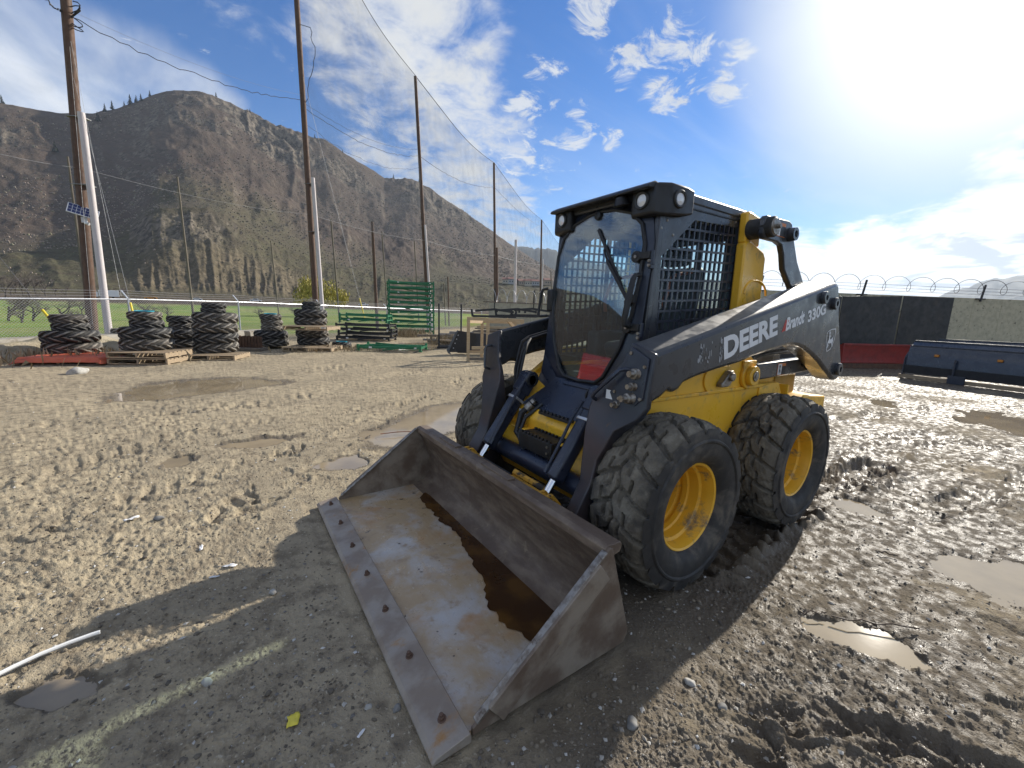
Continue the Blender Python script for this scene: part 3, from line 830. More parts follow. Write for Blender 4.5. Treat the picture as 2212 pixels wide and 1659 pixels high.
# ---- loader arms
ARM_P = [(.872, 1.243), (-1.20, 1.706), (-1.245, 1.71), (-1.28, 1.69), (-1.39, 1.45), (-1.575, 1.12), (-1.60, 1.02), (-1.585, .975), (-1.545, .955), (-1.49, .955), (-1.44, .97), (-1.34, 1.02), (-1.25, 1.06), (-1.13, 1.12), (-.98, 1.18),
         (-.82, 1.23), (-.72, 1.25), (-.63, 1.258), (-.55, 1.257), (-.43, 1.24), (-.29, 1.225), (-.07, 1.19), (.06, 1.163), (.30, 1.135), (.50, 1.105), (.61, 1.08), (.645, 1.05), (.69, 1.035), (.74, 1.05), (.79, 1.02), (.90, .985)]
for s in (1, -1):
    n = len(ARM_P)
    mb = MB()
    vs = [(x, s * .787, z) for x, z in ARM_P]
    inner = []
    for i, (x, z) in enumerate(ARM_P):
        inner.append((x - (.012 if i == 0 else 0), s * .635, z + (.045 if i <= 3 else 0)))
    vs += inner
    fs = [tuple(range(n)), tuple(range(2 * n - 1, n - 1, -1))]; mi = [0, 0]
    for i in range(n):
        j = (i + 1) % n
        fs.append((i, j, n + j, n + i)); mi.append(1 if i in (0, 1) else 0)
    o_ = len(mb.v); mb.v.extend(vs)
    for f, q in zip(fs, mi): mb.f.append(f); mb.m.append(q)
    arm = part(mb, 'loader_arm', [CHAR, ARMTOP], .022, label=('near' if s > 0 else 'far') + ' charcoal loader arm' + (' with white lettering' if s > 0 else ''))
    # bosses
    for (x, z, r, d) in ((-1.00, 1.595, .045, .028), (-1.205, 1.56, .045, .03), (-1.49, 1.05, .05, .03)):
        mb = MB(); mb.lathe([(0, d - .01), (r * .42, d - .01), (r * .45, d), (r * .9, d), (r, d - .006), (r, 0)], (x, s * .787, z), (0, s, 0), 24)
        part(mb, 'pin_boss', CHAR, 0, parent=arm)
    # front plate and leg
    inn = [(.862, .635, 1.288), (.89, .600, 1.18), (.94, .52, 1.07), (.952, .475, 1.0), (.965, .458, .92), (.995, .465, .80), (1.03, .488, .62), (1.042, .497, .53), (1.15, .50, .35), (1.215, .50, .24), (1.22, .50, .14)]
    outp = [(.874, .787, 1.243), (.884, .787, 1.14), (.892, .787, 1.06), (.90, .787, .975), (.935, .76, .915), (.985, .665, .84), (1.03, .602, .68), (1.062, .60, .55), (1.18, .60, .36), (1.25, .60, .245), (1.255, .60, .14)]
    dep = [.03, .03, .03, .035, .05, .10, .20, .21, .22, .20, .16]
    vs = []; fs = []
    for a, b, d in zip(inn, outp, dep):
        vs += [(a[0], s * a[1], a[2]), (b[0], s * b[1], b[2]), (b[0] - d, s * b[1], b[2] - d * .15), (a[0] - d, s * a[1], a[2] - d * .15)]
    for k in range(len(inn) - 1):
        for i in range(4):
            j = (i + 1) % 4; fs.append((4 * k + i, 4 * k + j, 4 * k + 4 + j, 4 * k + 4 + i))
    fs += [(0, 1, 2, 3), tuple(4 * (len(inn) - 1) + i for i in (3, 2, 1, 0))]
    mb = MB(); mb.add(vs, fs)
    leg = part(mb, 'arm_leg', M('leg_paint', (.026, .029, .038), .42, 0, col2=(.052, .040, .042), scale=2.2, lo=.40, hi=.62, dirt=(.13, .085, .05), dscale=16, dlo=.64, dhi=.78, coat=.1) if s > 0 else bpy.data.materials['leg_paint'], .008)
    mb = MB(); mb.lathe([(.035, 0), (.06, .0), (.062, .02), (.045, .03), (.035, .03)], (.985, s * .602, .44), (0, s, 0), 22, close=True)
    part(mb, 'hose_ring', NAVY, 0, parent=leg)
    mb = MB(); mb.lathe([(0, .02), (.03, .02), (.045, .012), (.05, 0)], (1.19, s * .60, .22), (0, s, 0), 20); part(mb, 'leg_pin', STEEL, 0, parent=leg)
    if s < 0:
        mb = MB(); mb.tube([(.885, -.70, 1.165), (.935, -.70, 1.16), (.945, -.70, 1.14), (.955, -.685, 1.03), (.96, -.675, 1.0), (.92, -.675, .985)], .010, 8)
        part(mb, 'grab_handle', CHAR, 0, parent=leg)
        for k, (dy, dz) in enumerate(((0, 0), (.035, -.02), (.07, -.01))):
            mb = MB(); mb.tube([(.35, -.58 + dy * .4, 1.30 + dz), (.62, -.585 + dy * .4, 1.235 + dz), (.70, -.56 + dy, 1.20 + dz), (.74, -.54 + dy, 1.12 + dz), (.78, -.52 + dy, 1.0), (.80, -.49 + dy * .6, .93), (.82, -.46 + dy * .4, .84)], .012, 8)
            part(mb, 'hydraulic_hose', BLK, 0)
    else:
        # coupler plate
        def FP(y, z, off=0.0):
            return (.874 + (1.243 - z) * .10 + off + max(0, .66 - y) * .25, y, z)
        poly = [(.655, 1.265), (.765, 1.215), (.765, 1.02), (.70, .945), (.60, .945), (.535, .985), (.53, 1.05), (.62, 1.14)]
        vs = [FP(y, z, .002) for y, z in poly] + [FP(y, z, .014) for y, z in poly]; n = len(poly)
        mb = MB(); mb.add(vs, [tuple(range(n, 2 * n))] + [(i, (i + 1) % n, n + (i + 1) % n, n + i) for i in range(n)])
        cp = part(mb, 'coupler_plate', NAVY, .004)
        mb = MB(); mb.tube([FP(.685, 1.15, .015), FP(.665, 1.155, .05), FP(.645, 1.15, .062), FP(.60, 1.10, .065), FP(.525, 1.02, .06), FP(.50, .99, .05), FP(.495, .97, .01)], .0105, 8)
        part(mb, 'grab_handle', NAVY, 0, parent=cp)
        for (y, z, r, l) in ((.705, 1.135, .027, .055), (.70, 1.07, .021, .05), (.695, 1.01, .026, .075), (.625, .965, .02, .05), (.64, 1.0, .014, .03)):
            mb = MB(); b = FP(y, z, .01); mb.lathe([(0, l), (r * .62, l), (r * .66, l * .55), (r, l * .5), (r * 1.05, l * .35), (r * .8, l * .3), (r * 1.1, l * .12), (r * 1.2, 0)], b, (1, -.1, .02), 18)
            part(mb, 'hydraulic_coupler', STEEL, 0, parent=cp)
        for (y, z) in ((.66, 1.235), (.752, 1.175), (.752, 1.015), (.665, .955), (.60, 1.03)):
            mb = MB(); b = FP(y, z, .012); mb.cyl(b, (b[0] + .012, b[1], b[2]), .009, n=6); part(mb, 'bolt', STEEL, 0, parent=cp)
        mb = MB(); vs = [FP(y, z, .018) for y, z in ((.553, 1.035), (.598, 1.03), (.60, .985), (.555, .988))]; mb.add(vs, [(0, 1, 2, 3)])
        vs = [FP(y, z, .015) for y, z in ((.553, 1.035), (.598, 1.03), (.60, .985), (.555, .988))]; mb.add(vs, [(3, 2, 1, 0)])
        st = part(mb, 'paper_sticker', WHT, 0, 0, parent=cp, label='small white sticker with black line drawings')
# ---- rear links, lift cylinders
for s in (1, -1):
    mb = MB()
    mb.prism([(-.355, 2.06), (-.375, 2.095), (-.70, 2.105), (-.745, 2.09), (-.77, 2.04), (-.905, 1.85), (-1.06, 1.71), (-1.12, 1.58), (-1.05, 1.50), (-.93, 1.52), (-.87, 1.66), (-.715, 1.78), (-.672, 1.88), (-.63, 1.935), (-.56, 1.95), (-.38, 1.95), (-.355, 1.98)], 'y', s * .588, s * .628)
    lk = part(mb, 'rear_link', CHAR, .008)
    mb = MB(); mb.cyl((-.42, s * .500, 2.025), (-.42, s * .665, 2.025), .066, n=24); part(mb, 'rubber_bumper', RUB, .008, parent=lk)
    mb = MB(); mb.lathe([(0, .012), (.05, .010), (.056, 0)], (-.42, s * .665, 2.025), (0, s, 0), 24); mb.cyl((-.42, s * .67, 2.025), (-.42, s * .70, 2.025), .016, n=8); part(mb, 'bumper_cap', STEEL, 0, parent=lk)
    mb = MB(); mb.lathe([(0, .03), (.02, .03), (.024, .045), (.043, .045), (.047, .0)], (-.715, s * .628, 2.015), (0, s, 0), 22); part(mb, 'pin_boss', CHAR, 0, parent=lk)
    mb = MB(); mb.beam((-.50, s * .595, 1.055), (-1.42, s * .595, 1.075), .085, .118)
    lc = part(mb, 'lift_cylinder', CHAR, .014)
    mb = MB(); mb.cyl((-1.40, s * .595, 1.07), (-1.55, s * .66, 1.055), .03, n=14); part(mb, 'lift_rod', CHROME, 0, parent=lc)
    for k in range(3):
        mb = MB(); zz = 1.15 + .03 * k
        mb.tube([(-.55, s * (.55 + .01 * k), zz), (-.8, s * .56, zz + .02), (-1.1, s * (.56 - .01 * k), zz + .03), (-1.4, s * .54, zz + .02)], .014, 8); part(mb, 'hydraulic_hose', BLK, 0)
def decal(poly, ax, val, mat, name, parent=None, thick=.0015):
    mb = MB(); mb.prism(poly, ax, val, val + thick); return part(mb, name, mat, 0, 0, parent)
def warn(x0, x1, z0, z1, y, parent):
    w = x1 - x0
    o = decal([(x0, z0), (x1, z0), (x1, z1), (x0, z1)], 'y', y, ORG, 'warning_decal', parent)
    xm = x0 + w * .52   # +x is at the left as seen
    decal([(xm, z0 + .004), (x1 - .004, z0 + .004), (x1 - .004, z1 - .004), (xm, z1 - .004)], 'y', y + .0016, WHT, 'warning_decal', parent)
    decal([(x0 + .003, z0 + .004), (xm - .004, z0 + .004), (xm - .004, z1 - .022), (x0 + .003, z1 - .022)], 'y', y + .0016, BLK, 'warning_decal', parent)
    xs = (xm + x1) / 2
    decal([(xs - .010, z0 + .01), (xs - .002, z0 + .035), (xs + .008, z0 + .012), (xs + .012, z0 + .03), (xs + .004, z0 + .05), (xs + .012, z0 + .07), (xs + .004, z1 - .012), (xs - .008, z1 - .018), (xs - .004, z0 + .05), (xs - .014, z0 + .03)], 'y', y + .0032, BLK, 'warning_decal', parent)
lcs = [o for o in bpy.data.objects if o.parent is SK and o.name.startswith('lift_cylinder')]
warn(-.93, -.80, 1.017, 1.105, .6385, lcs[0])
lks = [o for o in bpy.data.objects if o.parent is SK and o.name.startswith('rear_link')]
warn(-.645, -.50, 1.985, 2.075, .6288, lks[0])

# ---- lettering on the near arm
ARMO = [o for o in bpy.data.objects if o.name.startswith('loader_arm')][0]
def lettering(txt, p0, p1, height, mat, shear=0., bold=0., name='lettering', spacing=1.0):
    """text on the plane y=.789, from p0=(x,z) baseline start to p1 baseline end (x decreasing)"""
    cu = bpy.data.curves.new(name, 'FONT'); cu.body = txt; cu.size = 1.0; cu.offset = bold; cu.shear = shear; cu.space_character = spacing
    cu.resolution_u = 4; cu.extrude = .004
    ob = bpy.data.objects.new('tmp', cu); COL.objects.link(ob)
    bpy.context.view_layer.update()
    me = bpy.data.meshes.new_from_object(ob.evaluated_get(bpy.context.evaluated_depsgraph_get()))
    bpy.data.objects.remove(ob)
    co = np.array([v.co[:] for v in me.vertices])
    x0, x1 = co[:, 0].min(), co[:, 0].max(); y0 = 0.0; y1 = co[:, 1].max()
    L = math.hypot(p1[0] - p0[0], p1[1] - p0[1]); dx = (p1[0] - p0[0]) / L; dz = (p1[1] - p0[1]) / L
    sx = L / (x1 - x0); sy = height / y1
    for v_, c in zip(me.vertices, co):
        a = (c[0] - x0) * sx; b = c[1] * sy
        nx, nz = dz * -1, dx * -1
        # up direction perpendicular to the baseline (x decreases to the reader's right)
        v_.co = (p0[0] + dx * a + nz * 0 + (-dz * -1) * 0 + b * (dz), .7885 + c[2] * .12, p0[1] + dz * a + b * (-dx))
    me.materials.clear(); me.materials.append(mat)
    o = bpy.data.objects.new(name, me); COL.objects.link(o); o.parent = ARMO
    return o
lettering('DEERE', (.248, 1.196), (-.365, 1.338), .124, WHT, 0, .042)
lettering('Brandt', (-.475, 1.357), (-.745, 1.418), .082, WHT, .28, .036)
lettering('330G', (-.80, 1.418), (-1.09, 1.486), .078, WHT, 0, .034)
for k in range(3):
    x = -.425 - .018 * k; z = 1.346 + .004 * k
    decal([(x, z), (x - .011, z + .002), (x - .011 - .022 - .016, z + .083), (x - .022 - .016, z + .081)], 'y', .7872, RED, 'lettering', ARMO)
# shield with leaping deer
sh = [(-1.325, 1.385), (-1.335, 1.30), (-1.315, 1.245), (-1.225, 1.198), (-1.205, 1.21), (-1.185, 1.27), (-1.175, 1.345), (-1.25, 1.385)]
sh = [(-1.335, 1.375), (-1.345, 1.345), (-1.335, 1.275), (-1.29, 1.215), (-1.225, 1.195), (-1.205, 1.215), (-1.18, 1.275), (-1.172, 1.335), (-1.185, 1.352), (-1.255, 1.372)]
cx_ = sum(p[0] for p in sh) / len(sh); cz_ = sum(p[1] for p in sh) / len(sh)
mb = MB(); n = len(sh); inn_ = [(cx_ + (x - cx_) * .92, cz_ + (z - cz_) * .92) for x, z in sh]
mb.add([(x, .7895, z) for x, z in sh] + [(x, .7895, z) for x, z in inn_], [(i, (i + 1) % n, n + (i + 1) % n, n + i) for i in range(n)])
part(mb, 'emblem', WHT, 0, 0, ARMO)
deer = [(.05, .93), (.03, .80), (.12, .92), (.10, .80), (.19, .90), (.14, .74), (.24, .70), (.26, .66), (.18, .64), (.17, .55), (.30, .50), (.52, .56), (.66, .66), (.70, .74), (.66, .56), (.74, .44), (.66, .30), (.78, .16), (.72, .13), (.56, .27), (.52, .34), (.30, .30), (.06, .34), (.02, .26), (.12, .22), (.02, .12), (-.04, .05), (-.08, .08), (-.02, .20), (-.10, .24), (-.04, .40), (.05, .48), (.06, .60), (.02, .66), (.05, .74), (-.05, .84)]
deer = [(.30 - (a) * .0 + a, b) for a, b in deer]
mb = MB()
# x runs to the reader's right as a decreases in world x: deer leaps to the right
dp = [(-1.205 - (a - .2) * .125 - .004, 1.222 + (b - .05) * .15) for a, b in deer]
mb.prism(dp, 'y', .7885, .790); part(mb, 'emblem', WHT, 0, 0, ARMO)
# scraped-off sticker on the arm
SCR = M('sticker_scrapes', (.42, .43, .44), .6, 0)
rnd = random.Random(4)
mb = MB()
for k in range(34):
    x = rnd.choice([.495, .48, .30, .275, .40, .43, .285]) + rnd.uniform(-.015, .015); z = rnd.uniform(1.16, 1.28) + (.5 - x) * .12
    w = rnd.uniform(.002, .007); h = rnd.uniform(.004, .02)
    mb.prism([(x - w, z - h), (x + w * .6, z - h * .6), (x + w, z + h), (x - w * .4, z + h * .7)], 'y', .7878, .7886)
part(mb, 'sticker_residue', SCR, 0, 0, ARMO)

# ---- tilt cylinders
for s in (1, -1):
    a = Vector((.775, s * .36, .945)); b = Vector((1.205, s * .36, .355)); d = (b - a).normalized()
    mb = MB(); mb.beam(a + d * .05, a + d * .565, .082, .092, up=(1, 0, .7)); tc_ = part(mb, 'tilt_cylinder', NAVY, .02, 35)
    mb = MB(); mb.cyl(a + Vector((0, -.055, 0)), a + Vector((0, .055, 0)), .06, n=22); mb.beam(a + d * -.02, a + d * .12, .09, .11, up=(1, 0, .7)); part(mb, 'cylinder_knuckle', NAVY, .01, parent=tc_)
    mb = MB(); mb.cyl(a + Vector((.02, s * -.058, 0)), a + Vector((.02, s * -.07, 0)), .04, n=18); mb.cyl(a + Vector((0, .056, 0)), a + Vector((0, .07, 0)), .042, n=18); part(mb, 'knuckle_pin', BLK, .003, parent=tc_)
    mb = MB(); mb.beam(a + d * .165, a + d * .185, .0855, .0955, up=(1, 0, .7)); part(mb, 'cylinder_band', M('band', (.55, .56, .58), .35, .6) if s > 0 else bpy.data.materials['band'], .004, parent=tc_)
    mb = MB(); mb.cyl(a + d * .565, b, .0235, n=18); part(mb, 'cylinder_rod', CHROME, 0, parent=tc_)
    mb = MB()
    side = -.055 if s > 0 else .055
    mb.tube([a + d * .10 + Vector((.03, side, .05)), a + d * .2 + Vector((.045, side, .04)), a + d * .34 + Vector((.035, side * 1.05, .03)), a + d * .50 + Vector((.03, side * 1.05, .02))], .0095, 8)
    mb.cyl(a + d * .50 + Vector((.03, side * 1.05, .02)), a + d * .545 + Vector((.025, side * 1.0, .015)), .016, n=6)
    part(mb, 'hydraulic_line', NAVY, 0, parent=tc_)
mb = MB(); mb.cyl((.965, -.50, .455), (.985, .50, .455), .062, n=24); part(mb, 'cross_tube', NAVY, 0)
# steps
mb = MB()
mb.box((.935, .03, .585), (.135, .34, .006 + .10)); st = part(mb, 'step', BLK, .006)
mb = MB()
for k in range(9):
    for x in (.995, .88): mb.prism([(x - .008, -.12 + .036 * k), (x + .008, -.12 + .036 * k), (x + .008, -.102 + .036 * k), (x - .008, -.102 + .036 * k)], 'z', .635, .652)
part(mb, 'tread_teeth', BLK, .002, parent=st)
for y in (-.09, .03, .15):
    mb = MB(); mb.box((.965, y, .52), (.04, .012, .05)); part(mb, 'step_bracket', NAVY, 0, parent=st)
for y, z in ((.165, .61), (.165, .57)):
    mb = MB(); mb.cyl((1.002, y, z), (1.010, y, z), .008, n=6); part(mb, 'bolt', STEEL, 0, parent=st)
mb = MB(); mb.prism([(.60, .60), (.86, .60), (.875, .70), (.83, .765), (.60, .80)], 'y', -.44, .44); fb = part(mb, 'front_beam', YEL, .01)
mb = MB(); mb.prism([(.86, .60), (.94, .62), (.94, .632), (.86, .63)], 'y', -.42, .30); part(mb, 'beam_shelf', YEL, .004, parent=fb)
mb = MB(); mb.box((.865, .07, .765), (.05, .30, .02))
for k in range(8): mb.box((.885, -.06 + .037 * k, .783), (.014, .018, .018))
part(mb, 'upper_step', BLK, .003)
for y in (-.30, -.255):
    mb = MB(); mb.prism([(y - .018, .70), (y + .018, .70), (y + .018, .742), (y - .018, .742)], 'x', .8755, .877); part(mb, 'safety_decal', WHT, 0, 0, parent=fb)
mb = MB()
mb.tube([(.82, -.20, .82), (.90, -.26, .72), (.95, -.24, .60), (.93, -.16, .52), (.86, -.1, .50)], .022, 10); part(mb, 'hydraulic_hose', BLK, 0); mb = MB(); mb.tube([(.80, -.15, .80), (.90, -.21, .70), (.96, -.20, .58), (.98, -.10, .50)], .014, 8)
part(mb, 'hydraulic_hose', BLK, 0)
mb = MB(); mb.cyl((.845, -.215, .79), (.875, -.235, .755), .03, n=12); mb.cyl((.83, -.205, .815), (.842, -.213, .80), .026, n=6); part(mb, 'hose_fitting', STEEL, 0)

# ---- cab
CY_ = .44
mb = MB()
inn_ = [(.405, 1.12), (.425, 1.775), (.125, 2.02), (-.395, 2.045), (-.395, 1.12)]
ou_ = [(.515, 1.05), (.462, 1.80), (.432, 2.12), (-.47, 2.165), (-.50, 1.05)]
for s in (1, -1):
    mb = MB()
    for i in range(5):
        j = (i + 1) % 5
        mb.prism([inn_[i], inn_[j], ou_[j], ou_[i]], 'y', s * (CY_ - .02), s * CY_)
    # merge doubles for a clean sheet
    cs = part(mb, 'cab_side', CHAR, 0, 30)
    bm = bmesh.new(); bm.from_mesh(cs.data); bmesh.ops.remove_doubles(bm, verts=bm.verts, dist=.0005)
    seen = {}
    for f in list(bm.faces):
        k = tuple(sorted(v_.index for v_ in f.verts)); seen.setdefault(k, []).append(f)
    dl = [f for q in seen.values() if len(q) > 1 for f in q]
    bmesh.ops.delete(bm, geom=dl, context='FACES_ONLY'); bm.to_mesh(cs.data); bm.free(); finish(cs.data, 30)
    # guard screen: bars clipped to the opening
    def clip(p, q, poly):
        t0, t1 = 0., 1.; d = (q[0] - p[0], q[1] - p[1]); n = len(poly)
        area = sum(poly[i][0] * poly[(i + 1) % n][1] - poly[(i + 1) % n][0] * poly[i][1] for i in range(n)); sg = 1 if area > 0 else -1
        for i in range(n):
            a, b = poly[i], poly[(i + 1) % n]; ex, ey = b[0] - a[0], b[1] - a[1]
            nx, ny = -ey * sg, ex * sg
            den = nx * d[0] + ny * d[1]; num = nx * (p[0] - a[0]) + ny * (p[1] - a[1])
            if abs(den) < 1e-9:
                if num < 0: return None
            else:
                t = -num / den
                if den > 0: t0 = max(t0, t)
                else: t1 = min(t1, t)
        if t0 >= t1: return None
        return ((p[0] + d[0] * t0, p[1] + d[1] * t0), (p[0] + d[0] * t1, p[1] + d[1] * t1))
    mb = MB()
    for k in range(16):
        x = .41 - .0555 * k
        c = clip((x, 1.0), (x - .03, 2.2), inn_)
        if c: mb.beam((c[0][0], s * (CY_ - .011), c[0][1]), (c[1][0], s * (CY_ - .011), c[1][1]), .012, .013, up=(0, 1, 0))
    for k in range(17):
        z = 1.08 + .062 * k
        c = clip((.6, z - .01), (-.6, z + .055), inn_)
        if c: mb.beam((c[0][0], s * (CY_ - .010), c[0][1]), (c[1][0], s * (CY_ - .010), c[1][1]), .013, .012, up=(0, 1, 0))
    part(mb, 'window_guard', NAVY, 0, 0)
    mb = MB(); mb.prism([(x, z) for x, z in inn_], 'y', s * (CY_ - .04), s * (CY_ - .036)); part(mb, 'side_window', SGLASS, 0, 0)
    mb = MB(); mb.beam((.0, s * .395, 1.2), (-.02, s * .395, 2.02), .02, .03); part(mb, 'window_divider', BLK, 0, 0)
    for x, z in ((.335, 1.905), (-.345, 2.075), (.40, 1.98), (.45, 1.93)):
        mb = MB(); mb.lathe([(0, .006), (.008, .004), (.010, 0)], (x, s * CY_, z), (0, s, 0), 10); part(mb, 'rivet', STEEL, 0, parent=cs)
    mb = MB(); mb.beam((.27, s * (CY_ + .003), 2.078), (-.47, s * (CY_ + .003), 2.090), .008, .008, up=(0, 1, 0)); part(mb, 'roof_seam', BLK, 0, parent=cs)
# roof
mb = MB()
xs = [-.48, -.3, 0, .25, .44, .50]; ys = [-.445, -.40, -.2, 0, .2, .40, .445]
Xg, Yg = np.meshgrid(xs, ys, indexing='ij')
zt = 2.185 - .018 * (np.abs(Yg) / .44) ** 3 - .012 * np.clip((Xg - .3) / .2, 0, 1)
vs = [(float(a), float(b), float(c)) for a, b, c in zip(Xg.ravel(), Yg.ravel(), zt.ravel())]; nv_ = len(vs)
vs += [(a, b, 2.105) for a, b, c in vs]
n, m_ = Xg.shape; fs = []
for i in range(n - 1):
    for j in range(m_ - 1):
        a = i * m_ + j; fs.append((a, a + 1, a + m_ + 1, a + m_)); fs.append((nv_ + a, nv_ + a + m_, nv_ + a + m_ + 1, nv_ + a + 1))
ring = [j for j in range(m_)] + [i * m_ + m_ - 1 for i in range(1, n)] + [(n - 1) * m_ + j for j in range(m_ - 2, -1, -1)] + [i * m_ for i in range(n - 2, 0, -1)]
for k in range(len(ring)):
    a, b = ring[k], ring[(k + 1) % len(ring)]; fs.append((a, b, nv_ + b, nv_ + a))
mb.add(vs, fs); part(mb, 'cab_roof', CHAR, .012, 40)
# front visor with lamp pods
mb = MB(); mb.prism([(.42, 2.165), (.52, 2.178), (.575, 2.150), (.585, 2.135), (.57, 2.13), (.48, 2.14), (.42, 2.10)], 'y', -.43, .43)
vis = part(mb, 'visor', BLK, .008, 40)
for s in (1, -1):
    mb = MB()
    vs = []
    secs = [(.22, .445, .485, 2.03, 2.165), (.30, .36, .492, 2.01, 2.172), (.44, .27, .485, 1.995, 2.172), (.505, .262, .455, 1.995, 2.168), (.53, .275, .43, 2.005, 2.16)]
    for (x, y0, y1, z0, z1) in secs: vs += [(x, s * y0, z0), (x, s * y1, z0), (x, s * y1, z1), (x, s * y0, z1)]
    fs = [(0, 1, 2, 3), tuple(4 * (len(secs) - 1) + i for i in (3, 2, 1, 0))]
    for k in range(len(secs) - 1):
        for i in range(4):
            j = (i + 1) % 4; fs.append((4 * k + i, 4 * k + j, 4 * k + 4 + j, 4 * k + 4 + i))
    mb.add(vs, fs); pod = part(mb, 'lamp_pod', BLK, .012, 40)
    for (c, ax) in (((.528, s * .352, 2.083), (1, 0, -.06)), ((.375, s * .490, 2.09), (.12, s, -.06))):
        mb = MB(); mb.lathe([(.034, .006), (.036, .014), (.045, .016), (.050, .01), (.052, -.02)], c, ax, 28); part(mb, 'lamp_ring', GRYL, 0, parent=pod)
        mb = MB(); mb.lathe([(0, .011), (.02, .010), (.0345, .006)], c, ax, 24); part(mb, 'lamp_lens', LENS, 0, parent=pod)
mb = MB(); mb.lathe([(0, .05), (.035, .045), (.045, .01), (.055, 0), (.03, -.01)], (.53, .20, 2.085), (.2, 0, 1), 16); mb.cyl((.52, .20, 2.13), (.52, .20, 2.15), .02, n=10); part(mb, 'beacon_horn', BLK, 0)
# rear wall
mb = MB()
for (y0, y1, z0, z1) in ((-.43, -.32, 1.05, 2.12), (.32, .43, 1.05, 2.12), (-.32, .32, 1.05, 1.30), (-.32, .32, 1.98, 2.12)):
    mb.box((-.475, (y0 + y1) / 2, (z0 + z1) / 2), (.03, y1 - y0, z1 - z0))
part(mb, 'cab_rear', CHAR, 0, 0)
mb = MB(); mb.box((-.478, 0, 1.64), (.006, .64, .68)); part(mb, 'rear_window', SGLASS, 0, 0)
# front: glass, frame
def gx(z): return .487 + (2.06 - z) * .112
GO = [(-.15, .985), (0, .975), (.15, .985), (.21, 1.03), (.31, 1.22), (.365, 1.42), (.385, 1.65), (.385, 1.84), (.345, 1.96), (.25, 2.04), (.12, 2.08), (0, 2.09), (-.12, 2.08), (-.25, 2.04), (-.345, 1.96), (-.385, 1.84), (-.385, 1.65), (-.365, 1.42), (-.31, 1.22), (-.21, 1.03)]
n = len(GO)
mb = MB(); vs = [(gx(z) + .006, y, z) for y, z in GO] + [(gx(z), y, z) for y, z in GO]
mb.add(vs, [tuple(range(n)), tuple(range(2 * n - 1, n - 1, -1))] + [(i, (i + 1) % n, n + (i + 1) % n, n + i) for i in range(n)])
door = part(mb, 'door_glass', GLASS, 0, 0)
mb = MB(); 
k_ = [(gx(z) + .004, y, z) for y, z in GO]; mb.tube(k_ + [k_[0]], .0125, 8, caps=False); part(mb, 'door_seal', BLK, 0, parent=door)
def outl(y, z):
    # where the front frame ends beyond a glass point
    if z > 1.9: 
        return (max(-.43, min(.43, y * 1.12)), 2.115 if abs(y) < .34 else 2.06)
    if z > 1.15: return (.435 if y > 0 else -.435, z)
    if z > 1.0: return ((.435 if y > 0 else -.435) , z + .02)
    return (y * 1.8, .945)
OO = [outl(y, z) for y, z in GO]
mb = MB(); vs = [(gx(z) - .004, y, z) for y, z in GO] + [(gx(z) - .02, y, z) for y, z in OO]
mb.add(vs, [(i, (i + 1) % n, n + (i + 1) % n, n + i) for i in range(n)])
vs = [(gx(z) - .03, y, z) for y, z in GO] + [(gx(z) - .045, y, z) for y, z in OO]
mb.add(vs, [(i, (i + 1) % n, n + (i + 1) % n, n + i) for i in range(n)])
part(mb, 'door_frame', NAVY, 0, 30)
for s in (1, -1):
    mb = MB(); mb.prism([(.42, 2.06), (.468, 2.06), (.545, 1.06), (.495, 1.06)], 'y', s * .405, s * .443); part(mb, 'cab_post', CHAR if s > 0 else NAVY, .008)
# skirt under the glass
mb = MB()
vs = [(.607, -.24, .965), (.607, .24, .965), (.575, -.43, 1.13), (.575, .43, 1.13), (.66, -.26, .915), (.66, .26, .915), (.83, -.36, .765), (.83, .36, .765), (.60, -.43, .98), (.60, .43, .98), (.72, -.44, .76), (.72, .44, .76), (.56, -.44, 1.13), (.56, .44, 1.13), (.50, -.44, .76), (.50, .44, .76)]
mb.add(vs, [(0, 1, 5, 4), (4, 5, 7, 6), (0, 4, 8, 2), (1, 3, 9, 5), (4, 6, 10, 8), (5, 9, 11, 7), (2, 8, 10, 14, 12), (3, 13, 15, 11, 9), (12, 2, 3, 13)])
part(mb, 'cab_skirt', NAVY, 0, 20)
mb = MB(); mb.box((.635, .03, .945), (.012, .30, .03), Matrix.Rotation(rad(-40), 3, 'Y')); part(mb, 'skirt_ridge', NAVY, .004)
# wiper
def gh(U, V):
    d = ray(U, V); pn = np.array([1.0, 0, .112]); c0 = np.array([gx(2.06) + .02, 0, 2.06])
    t = pn.dot(c0 - CPOS) / pn.dot(d); return Vector(tuple(float(q) for q in CPOS + t * d))
def TP(x, y): return ((2150 + x / 1.8433) / 1.82278, (680 + y / 1.8433) / 1.82278)
w0, w1, w2 = gh(*TP(600, 940)), gh(*TP(445, 640)), gh(*TP(375, 410))
w3 = gh(*TP(545, 830))
mb = MB(); mb.beam(w0, w1, .022, .014, up=(1, 0, 0)); mb.beam(w1, w1 + (w2 - w1) * .35, .012, .010, up=(1, 0, 0)); mb.cyl(w0 + Vector((-.03, 0, 0)), w0 + Vector((.015, 0, 0)), .026, n=14); mb.box(w0 + Vector((.0, .015, .02)), (.03, .06, .05)); wp = part(mb, 'wiper_arm', BLK, .003)
mb = MB(); mb.beam(w3 + Vector((-.008, 0, 0)), w2 + Vector((-.008, 0, 0)), .022, .010, up=(1, 0, 0)); part(mb, 'wiper_blade', BLK, .002, parent=wp)
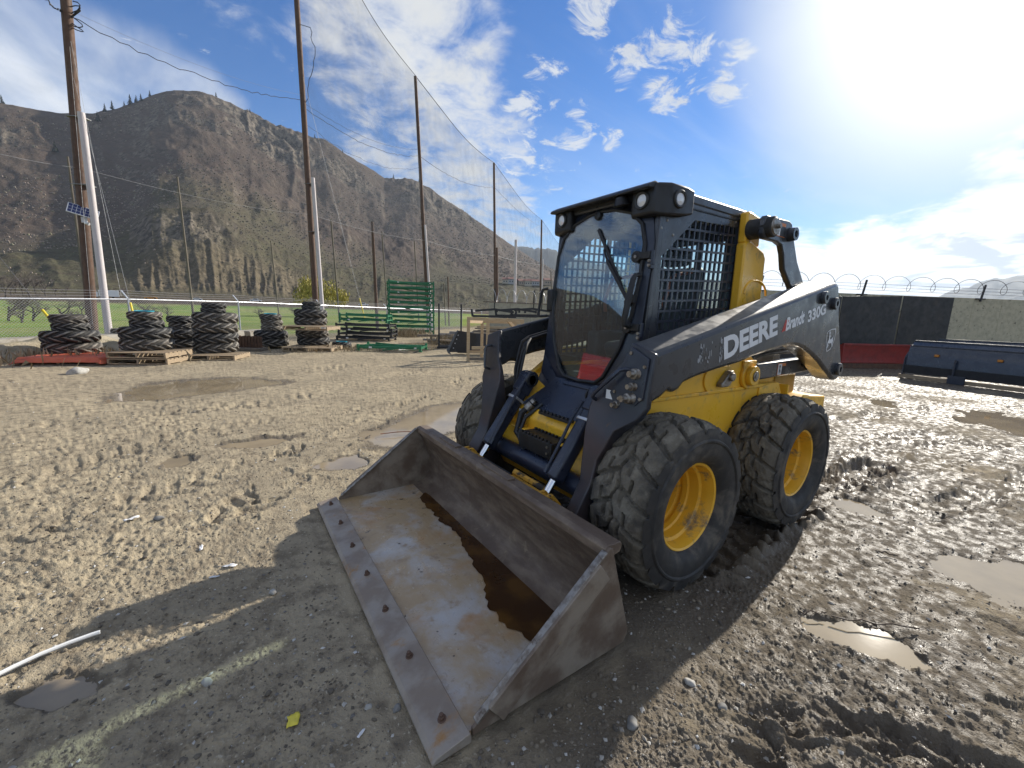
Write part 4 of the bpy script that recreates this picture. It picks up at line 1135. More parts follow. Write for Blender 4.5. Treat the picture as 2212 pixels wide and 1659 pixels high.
# hinges, handles, latch
for (hx, hy) in (TP(670, 610), ((1800 + 1600 / 2.37) / 1.82278, (1200 + 215 / 2.37) / 1.82278)):
    c = gh(hx, hy); y0 = c.y
    mb = MB(); mb.cyl(c + Vector((-.012, -.01, 0)), c + Vector((.014, -.01, 0)), .034, n=20); mb.box((c.x, (c.y + .445) / 2, c.z + .004), (.022, .445 - c.y + .01, .042)); hg = part(mb, 'door_hinge', BLK, .004)
    mb = MB(); mb.cyl((c.x - .015, .452, c.z - .05), (c.x - .015, .452, c.z + .03), .013, n=10); mb.box((c.x - .018, .448, c.z - .045), (.035, .02, .055)); part(mb, 'hinge_block', NAVY, .003, parent=hg)
    for dz in (-.03, -.055):
        mb = MB(); mb.cyl((c.x, .448, c.z + dz), (c.x + .012, .448, c.z + dz), .009, n=6); part(mb, 'bolt', STEEL, 0, parent=hg)
    mb = MB(); mb.cyl(c + Vector((.013, -.01, 0)), c + Vector((.020, -.01, 0)), .010, n=6); part(mb, 'bolt', STEEL, 0, parent=hg)
mb = MB(); mb.tube([(.555, .40, 1.66), (.59, .395, 1.655), (.605, .392, 1.63), (.63, .388, 1.50), (.645, .385, 1.40), (.64, .385, 1.37), (.60, .39, 1.355)], [.012, .014, .017, .019, .019, .016, .012], 10); part(mb, 'grab_handle', BLK, 0)
c = gh(*TP(372, 313)); mb = MB(); mb.lathe([(0, .022), (.012, .02), (.026, .016), (.030, .0)], c - Vector((.015, 0, 0)), (1, 0, .1), 18); part(mb, 'glass_latch', BLK, 0)
mb = MB(); mb.box((.555, -.40, 1.52), (.05, .06, .16)); dl_ = part(mb, 'door_latch', BLK, .012)
mb = MB(); mb.tube([(.555, -.435, 1.61), (.57, -.485, 1.60), (.575, -.50, 1.57), (.595, -.50, 1.42), (.59, -.485, 1.40), (.57, -.43, 1.405)], .011, 8); part(mb, 'latch_handle', BLK, 0, parent=dl_)
# interior
mb = MB(); mb.prism([(-.30, 1.18), (-.40, 1.75), (-.36, 1.80), (-.28, 1.78), (-.20, 1.28), (-.16, 1.24), (.14, 1.22), (.16, 1.18), (.12, 1.10), (-.28, 1.10)], 'y', -.23, .23); part(mb, 'seat', SEATM, .03)
mb = MB(); mb.box((-.36, 0, 1.88), (.07, .22, .14)); part(mb, 'headrest', SEATM, .03)
mb = MB()
for s in (1, -1):
    mb = MB(); mb.box((-.02, s * .32, 1.20), (.42, .10, .20)); part(mb, 'console', SEATM, .02)
for s in (1, -1):
    mb = MB(); mb.tube([(.15, s * .30, 1.28), (.18, s * .29, 1.38), (.19, s * .28, 1.42)], [.012, .012, .024], 8); mb.lathe([(0, .05), (.025, .04), (.03, 0), (.022, -.04), (0, -.05)], (.195, s * .28, 1.46), (.2, 0, 1), 12); part(mb, 'joystick', BLK, 0)
mb = MB(); mb.box((.05, 0, 1.0), (1.0, .84, .04)); part(mb, 'cab_floor', SEATM, 0)
mb = MB(); mb.tube([(-.2, .26, 1.75), (.05, .27, 1.70), (.12, .27, 1.55), (.12, .26, 1.45)], .014, 8); mb.tube([(-.2, -.26, 1.75), (.05, -.27, 1.70), (.12, -.27, 1.55), (.12, -.26, 1.45)], .014, 8); part(mb, 'seat_bar', M('orange_grip', (.35, .10, .05), .5), 0)

# ---- bucket
def bucket_mat():
    m, nt, p, out = newmat('bucket_steel'); N = NT(nt); co = N.coord('Object')
    n1 = N.noise(co, 2.6, 9, .65, .3); n2 = N.noise(co, 11, 8, .68, .2); n3 = N.noise(co, 45, 6, .65, 0, (1, .35, 1))
    c = N.mix(N.mapr(n1, .34, .56), (.47, .445, .41), (.41, .295, .165))
    c = N.mix(N.mapr(n2, .52, .72), c, (.32, .23, .145))
    c = N.mix(N.mapr(n3, .60, .72), c, (.52, .47, .38))
    c = N.mix(N.math('MULTIPLY', N.mapr(N.noise(co, 4.1, 7, .6, .3), .50, .70), .75), c, (.40, .215, .075))
    c = N.mix(N.mapr(N.noise(co, 17, 5, .6), .66, .70), c, (.06, .045, .035))
    N.l(c, p.inputs['Base Color'])
    p.inputs['Metallic'].default_value = .12
    N.l(N.mapr(n2, .3, .7, .24, .50), p.inputs['Roughness'])
    N.l(N.bump(N.math('ADD', n2, N.math('MULTIPLY', n3, .5)), .35, .006), p.inputs['Normal'])
    return m
BKM = bucket_mat()
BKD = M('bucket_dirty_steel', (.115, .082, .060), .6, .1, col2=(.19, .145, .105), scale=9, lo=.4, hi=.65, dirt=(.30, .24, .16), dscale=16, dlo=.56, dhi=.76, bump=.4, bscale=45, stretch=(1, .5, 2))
BKS = M('bucket_side_steel', (.27, .225, .175), .55, .15, col2=(.14, .10, .072), scale=6, lo=.38, hi=.64, dirt=(.42, .32, .13), dscale=5, dlo=.58, dhi=.74, bump=.3, bscale=50)
prof = [(2.02, .022), (1.46, .020), (1.385, .028), (1.32, .055), (1.28, .10), (1.262, .17), (1.268, .25), (1.295, .33), (1.335, .40), (1.368, .455)]
YB = 1.008
bk = bpy.data.objects.new('bucket', None); COL.objects.link(bk); bk.parent = SK; bk['label'] = 'rusty steel bucket resting on the ground'
def sheet(prof, y0, y1, th, nm, mats, seg=1, bevel=.0, smooth=40):
    mb = MB(); n = len(prof); off = []
    for i, (x, z) in enumerate(prof):
        a = prof[max(0, i - 1)]; b = prof[min(n - 1, i + 1)]; dx, dz = b[0] - a[0], b[1] - a[1]; L = math.hypot(dx, dz)
        off.append((x + dz / L * -th * -1 * -1, z - dx / L * -th * -1))
    vs = [(x, y0, z) for x, z in prof] + [(x, y1, z) for x, z in prof] + [(x, y0, z) for x, z in off] + [(x, y1, z) for x, z in off]
    fs = []
    for i in range(n - 1):
        fs += [(i, i + 1, n + i + 1, n + i), (2 * n + i, 3 * n + i, 3 * n + i + 1, 2 * n + i + 1), (i, 2 * n + i, 2 * n + i + 1, i + 1), (n + i, n + i + 1, 3 * n + i + 1, 3 * n + i)]
    fs += [(0, n, 3 * n, 2 * n), (n - 1, 3 * n - 1, 4 * n - 1, 2 * n - 1)]
    mb.add(vs, fs); return part(mb, nm, mats, bevel, smooth, bk)
# floor subdivided for puddle stain: floor and back as separate plates
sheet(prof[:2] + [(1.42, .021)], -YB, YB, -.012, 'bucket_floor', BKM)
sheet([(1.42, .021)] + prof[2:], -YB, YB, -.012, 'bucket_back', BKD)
mb = MB(); mb.prism([(2.135, .004), (2.135, .012), (2.12, .026), (2.0, .044), (1.995, .026), (1.995, .004)], 'y', -1.032, 1.032); ce = part(mb, 'cutting_edge', M('worn_edge_steel', (.33, .285, .235), .5, .15, col2=(.24, .19, .145), scale=7, lo=.38, hi=.62, dirt=(.36, .20, .08), dscale=5, dlo=.56, dhi=.70, bump=.3, bscale=40), .003, 30, bk)
for k in range(7):
    y = -.93 + k * .31
    mb = MB(); c = (2.055, y, .0355)
    mb.cyl(c, (c[0] + .001, y, c[2] + .004), .016, n=14); mb.cyl((c[0], y, c[2] + .004), (c[0] + .003, y, c[2] + .016), .0115, n=6); mb.cyl((c[0] + .003, y, c[2] + .018), (c[0] + .004, y, c[2] + .024), .008, n=8)
    part(mb, 'bolt', M('rusty_bolt', (.14, .085, .06), .7, .3) if k == 0 else bpy.data.materials['rusty_bolt'], .002, 35, bk)
for s in (1, -1):
    mb = MB(); mb.prism([(1.985, .012), (1.985, .040), (1.40, .475), (1.368, .500), (1.352, .495), (1.215, .07), (1.215, .045), (1.24, .012)], 'y', s * YB, s * (YB + .014)); part(mb, 'bucket_side', BKS, .003, 30, bk)
    mb = MB(); mb.beam((1.97, s * (YB + .002), .052), (1.385, s * (YB + .002), .487), .030, .010, up=(.6, 0, .8)); part(mb, 'side_edge_bar', STEEL, .003, 30, bk)
    mb = MB(); mb.beam((1.90, s * (YB + .020), .055), (1.40, s * (YB + .020), .415), .014, .10, up=(.6, 0, .8)); part(mb, 'side_stiffener', BKS, .003, 30, bk)
# top lip bar
mb = MB(); mb.prism([(1.373, .448), (1.385, .458), (1.382, .492), (1.36, .505), (1.29, .500), (1.28, .485), (1.29, .455), (1.345, .445)], 'y', -YB, YB); part(mb, 'top_bar', BKD, .004, 30, bk)
for yy, ww in ((.12, .30), (-.5, .26)):
    mb = MB(); mb.box((1.335, yy, .508), (.05, ww, .014)); part(mb, 'top_pad', BKD, .003, 30, bk)
# puddle of rusty water lying in the bucket corner
m, nt, p, out = newmat('rusty_water'); N = NT(nt); co = N.coord('Object')
N.l(N.mix(N.mapr(N.noise(co, 5, 6), .4, .62), (.045, .020, .008), (.10, .047, .012)), p.inputs['Base Color']); p.inputs['Roughness'].default_value = .06
mb = MB(); rndp = random.Random(11); top = []; bot = []
NS = 60
for k in range(NS + 1):
    y = -.80 + 1.66 * k / NS
    t = k / NS
    wv = .035 + .05 * math.sin(t * 7 + .8) ** 2 * (.4 + t) + (.17 * math.exp(-((t - .82) / .15) ** 2)) + .02 * math.exp(-((t - .3) / .1) ** 2) + rndp.uniform(-.014, .014) - .10 * max(0, .05 - t) * 10
    top.append((1.42 + wv, y, .0245)); bot.append((1.345, y, .0445 if False else .0245 + .004))
vs = top + bot; n = NS + 1
mb.add(vs, [(i, i + 1, n + i + 1, n + i) for i in range(NS)])
part(mb, 'rainwater', m, 0, 0, bk, label='rusty brown rainwater lying in the bucket')
# ---- quick attach
mb = MB()
mb.prism([(1.19, .12), (1.25, .11), (1.27, .30), (1.30, .455), (1.26, .475), (1.20, .45)], 'y', -.46, .43); qa = part(mb, 'quick_attach', YELMUD, .01)
for y in (-.47, -.42, .39, .45):
    mb = MB(); mb.prism([(1.08, .16), (1.10, .10), (1.24, .10), (1.28, .36), (1.27, .47), (1.20, .47), (1.14, .40)], 'y', y, y + .02); part(mb, 'hitch_plate', YELMUD, .006, parent=qa)
mb = MB(); mb.tube([(1.20, .10, .47), (1.16, .2, .44), (1.13, .34, .42)], .02, 8); part(mb, 'latch_lever', YELMUD, 0, parent=qa)
mb = MB(); mb.cyl((1.24, -.20, .455), (1.24, .12, .455), .018, n=10); part(mb, 'latch_spring', BLK, 0, parent=qa)

# ================================================================== YARD
def on_line(U, sd=0.0, V=660):
    d = ray(U, V); dx, dy = float(d[0]), float(d[1])
    s0 = float(fence_sd(CPOS[0], CPOS[1])); k = dx * FN[0] + dy * FN[1]
    t = (sd - s0) / k
    return Vector((CPOS[0] + t * dx, CPOS[1] + t * dy, 0))
def vert(U, V, x, y):
    d = ray(U, V); t = math.hypot(x - CPOS[0], y - CPOS[1]) / math.hypot(d[0], d[1])
    return Vector(tuple(float(q) for q in CPOS + t * d))
def at_depth(U, V, dep, z=None):
    p = PD(U, V, dep); 
    if z is not None: p.z = z
    return p
WOOD = M('pallet_wood', (.36, .27, .17), .8, 0, col2=(.24, .185, .125), scale=7, bump=.3, bscale=40, stretch=(1, 6, 6))
WOODD = M('grey_old_wood', (.20, .165, .125), .85, 0, col2=(.12, .10, .08), scale=7, bump=.3, bscale=40, stretch=(1, 6, 6))
WOODL = M('fresh_lumber', (.46, .345, .21), .75, 0, col2=(.38, .27, .15), scale=7, bump=.2, bscale=40, stretch=(1, 6, 6))
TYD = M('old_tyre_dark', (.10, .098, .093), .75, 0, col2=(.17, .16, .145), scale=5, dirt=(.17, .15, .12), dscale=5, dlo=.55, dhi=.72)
TYG = M('old_tyre_dusty_lit', (.26, .24, .21), .85, 0, col2=(.055, .052, .048), scale=5, dirt=(.23, .205, .17), dscale=6, dlo=.48, dhi=.66)
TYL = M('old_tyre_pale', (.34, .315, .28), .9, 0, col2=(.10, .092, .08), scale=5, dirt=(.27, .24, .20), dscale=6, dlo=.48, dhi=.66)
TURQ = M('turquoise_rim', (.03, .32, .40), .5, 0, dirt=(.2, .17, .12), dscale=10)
TYGAP_SHADE = {'dark': M('tyre_gap_shade_dark', (.02, .02, .021), .8, 0, col2=(.04, .038, .035), scale=6), 'dusty': M('tyre_gap_shade_dusty', (.05, .046, .04), .9, 0, col2=(.09, .08, .07), scale=6), 'pale': M('tyre_gap_shade_pale', (.10, .09, .075), .9, 0, col2=(.15, .135, .115), scale=6)}  # bars paler, gaps darker: lug dust, sunlight and groove shade in the colour
def tyre_set(nm, R, wd, bead, nl, dep, nth):
    base = make_tyre(nm, R, wd, bead, nl, dep, nth, 'bar', [TYD, TYD])
    out = {}
    for k, mt in (('dark', TYD), ('dusty', TYG), ('pale', TYL)):
        me = base.copy(); me.materials[0] = TYGAP_SHADE[k]; me.materials[1] = mt; out[k] = me
    return out
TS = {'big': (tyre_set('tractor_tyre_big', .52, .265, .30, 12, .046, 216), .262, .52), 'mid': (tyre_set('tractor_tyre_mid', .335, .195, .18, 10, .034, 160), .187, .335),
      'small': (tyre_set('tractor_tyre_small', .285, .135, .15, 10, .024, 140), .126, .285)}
mb = MB(); mb.lathe([(.225, .07), (.22, .03), (.20, .0), (.10, .0), (.06, .02), (.055, .02)], (0, 0, 0), (0, 1, 0), 28); _t = mb.build('rim', TURQ, None, 35); TRIM = _t.data; bpy.data.objects.remove(_t)
ORD = ['lowest', 'second', 'third', 'fourth', 'fifth', 'sixth', 'seventh', 'eighth']
rt = random.Random(21)
def stack(U, V, items, where, z0, flat=None):
    c = G(U, V); z = z0 + hz(c.x, c.y) * 0
    for i, it in enumerate(items):
        kind, tone = it[0], it[1]
        S, h, R = TS[kind]
        x = c.x + rt.uniform(-.03, .03); y = c.y + rt.uniform(-.03, .03)
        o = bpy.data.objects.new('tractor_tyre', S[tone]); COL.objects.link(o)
        o.location = (x, y, z + h / 2); o.rotation_euler = (PI / 2 + rt.uniform(-.03, .03), rt.uniform(-.03, .03), rt.uniform(0, 6.28))
        hasrim = len(it) > 2
        tag(o, '%s tyre from the bottom, %s, in the stack %s' % (ORD[i], ('%s %s' % (tone, kind)), where), 'tyre', 'tractor tyres stacked along the fence')
        if hasrim:
            r = bpy.data.objects.new('rim', TRIM); COL.objects.link(r); r.parent = o; r.location = (0, .05, 0)
            r.scale = (R / .40, 1, R / .40)
        z += h
    return c
# pallets
mbp = MB(); mbp.box((0, 0, 0), (1.2, .095, .018)); _p = mbp.build('deck_board', WOOD, None, 0); BRD = _p.data; bpy.data.objects.remove(_p)
mbp = MB(); mbp.box((0, 0, 0), (.04, 1.0, .09)); _p = mbp.build('stringer', WOOD, None, 0); STR = _p.data; bpy.data.objects.remove(_p)
BRDD = BRD.copy(); BRDD.materials.clear(); BRDD.materials.append(WOODD)
def pallet(loc, rz, label, dark=False, sc=1.0):
    r = empty('wooden_pallet', loc, rz, label, 'pallet', 'wooden pallets in the yard'); r.scale = (sc, sc, 1)
    for i in range(7): link_copy(bpy.data.objects[0] if False else type('o', (), {'data': BRDD if dark else BRD}), 'deck_board', (0, -.45 + .15 * i, .131 + rt.uniform(-.002, .002)), (0, 0, rt.uniform(-.012, .012)), parent=r)
    for x in (-.58, 0, .58): link_copy(type('o', (), {'data': STR}), 'stringer', (x, 0, .0765), parent=r)
    for i in (0, 3, 6): link_copy(type('o', (), {'data': BRDD if dark else BRD}), 'bottom_board', (0, -.45 + .15 * i, .0215), parent=r)
    return r
ry = math.atan2(RH[1], RH[0])
c1 = G(165, 783)
pallet((c1.x, c1.y, 0.0), ry + .32, 'wooden pallet under the orange tarp', True, 1.15)
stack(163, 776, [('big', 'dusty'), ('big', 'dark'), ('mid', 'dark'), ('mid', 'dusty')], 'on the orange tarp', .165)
pallet(tuple(G(330, 783)), ry + .18, 'two-layer pale pallet beside the orange tarp, lower one', False)
p2 = G(330, 783); pallet((p2.x, p2.y, .145), ry + .15, 'two-layer pale pallet beside the orange tarp, upper one', False)
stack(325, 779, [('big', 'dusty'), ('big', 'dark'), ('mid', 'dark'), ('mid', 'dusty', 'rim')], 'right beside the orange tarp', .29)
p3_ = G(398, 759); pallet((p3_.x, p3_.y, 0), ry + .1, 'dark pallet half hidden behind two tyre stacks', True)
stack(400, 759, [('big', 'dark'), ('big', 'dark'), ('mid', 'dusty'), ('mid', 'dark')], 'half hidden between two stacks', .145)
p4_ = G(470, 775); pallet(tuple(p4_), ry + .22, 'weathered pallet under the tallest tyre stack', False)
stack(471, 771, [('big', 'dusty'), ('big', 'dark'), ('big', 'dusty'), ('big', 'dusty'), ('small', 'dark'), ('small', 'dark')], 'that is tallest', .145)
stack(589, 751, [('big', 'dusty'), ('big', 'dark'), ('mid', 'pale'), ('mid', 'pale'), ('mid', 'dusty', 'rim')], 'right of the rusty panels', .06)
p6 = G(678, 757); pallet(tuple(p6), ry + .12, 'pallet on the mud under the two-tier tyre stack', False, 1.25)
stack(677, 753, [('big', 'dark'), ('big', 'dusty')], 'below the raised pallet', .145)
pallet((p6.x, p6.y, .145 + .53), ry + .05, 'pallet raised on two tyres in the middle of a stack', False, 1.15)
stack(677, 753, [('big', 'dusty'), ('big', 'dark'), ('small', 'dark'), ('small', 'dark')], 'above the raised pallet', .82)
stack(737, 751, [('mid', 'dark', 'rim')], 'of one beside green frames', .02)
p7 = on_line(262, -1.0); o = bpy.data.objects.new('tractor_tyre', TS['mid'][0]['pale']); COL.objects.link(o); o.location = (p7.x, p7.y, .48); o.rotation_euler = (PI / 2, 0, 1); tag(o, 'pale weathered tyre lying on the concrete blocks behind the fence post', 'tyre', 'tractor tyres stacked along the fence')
# orange tarp
def tarp():
    n = 46; u = np.linspace(-1, 1, n); A, B = np.meshgrid(u, u, indexing='ij')
    X = A * .86; Y = B * .68
    ex = np.maximum(np.abs(X) - .66, 0); ey = np.maximum(np.abs(Y) - .54, 0); e = np.hypot(ex, ey)
    Z = .158 - e * .75 + .016 * ridged(A * 3 + 4, B * 3, 4) + .012 * fbm(A * 9, B * 9, 3)
    Z = np.maximum(Z, .012 + .015 * vnoise(A * 9, B * 9))
    X = X - np.sign(X) * ex * .35; Y = Y - np.sign(Y) * ey * .35
    mt = M('orange_tarp', (.52, .115, .05), .6, 0, col2=(.42, .085, .045), scale=5, dirt=(.35, .22, .15), dscale=7, dlo=.6, dhi=.8)
    o = grid_mesh('orange_tarp', X, Y, Z, mt); o.location = (c1.x, c1.y, 0.01); o.rotation_euler = (0, 0, ry + .32)
    sm = o.modifiers.new('solid', 'SOLIDIFY'); sm.thickness = .003
    tag(o, 'crumpled orange tarp under the leftmost tyre stack', 'tarp')
tarp()
# rusty corrugated panels standing between stacks
pr = G(540, 757); r = empty('rusty_panel_bundle', tuple(pr), ry + .05, 'bundle of rusty brown corrugated panels standing between tyre stacks', 'panels')
RUST = M('rusty_sheet', (.13, .072, .043), .85, 0, col2=(.085, .05, .034), scale=6)
for k in range(16):
    mb = MB(); mb.box((-.36 + .048 * k, (k % 2) * .02, .27), (.032, .05, .36 + .02 * (k % 3))); mb.build('sheet', RUST, r, 0)
mb = MB(); mb.box((0, 0, .05), (.9, .5, .08)); mb.build('skid', WOODD, r, 0)

# concrete blocks and dirt bank along the fence
CONC = M('concrete', (.33, .305, .255), .9, 0, col2=(.245, .22, .18), scale=3, dirt=(.17, .14, .10), dscale=4, dlo=.5, dhi=.68, bump=.4, bscale=30, bdist=.01)
fz = math.atan2(FD[1], FD[0])
bl = []
t0 = on_line(-60, -1.15); t1 = on_line(590, -1.15); L = (t1 - t0).length; nb = int(L / 1.56)
labels_b = ['cut off by the left picture edge', 'behind the leftmost tyre stack', 'behind the turquoise rim stack', 'behind the half hidden stack', 'behind the tallest tyre stack', 'behind the rusty panels', 'behind the stack right of the panels', 'at the far end of the row']
for k in range(nb):
    p = t0 + (t1 - t0) * ((k + .5) / nb)
    mb = MB(); mb.prism([(-.37, 0), (.37, 0), (.37, .66), (.33, .74), (-.33, .74), (-.37, .66)], 'x', -.755, .755)
    o = mb.build('concrete_block', CONC, None, 30, .012); o.location = (p.x, p.y, -.33 + rt.uniform(-.03, .03)); o.rotation_euler = (rt.uniform(-.02, .02), rt.uniform(-.03, .03), fz + rt.uniform(-.04, .04))
    tag(o, 'pale concrete block of the low wall, %s' % (labels_b[k] if k < len(labels_b) else 'block %s' % k), 'concrete block', 'concrete blocks along the fence')
def bank():
    n, m_ = 60, 36; A, B = np.meshgrid(np.linspace(-1, 1, n), np.linspace(-1, 1, m_), indexing='ij')
    p = on_line(25, -2.2)
    X = A * 3.2; Y = B * .9
    Z = .80 * np.clip(1 - np.abs(A) ** 2.6, 0, 1) * np.clip(1 - np.abs(B) ** 1.6, 0, 1) * (.8 + .3 * fbm(A * 2, B * 2, 3)) + .05 * fbm(A * 8, B * 5, 4) - .06
    mt = M('dirt_bank', (.34, .29, .205), .95, 0, col2=(.25, .215, .14), scale=4, dirt=(.13, .125, .06), dscale=6, dlo=.55, dhi=.7, bump=.8, bscale=30, bdist=.03)
    o = grid_mesh('dirt_bank', X, Y, Z, mt); o.location = (p.x, p.y, -.05); o.rotation_euler = (0, 0, fz); tag(o, 'bank of pale dirt and dry weeds against the concrete blocks', None, None, 'structure')
bank()

# ---- chain link fence
GWIRE = M('dull_wire', (.22, .225, .23), .6, .3)
GALV = M('galvanised_steel', (.48, .50, .53), .42, .55, col2=(.38, .40, .43), scale=8)
WIRE = M('galvanised_wire', (.50, .51, .52), .5, .3)
YSL = M('yellow_sleeve', (.62, .48, .02), .5, 0)
FE = empty('chain_link_fence', tuple(on_line(278, 0)), 0, 'galvanised chain link fence with barbed wire along the far side of the yard', 'fence')
inv = Vector(FE.location)
pu = [-330, -60, 278, 515, 692, 835, 925, 998, 1041]
def railz(U): return float(np.interp(U, [-60, 0, 226, 415, 603, 797, 939, 1041], [1.38, 1.39, 1.48, 1.53, 1.565, 1.53, 1.545, 1.55]))
posts = []
for U in pu:
    p = on_line(U, 0); zr = railz(U); posts.append((p, zr))
    mb = MB(); mb.cyl((p.x, p.y, -.9), (p.x, p.y, zr + .03), .03, n=10)
    a = Vector((p.x, p.y, zr + .03)); b = a + Vector((FN[0] * .26, FN[1] * .26, .26))
    mb.beam(a, b, .045, .02); o = mb.build('post', GALV, FE, 35); o.matrix_parent_inverse = Matrix.Translation(-inv)
for (a, za), (b, zb) in zip(posts[:-1], posts[1:]):
    mb = MB(); mb.cyl((a.x, a.y, za), (b.x, b.y, zb), .021, n=8); o = mb.build('top_rail', GALV, FE, 35); o.matrix_parent_inverse = Matrix.Translation(-inv)
    for k in (.1, .18, .26):
        mb = MB(); q0 = Vector((a.x + FN[0] * k, a.y + FN[1] * k, za + .03 + k)); q1 = Vector((b.x + FN[0] * k, b.y + FN[1] * k, zb + .03 + k))
        mb.tube([q0 + (q1 - q0) * t + Vector((0, 0, -.03 * math.sin(t * PI))) for t in (0, .25, .5, .75, 1)], .0028, 4)
        o = mb.build('barbed_wire', WIRE, FE, 0); o.matrix_parent_inverse = Matrix.Translation(-inv)
def mesh_wires():
    mb = MB(); a, za = posts[1]; b, zb = posts[-2]
    L = (b - a).length; d = (b - a) / L; H = 1.85
    def zt(s): 
        q = a + d * s
        # interpolate rail height between posts
        acc = [((pp - a).dot(d), z) for pp, z in posts]
        return float(np.interp(s, [k[0] for k in acc], [k[1] for k in acc]))
    pitch = .075
    n = int(L / pitch)
    for k in range(-int(H / pitch), n):
        for sg in (1, -1):
            s0 = k * pitch; s1 = s0 + H
            c0, c1_ = max(s0, 0), min(s1, L)
            if c1_ <= c0: continue
            h0, h1 = (c0 - s0), (c1_ - s0)
            if sg < 0: h0, h1 = H - h0, H - h1
            z0 = zt((c0 + c1_) / 2) - H
            p = a + d * c0; q = a + d * c1_
            zc = zt(c0) - H; zd = zt(c1_) - H
            mb.tube([(p.x, p.y, zc + h0), (q.x, q.y, zd + h1)], .0034, 3, caps=False)
    o = mb.build('chain_link_mesh', WIRE, FE, 0, fixn=False); o.matrix_parent_inverse = Matrix.Translation(-inv); o['kind'] = 'stuff'
mesh_wires()

# ---- tall poles, net, cables
POLE = M('brown_pole_wood', (.115, .065, .042), .8, 0, col2=(.075, .048, .035), scale=3, bump=.2, bscale=30, stretch=(6, 6, .6))
POLEG = M('grey_pole_wood', (.16, .135, .105), .85, 0, col2=(.11, .09, .07), scale=3, stretch=(6, 6, .6))
POLEW = M('pale_pole', (.56, .51, .50), .7, 0, col2=(.46, .43, .42), scale=3, stretch=(6, 6, .6))
CAB = M('black_cable', (.02, .02, .022), .6, 0)
GP = 'poles of the tall safety net'
POLES = {}
def pole(key, Ub, dep, a, b, H, r0, r1, mat, label, name='utility_pole', group=GP, topV=None):
    base = at_depth(Ub, 660, dep); x, y = base.x, base.y
    A_ = vert(a[0], a[1], x, y); B_ = vert(b[0], b[1], x, y)   # a upper, b lower
    d = (A_ - B_) / (A_.z - B_.z)
    zb = -.75
    if topV is not None: H = A_.z
    P0 = B_ + d * (zb - B_.z); P1_ = B_ + d * (H - B_.z)
    mb = MB(); n = 6
    mb.tube([(P1_ - P0) * (k / n) for k in range(n + 1)], [r0 + (r1 - r0) * k / n for k in range(n + 1)], 12)
    o = mb.build(name, mat, None, 40); o.location = P0; tag(o, label, 'pole', group)
    POLES[key] = (P0, P1_, d)
    return o
def on_pole(key, V):
    """point on a pole at picture row V"""
    P0, P1_, d = POLES[key]; lo, hi = 0., 1.
    best = None
    for k in range(400):
        q = P0 + (P1_ - P0) * (k / 399.)
        w = np.array(q[:]) - CPOS; zz = w.dot(CW)
        if zz <= 0: continue
        v = 829.5 - CF * w.dot(CU) / zz
        if best is None or abs(v - V) < best[0]: best = (abs(v - V), q)
    return best[1]
pole('P1', 203, 15.0, (142.4, 0), (189.3, 576), 25, .165, .12, POLE, 'tall brown pole bearing the solar panel, nearest of the net poles')
pole('P1b', 226, 14.85, (175, 243), (217, 576), 0, .115, .10, POLEW, 'pale wooden post strapped to the brown pole with solar panel', topV=1)
pole('P2', 690, 26.3, (640.8, 0), (677, 576), 25, .185, .13, POLE, 'tall brown pole behind the two-tier tyre stack')
pole('P2b', 698, 26.1, (675.5, 384), (689.5, 576), 0, .125, .11, POLEW, 'pale post strapped to the pole behind the two-tier tyre stack', topV=1)
pole('P3', 922, 41, (897, 165), (920, 590), 0, .20, .14, POLE, 'tall brown pole rising behind the tall green rack stack', topV=1)
pole('P3b', 927, 40.8, (918, 486), (925, 590), 0, .11, .10, POLEW, 'pale post strapped to the pole behind the green rack stack', topV=1)
pole('P4', 1070, 64.6, (1067, 352), (1069.5, 600), 0, .24, .16, POLE, 'tall brown pole above the beige wall with razor wire', topV=1)
pole('P5', 1168, 104, (1170, 475), (1168, 600), 0, .26, .2, POLE, 'farthest brown net pole, beside the cab', topV=1)
pole('P5b', 1172, 103.6, (1173, 560), (1171, 620), 0, .18, .16, POLEW, 'pale post strapped to the farthest brown net pole', topV=1)
pole('A', 191, 24, (146, 338), (177, 576), 0, .07, .05, POLEG, 'thin grey pole just left of the solar panel pole', topV=1)
pole('B', 418, 48, (383, 382), (413, 640), 0, .13, .09, POLEG, 'thin pale grey pole between the tyre stacks on the golf course', topV=1)
pole('C', 601, 60, (585, 520), (598, 640), 0, .10, .08, POLEG, 'short thin pole above the gap left of the two-tier stack', topV=1)
pole('D', 733, 58, (715, 475), (729, 640), 0, .12, .10, POLEG, 'thin dark pole right of the willow tree', topV=1)
pole('E', 815, 40, (804, 479), (812, 640), 0, .17, .13, POLE, 'brown pole just left of the tall green rack stack', topV=1)
pole('F', 833, 75, (825, 500), (831, 590), 0, .12, .10, POLEG, 'thin dark pole over the left corner of the green racks', topV=1)
pole('Gp', 901, 75, (895, 520), (899, 590), 0, .12, .10, POLEG, 'thin dark pole over the middle of the green racks', topV=1)
pole('Hp', 969, 56, (967.5, 598), (968.8, 650), 0, .10, .09, POLE, 'short dark brown pole right of the green racks', topV=1)
pole('Ip', 960.5, 60, (958.6, 613), (960.2, 650), 0, .09, .08, POLEG, 'short grey braced pole right of the green racks', topV=1)
pole('J', 1112, 55, (1114.5, 518), (1112, 640), 0, .20, .17, POLEW, 'pale slim mast above the beige wall', topV=1)
pole('K', 1074, 50, (1073.5, 535), (1074, 640), 0, .14, .13, POLE, 'dark short pole beside the net pole at the beige wall', topV=1)
pole('Lp', 1192, 90, (1190, 585), (1191.5, 640), 0, .13, .12, POLEG, 'short grey pole beside the cab handle', topV=1)
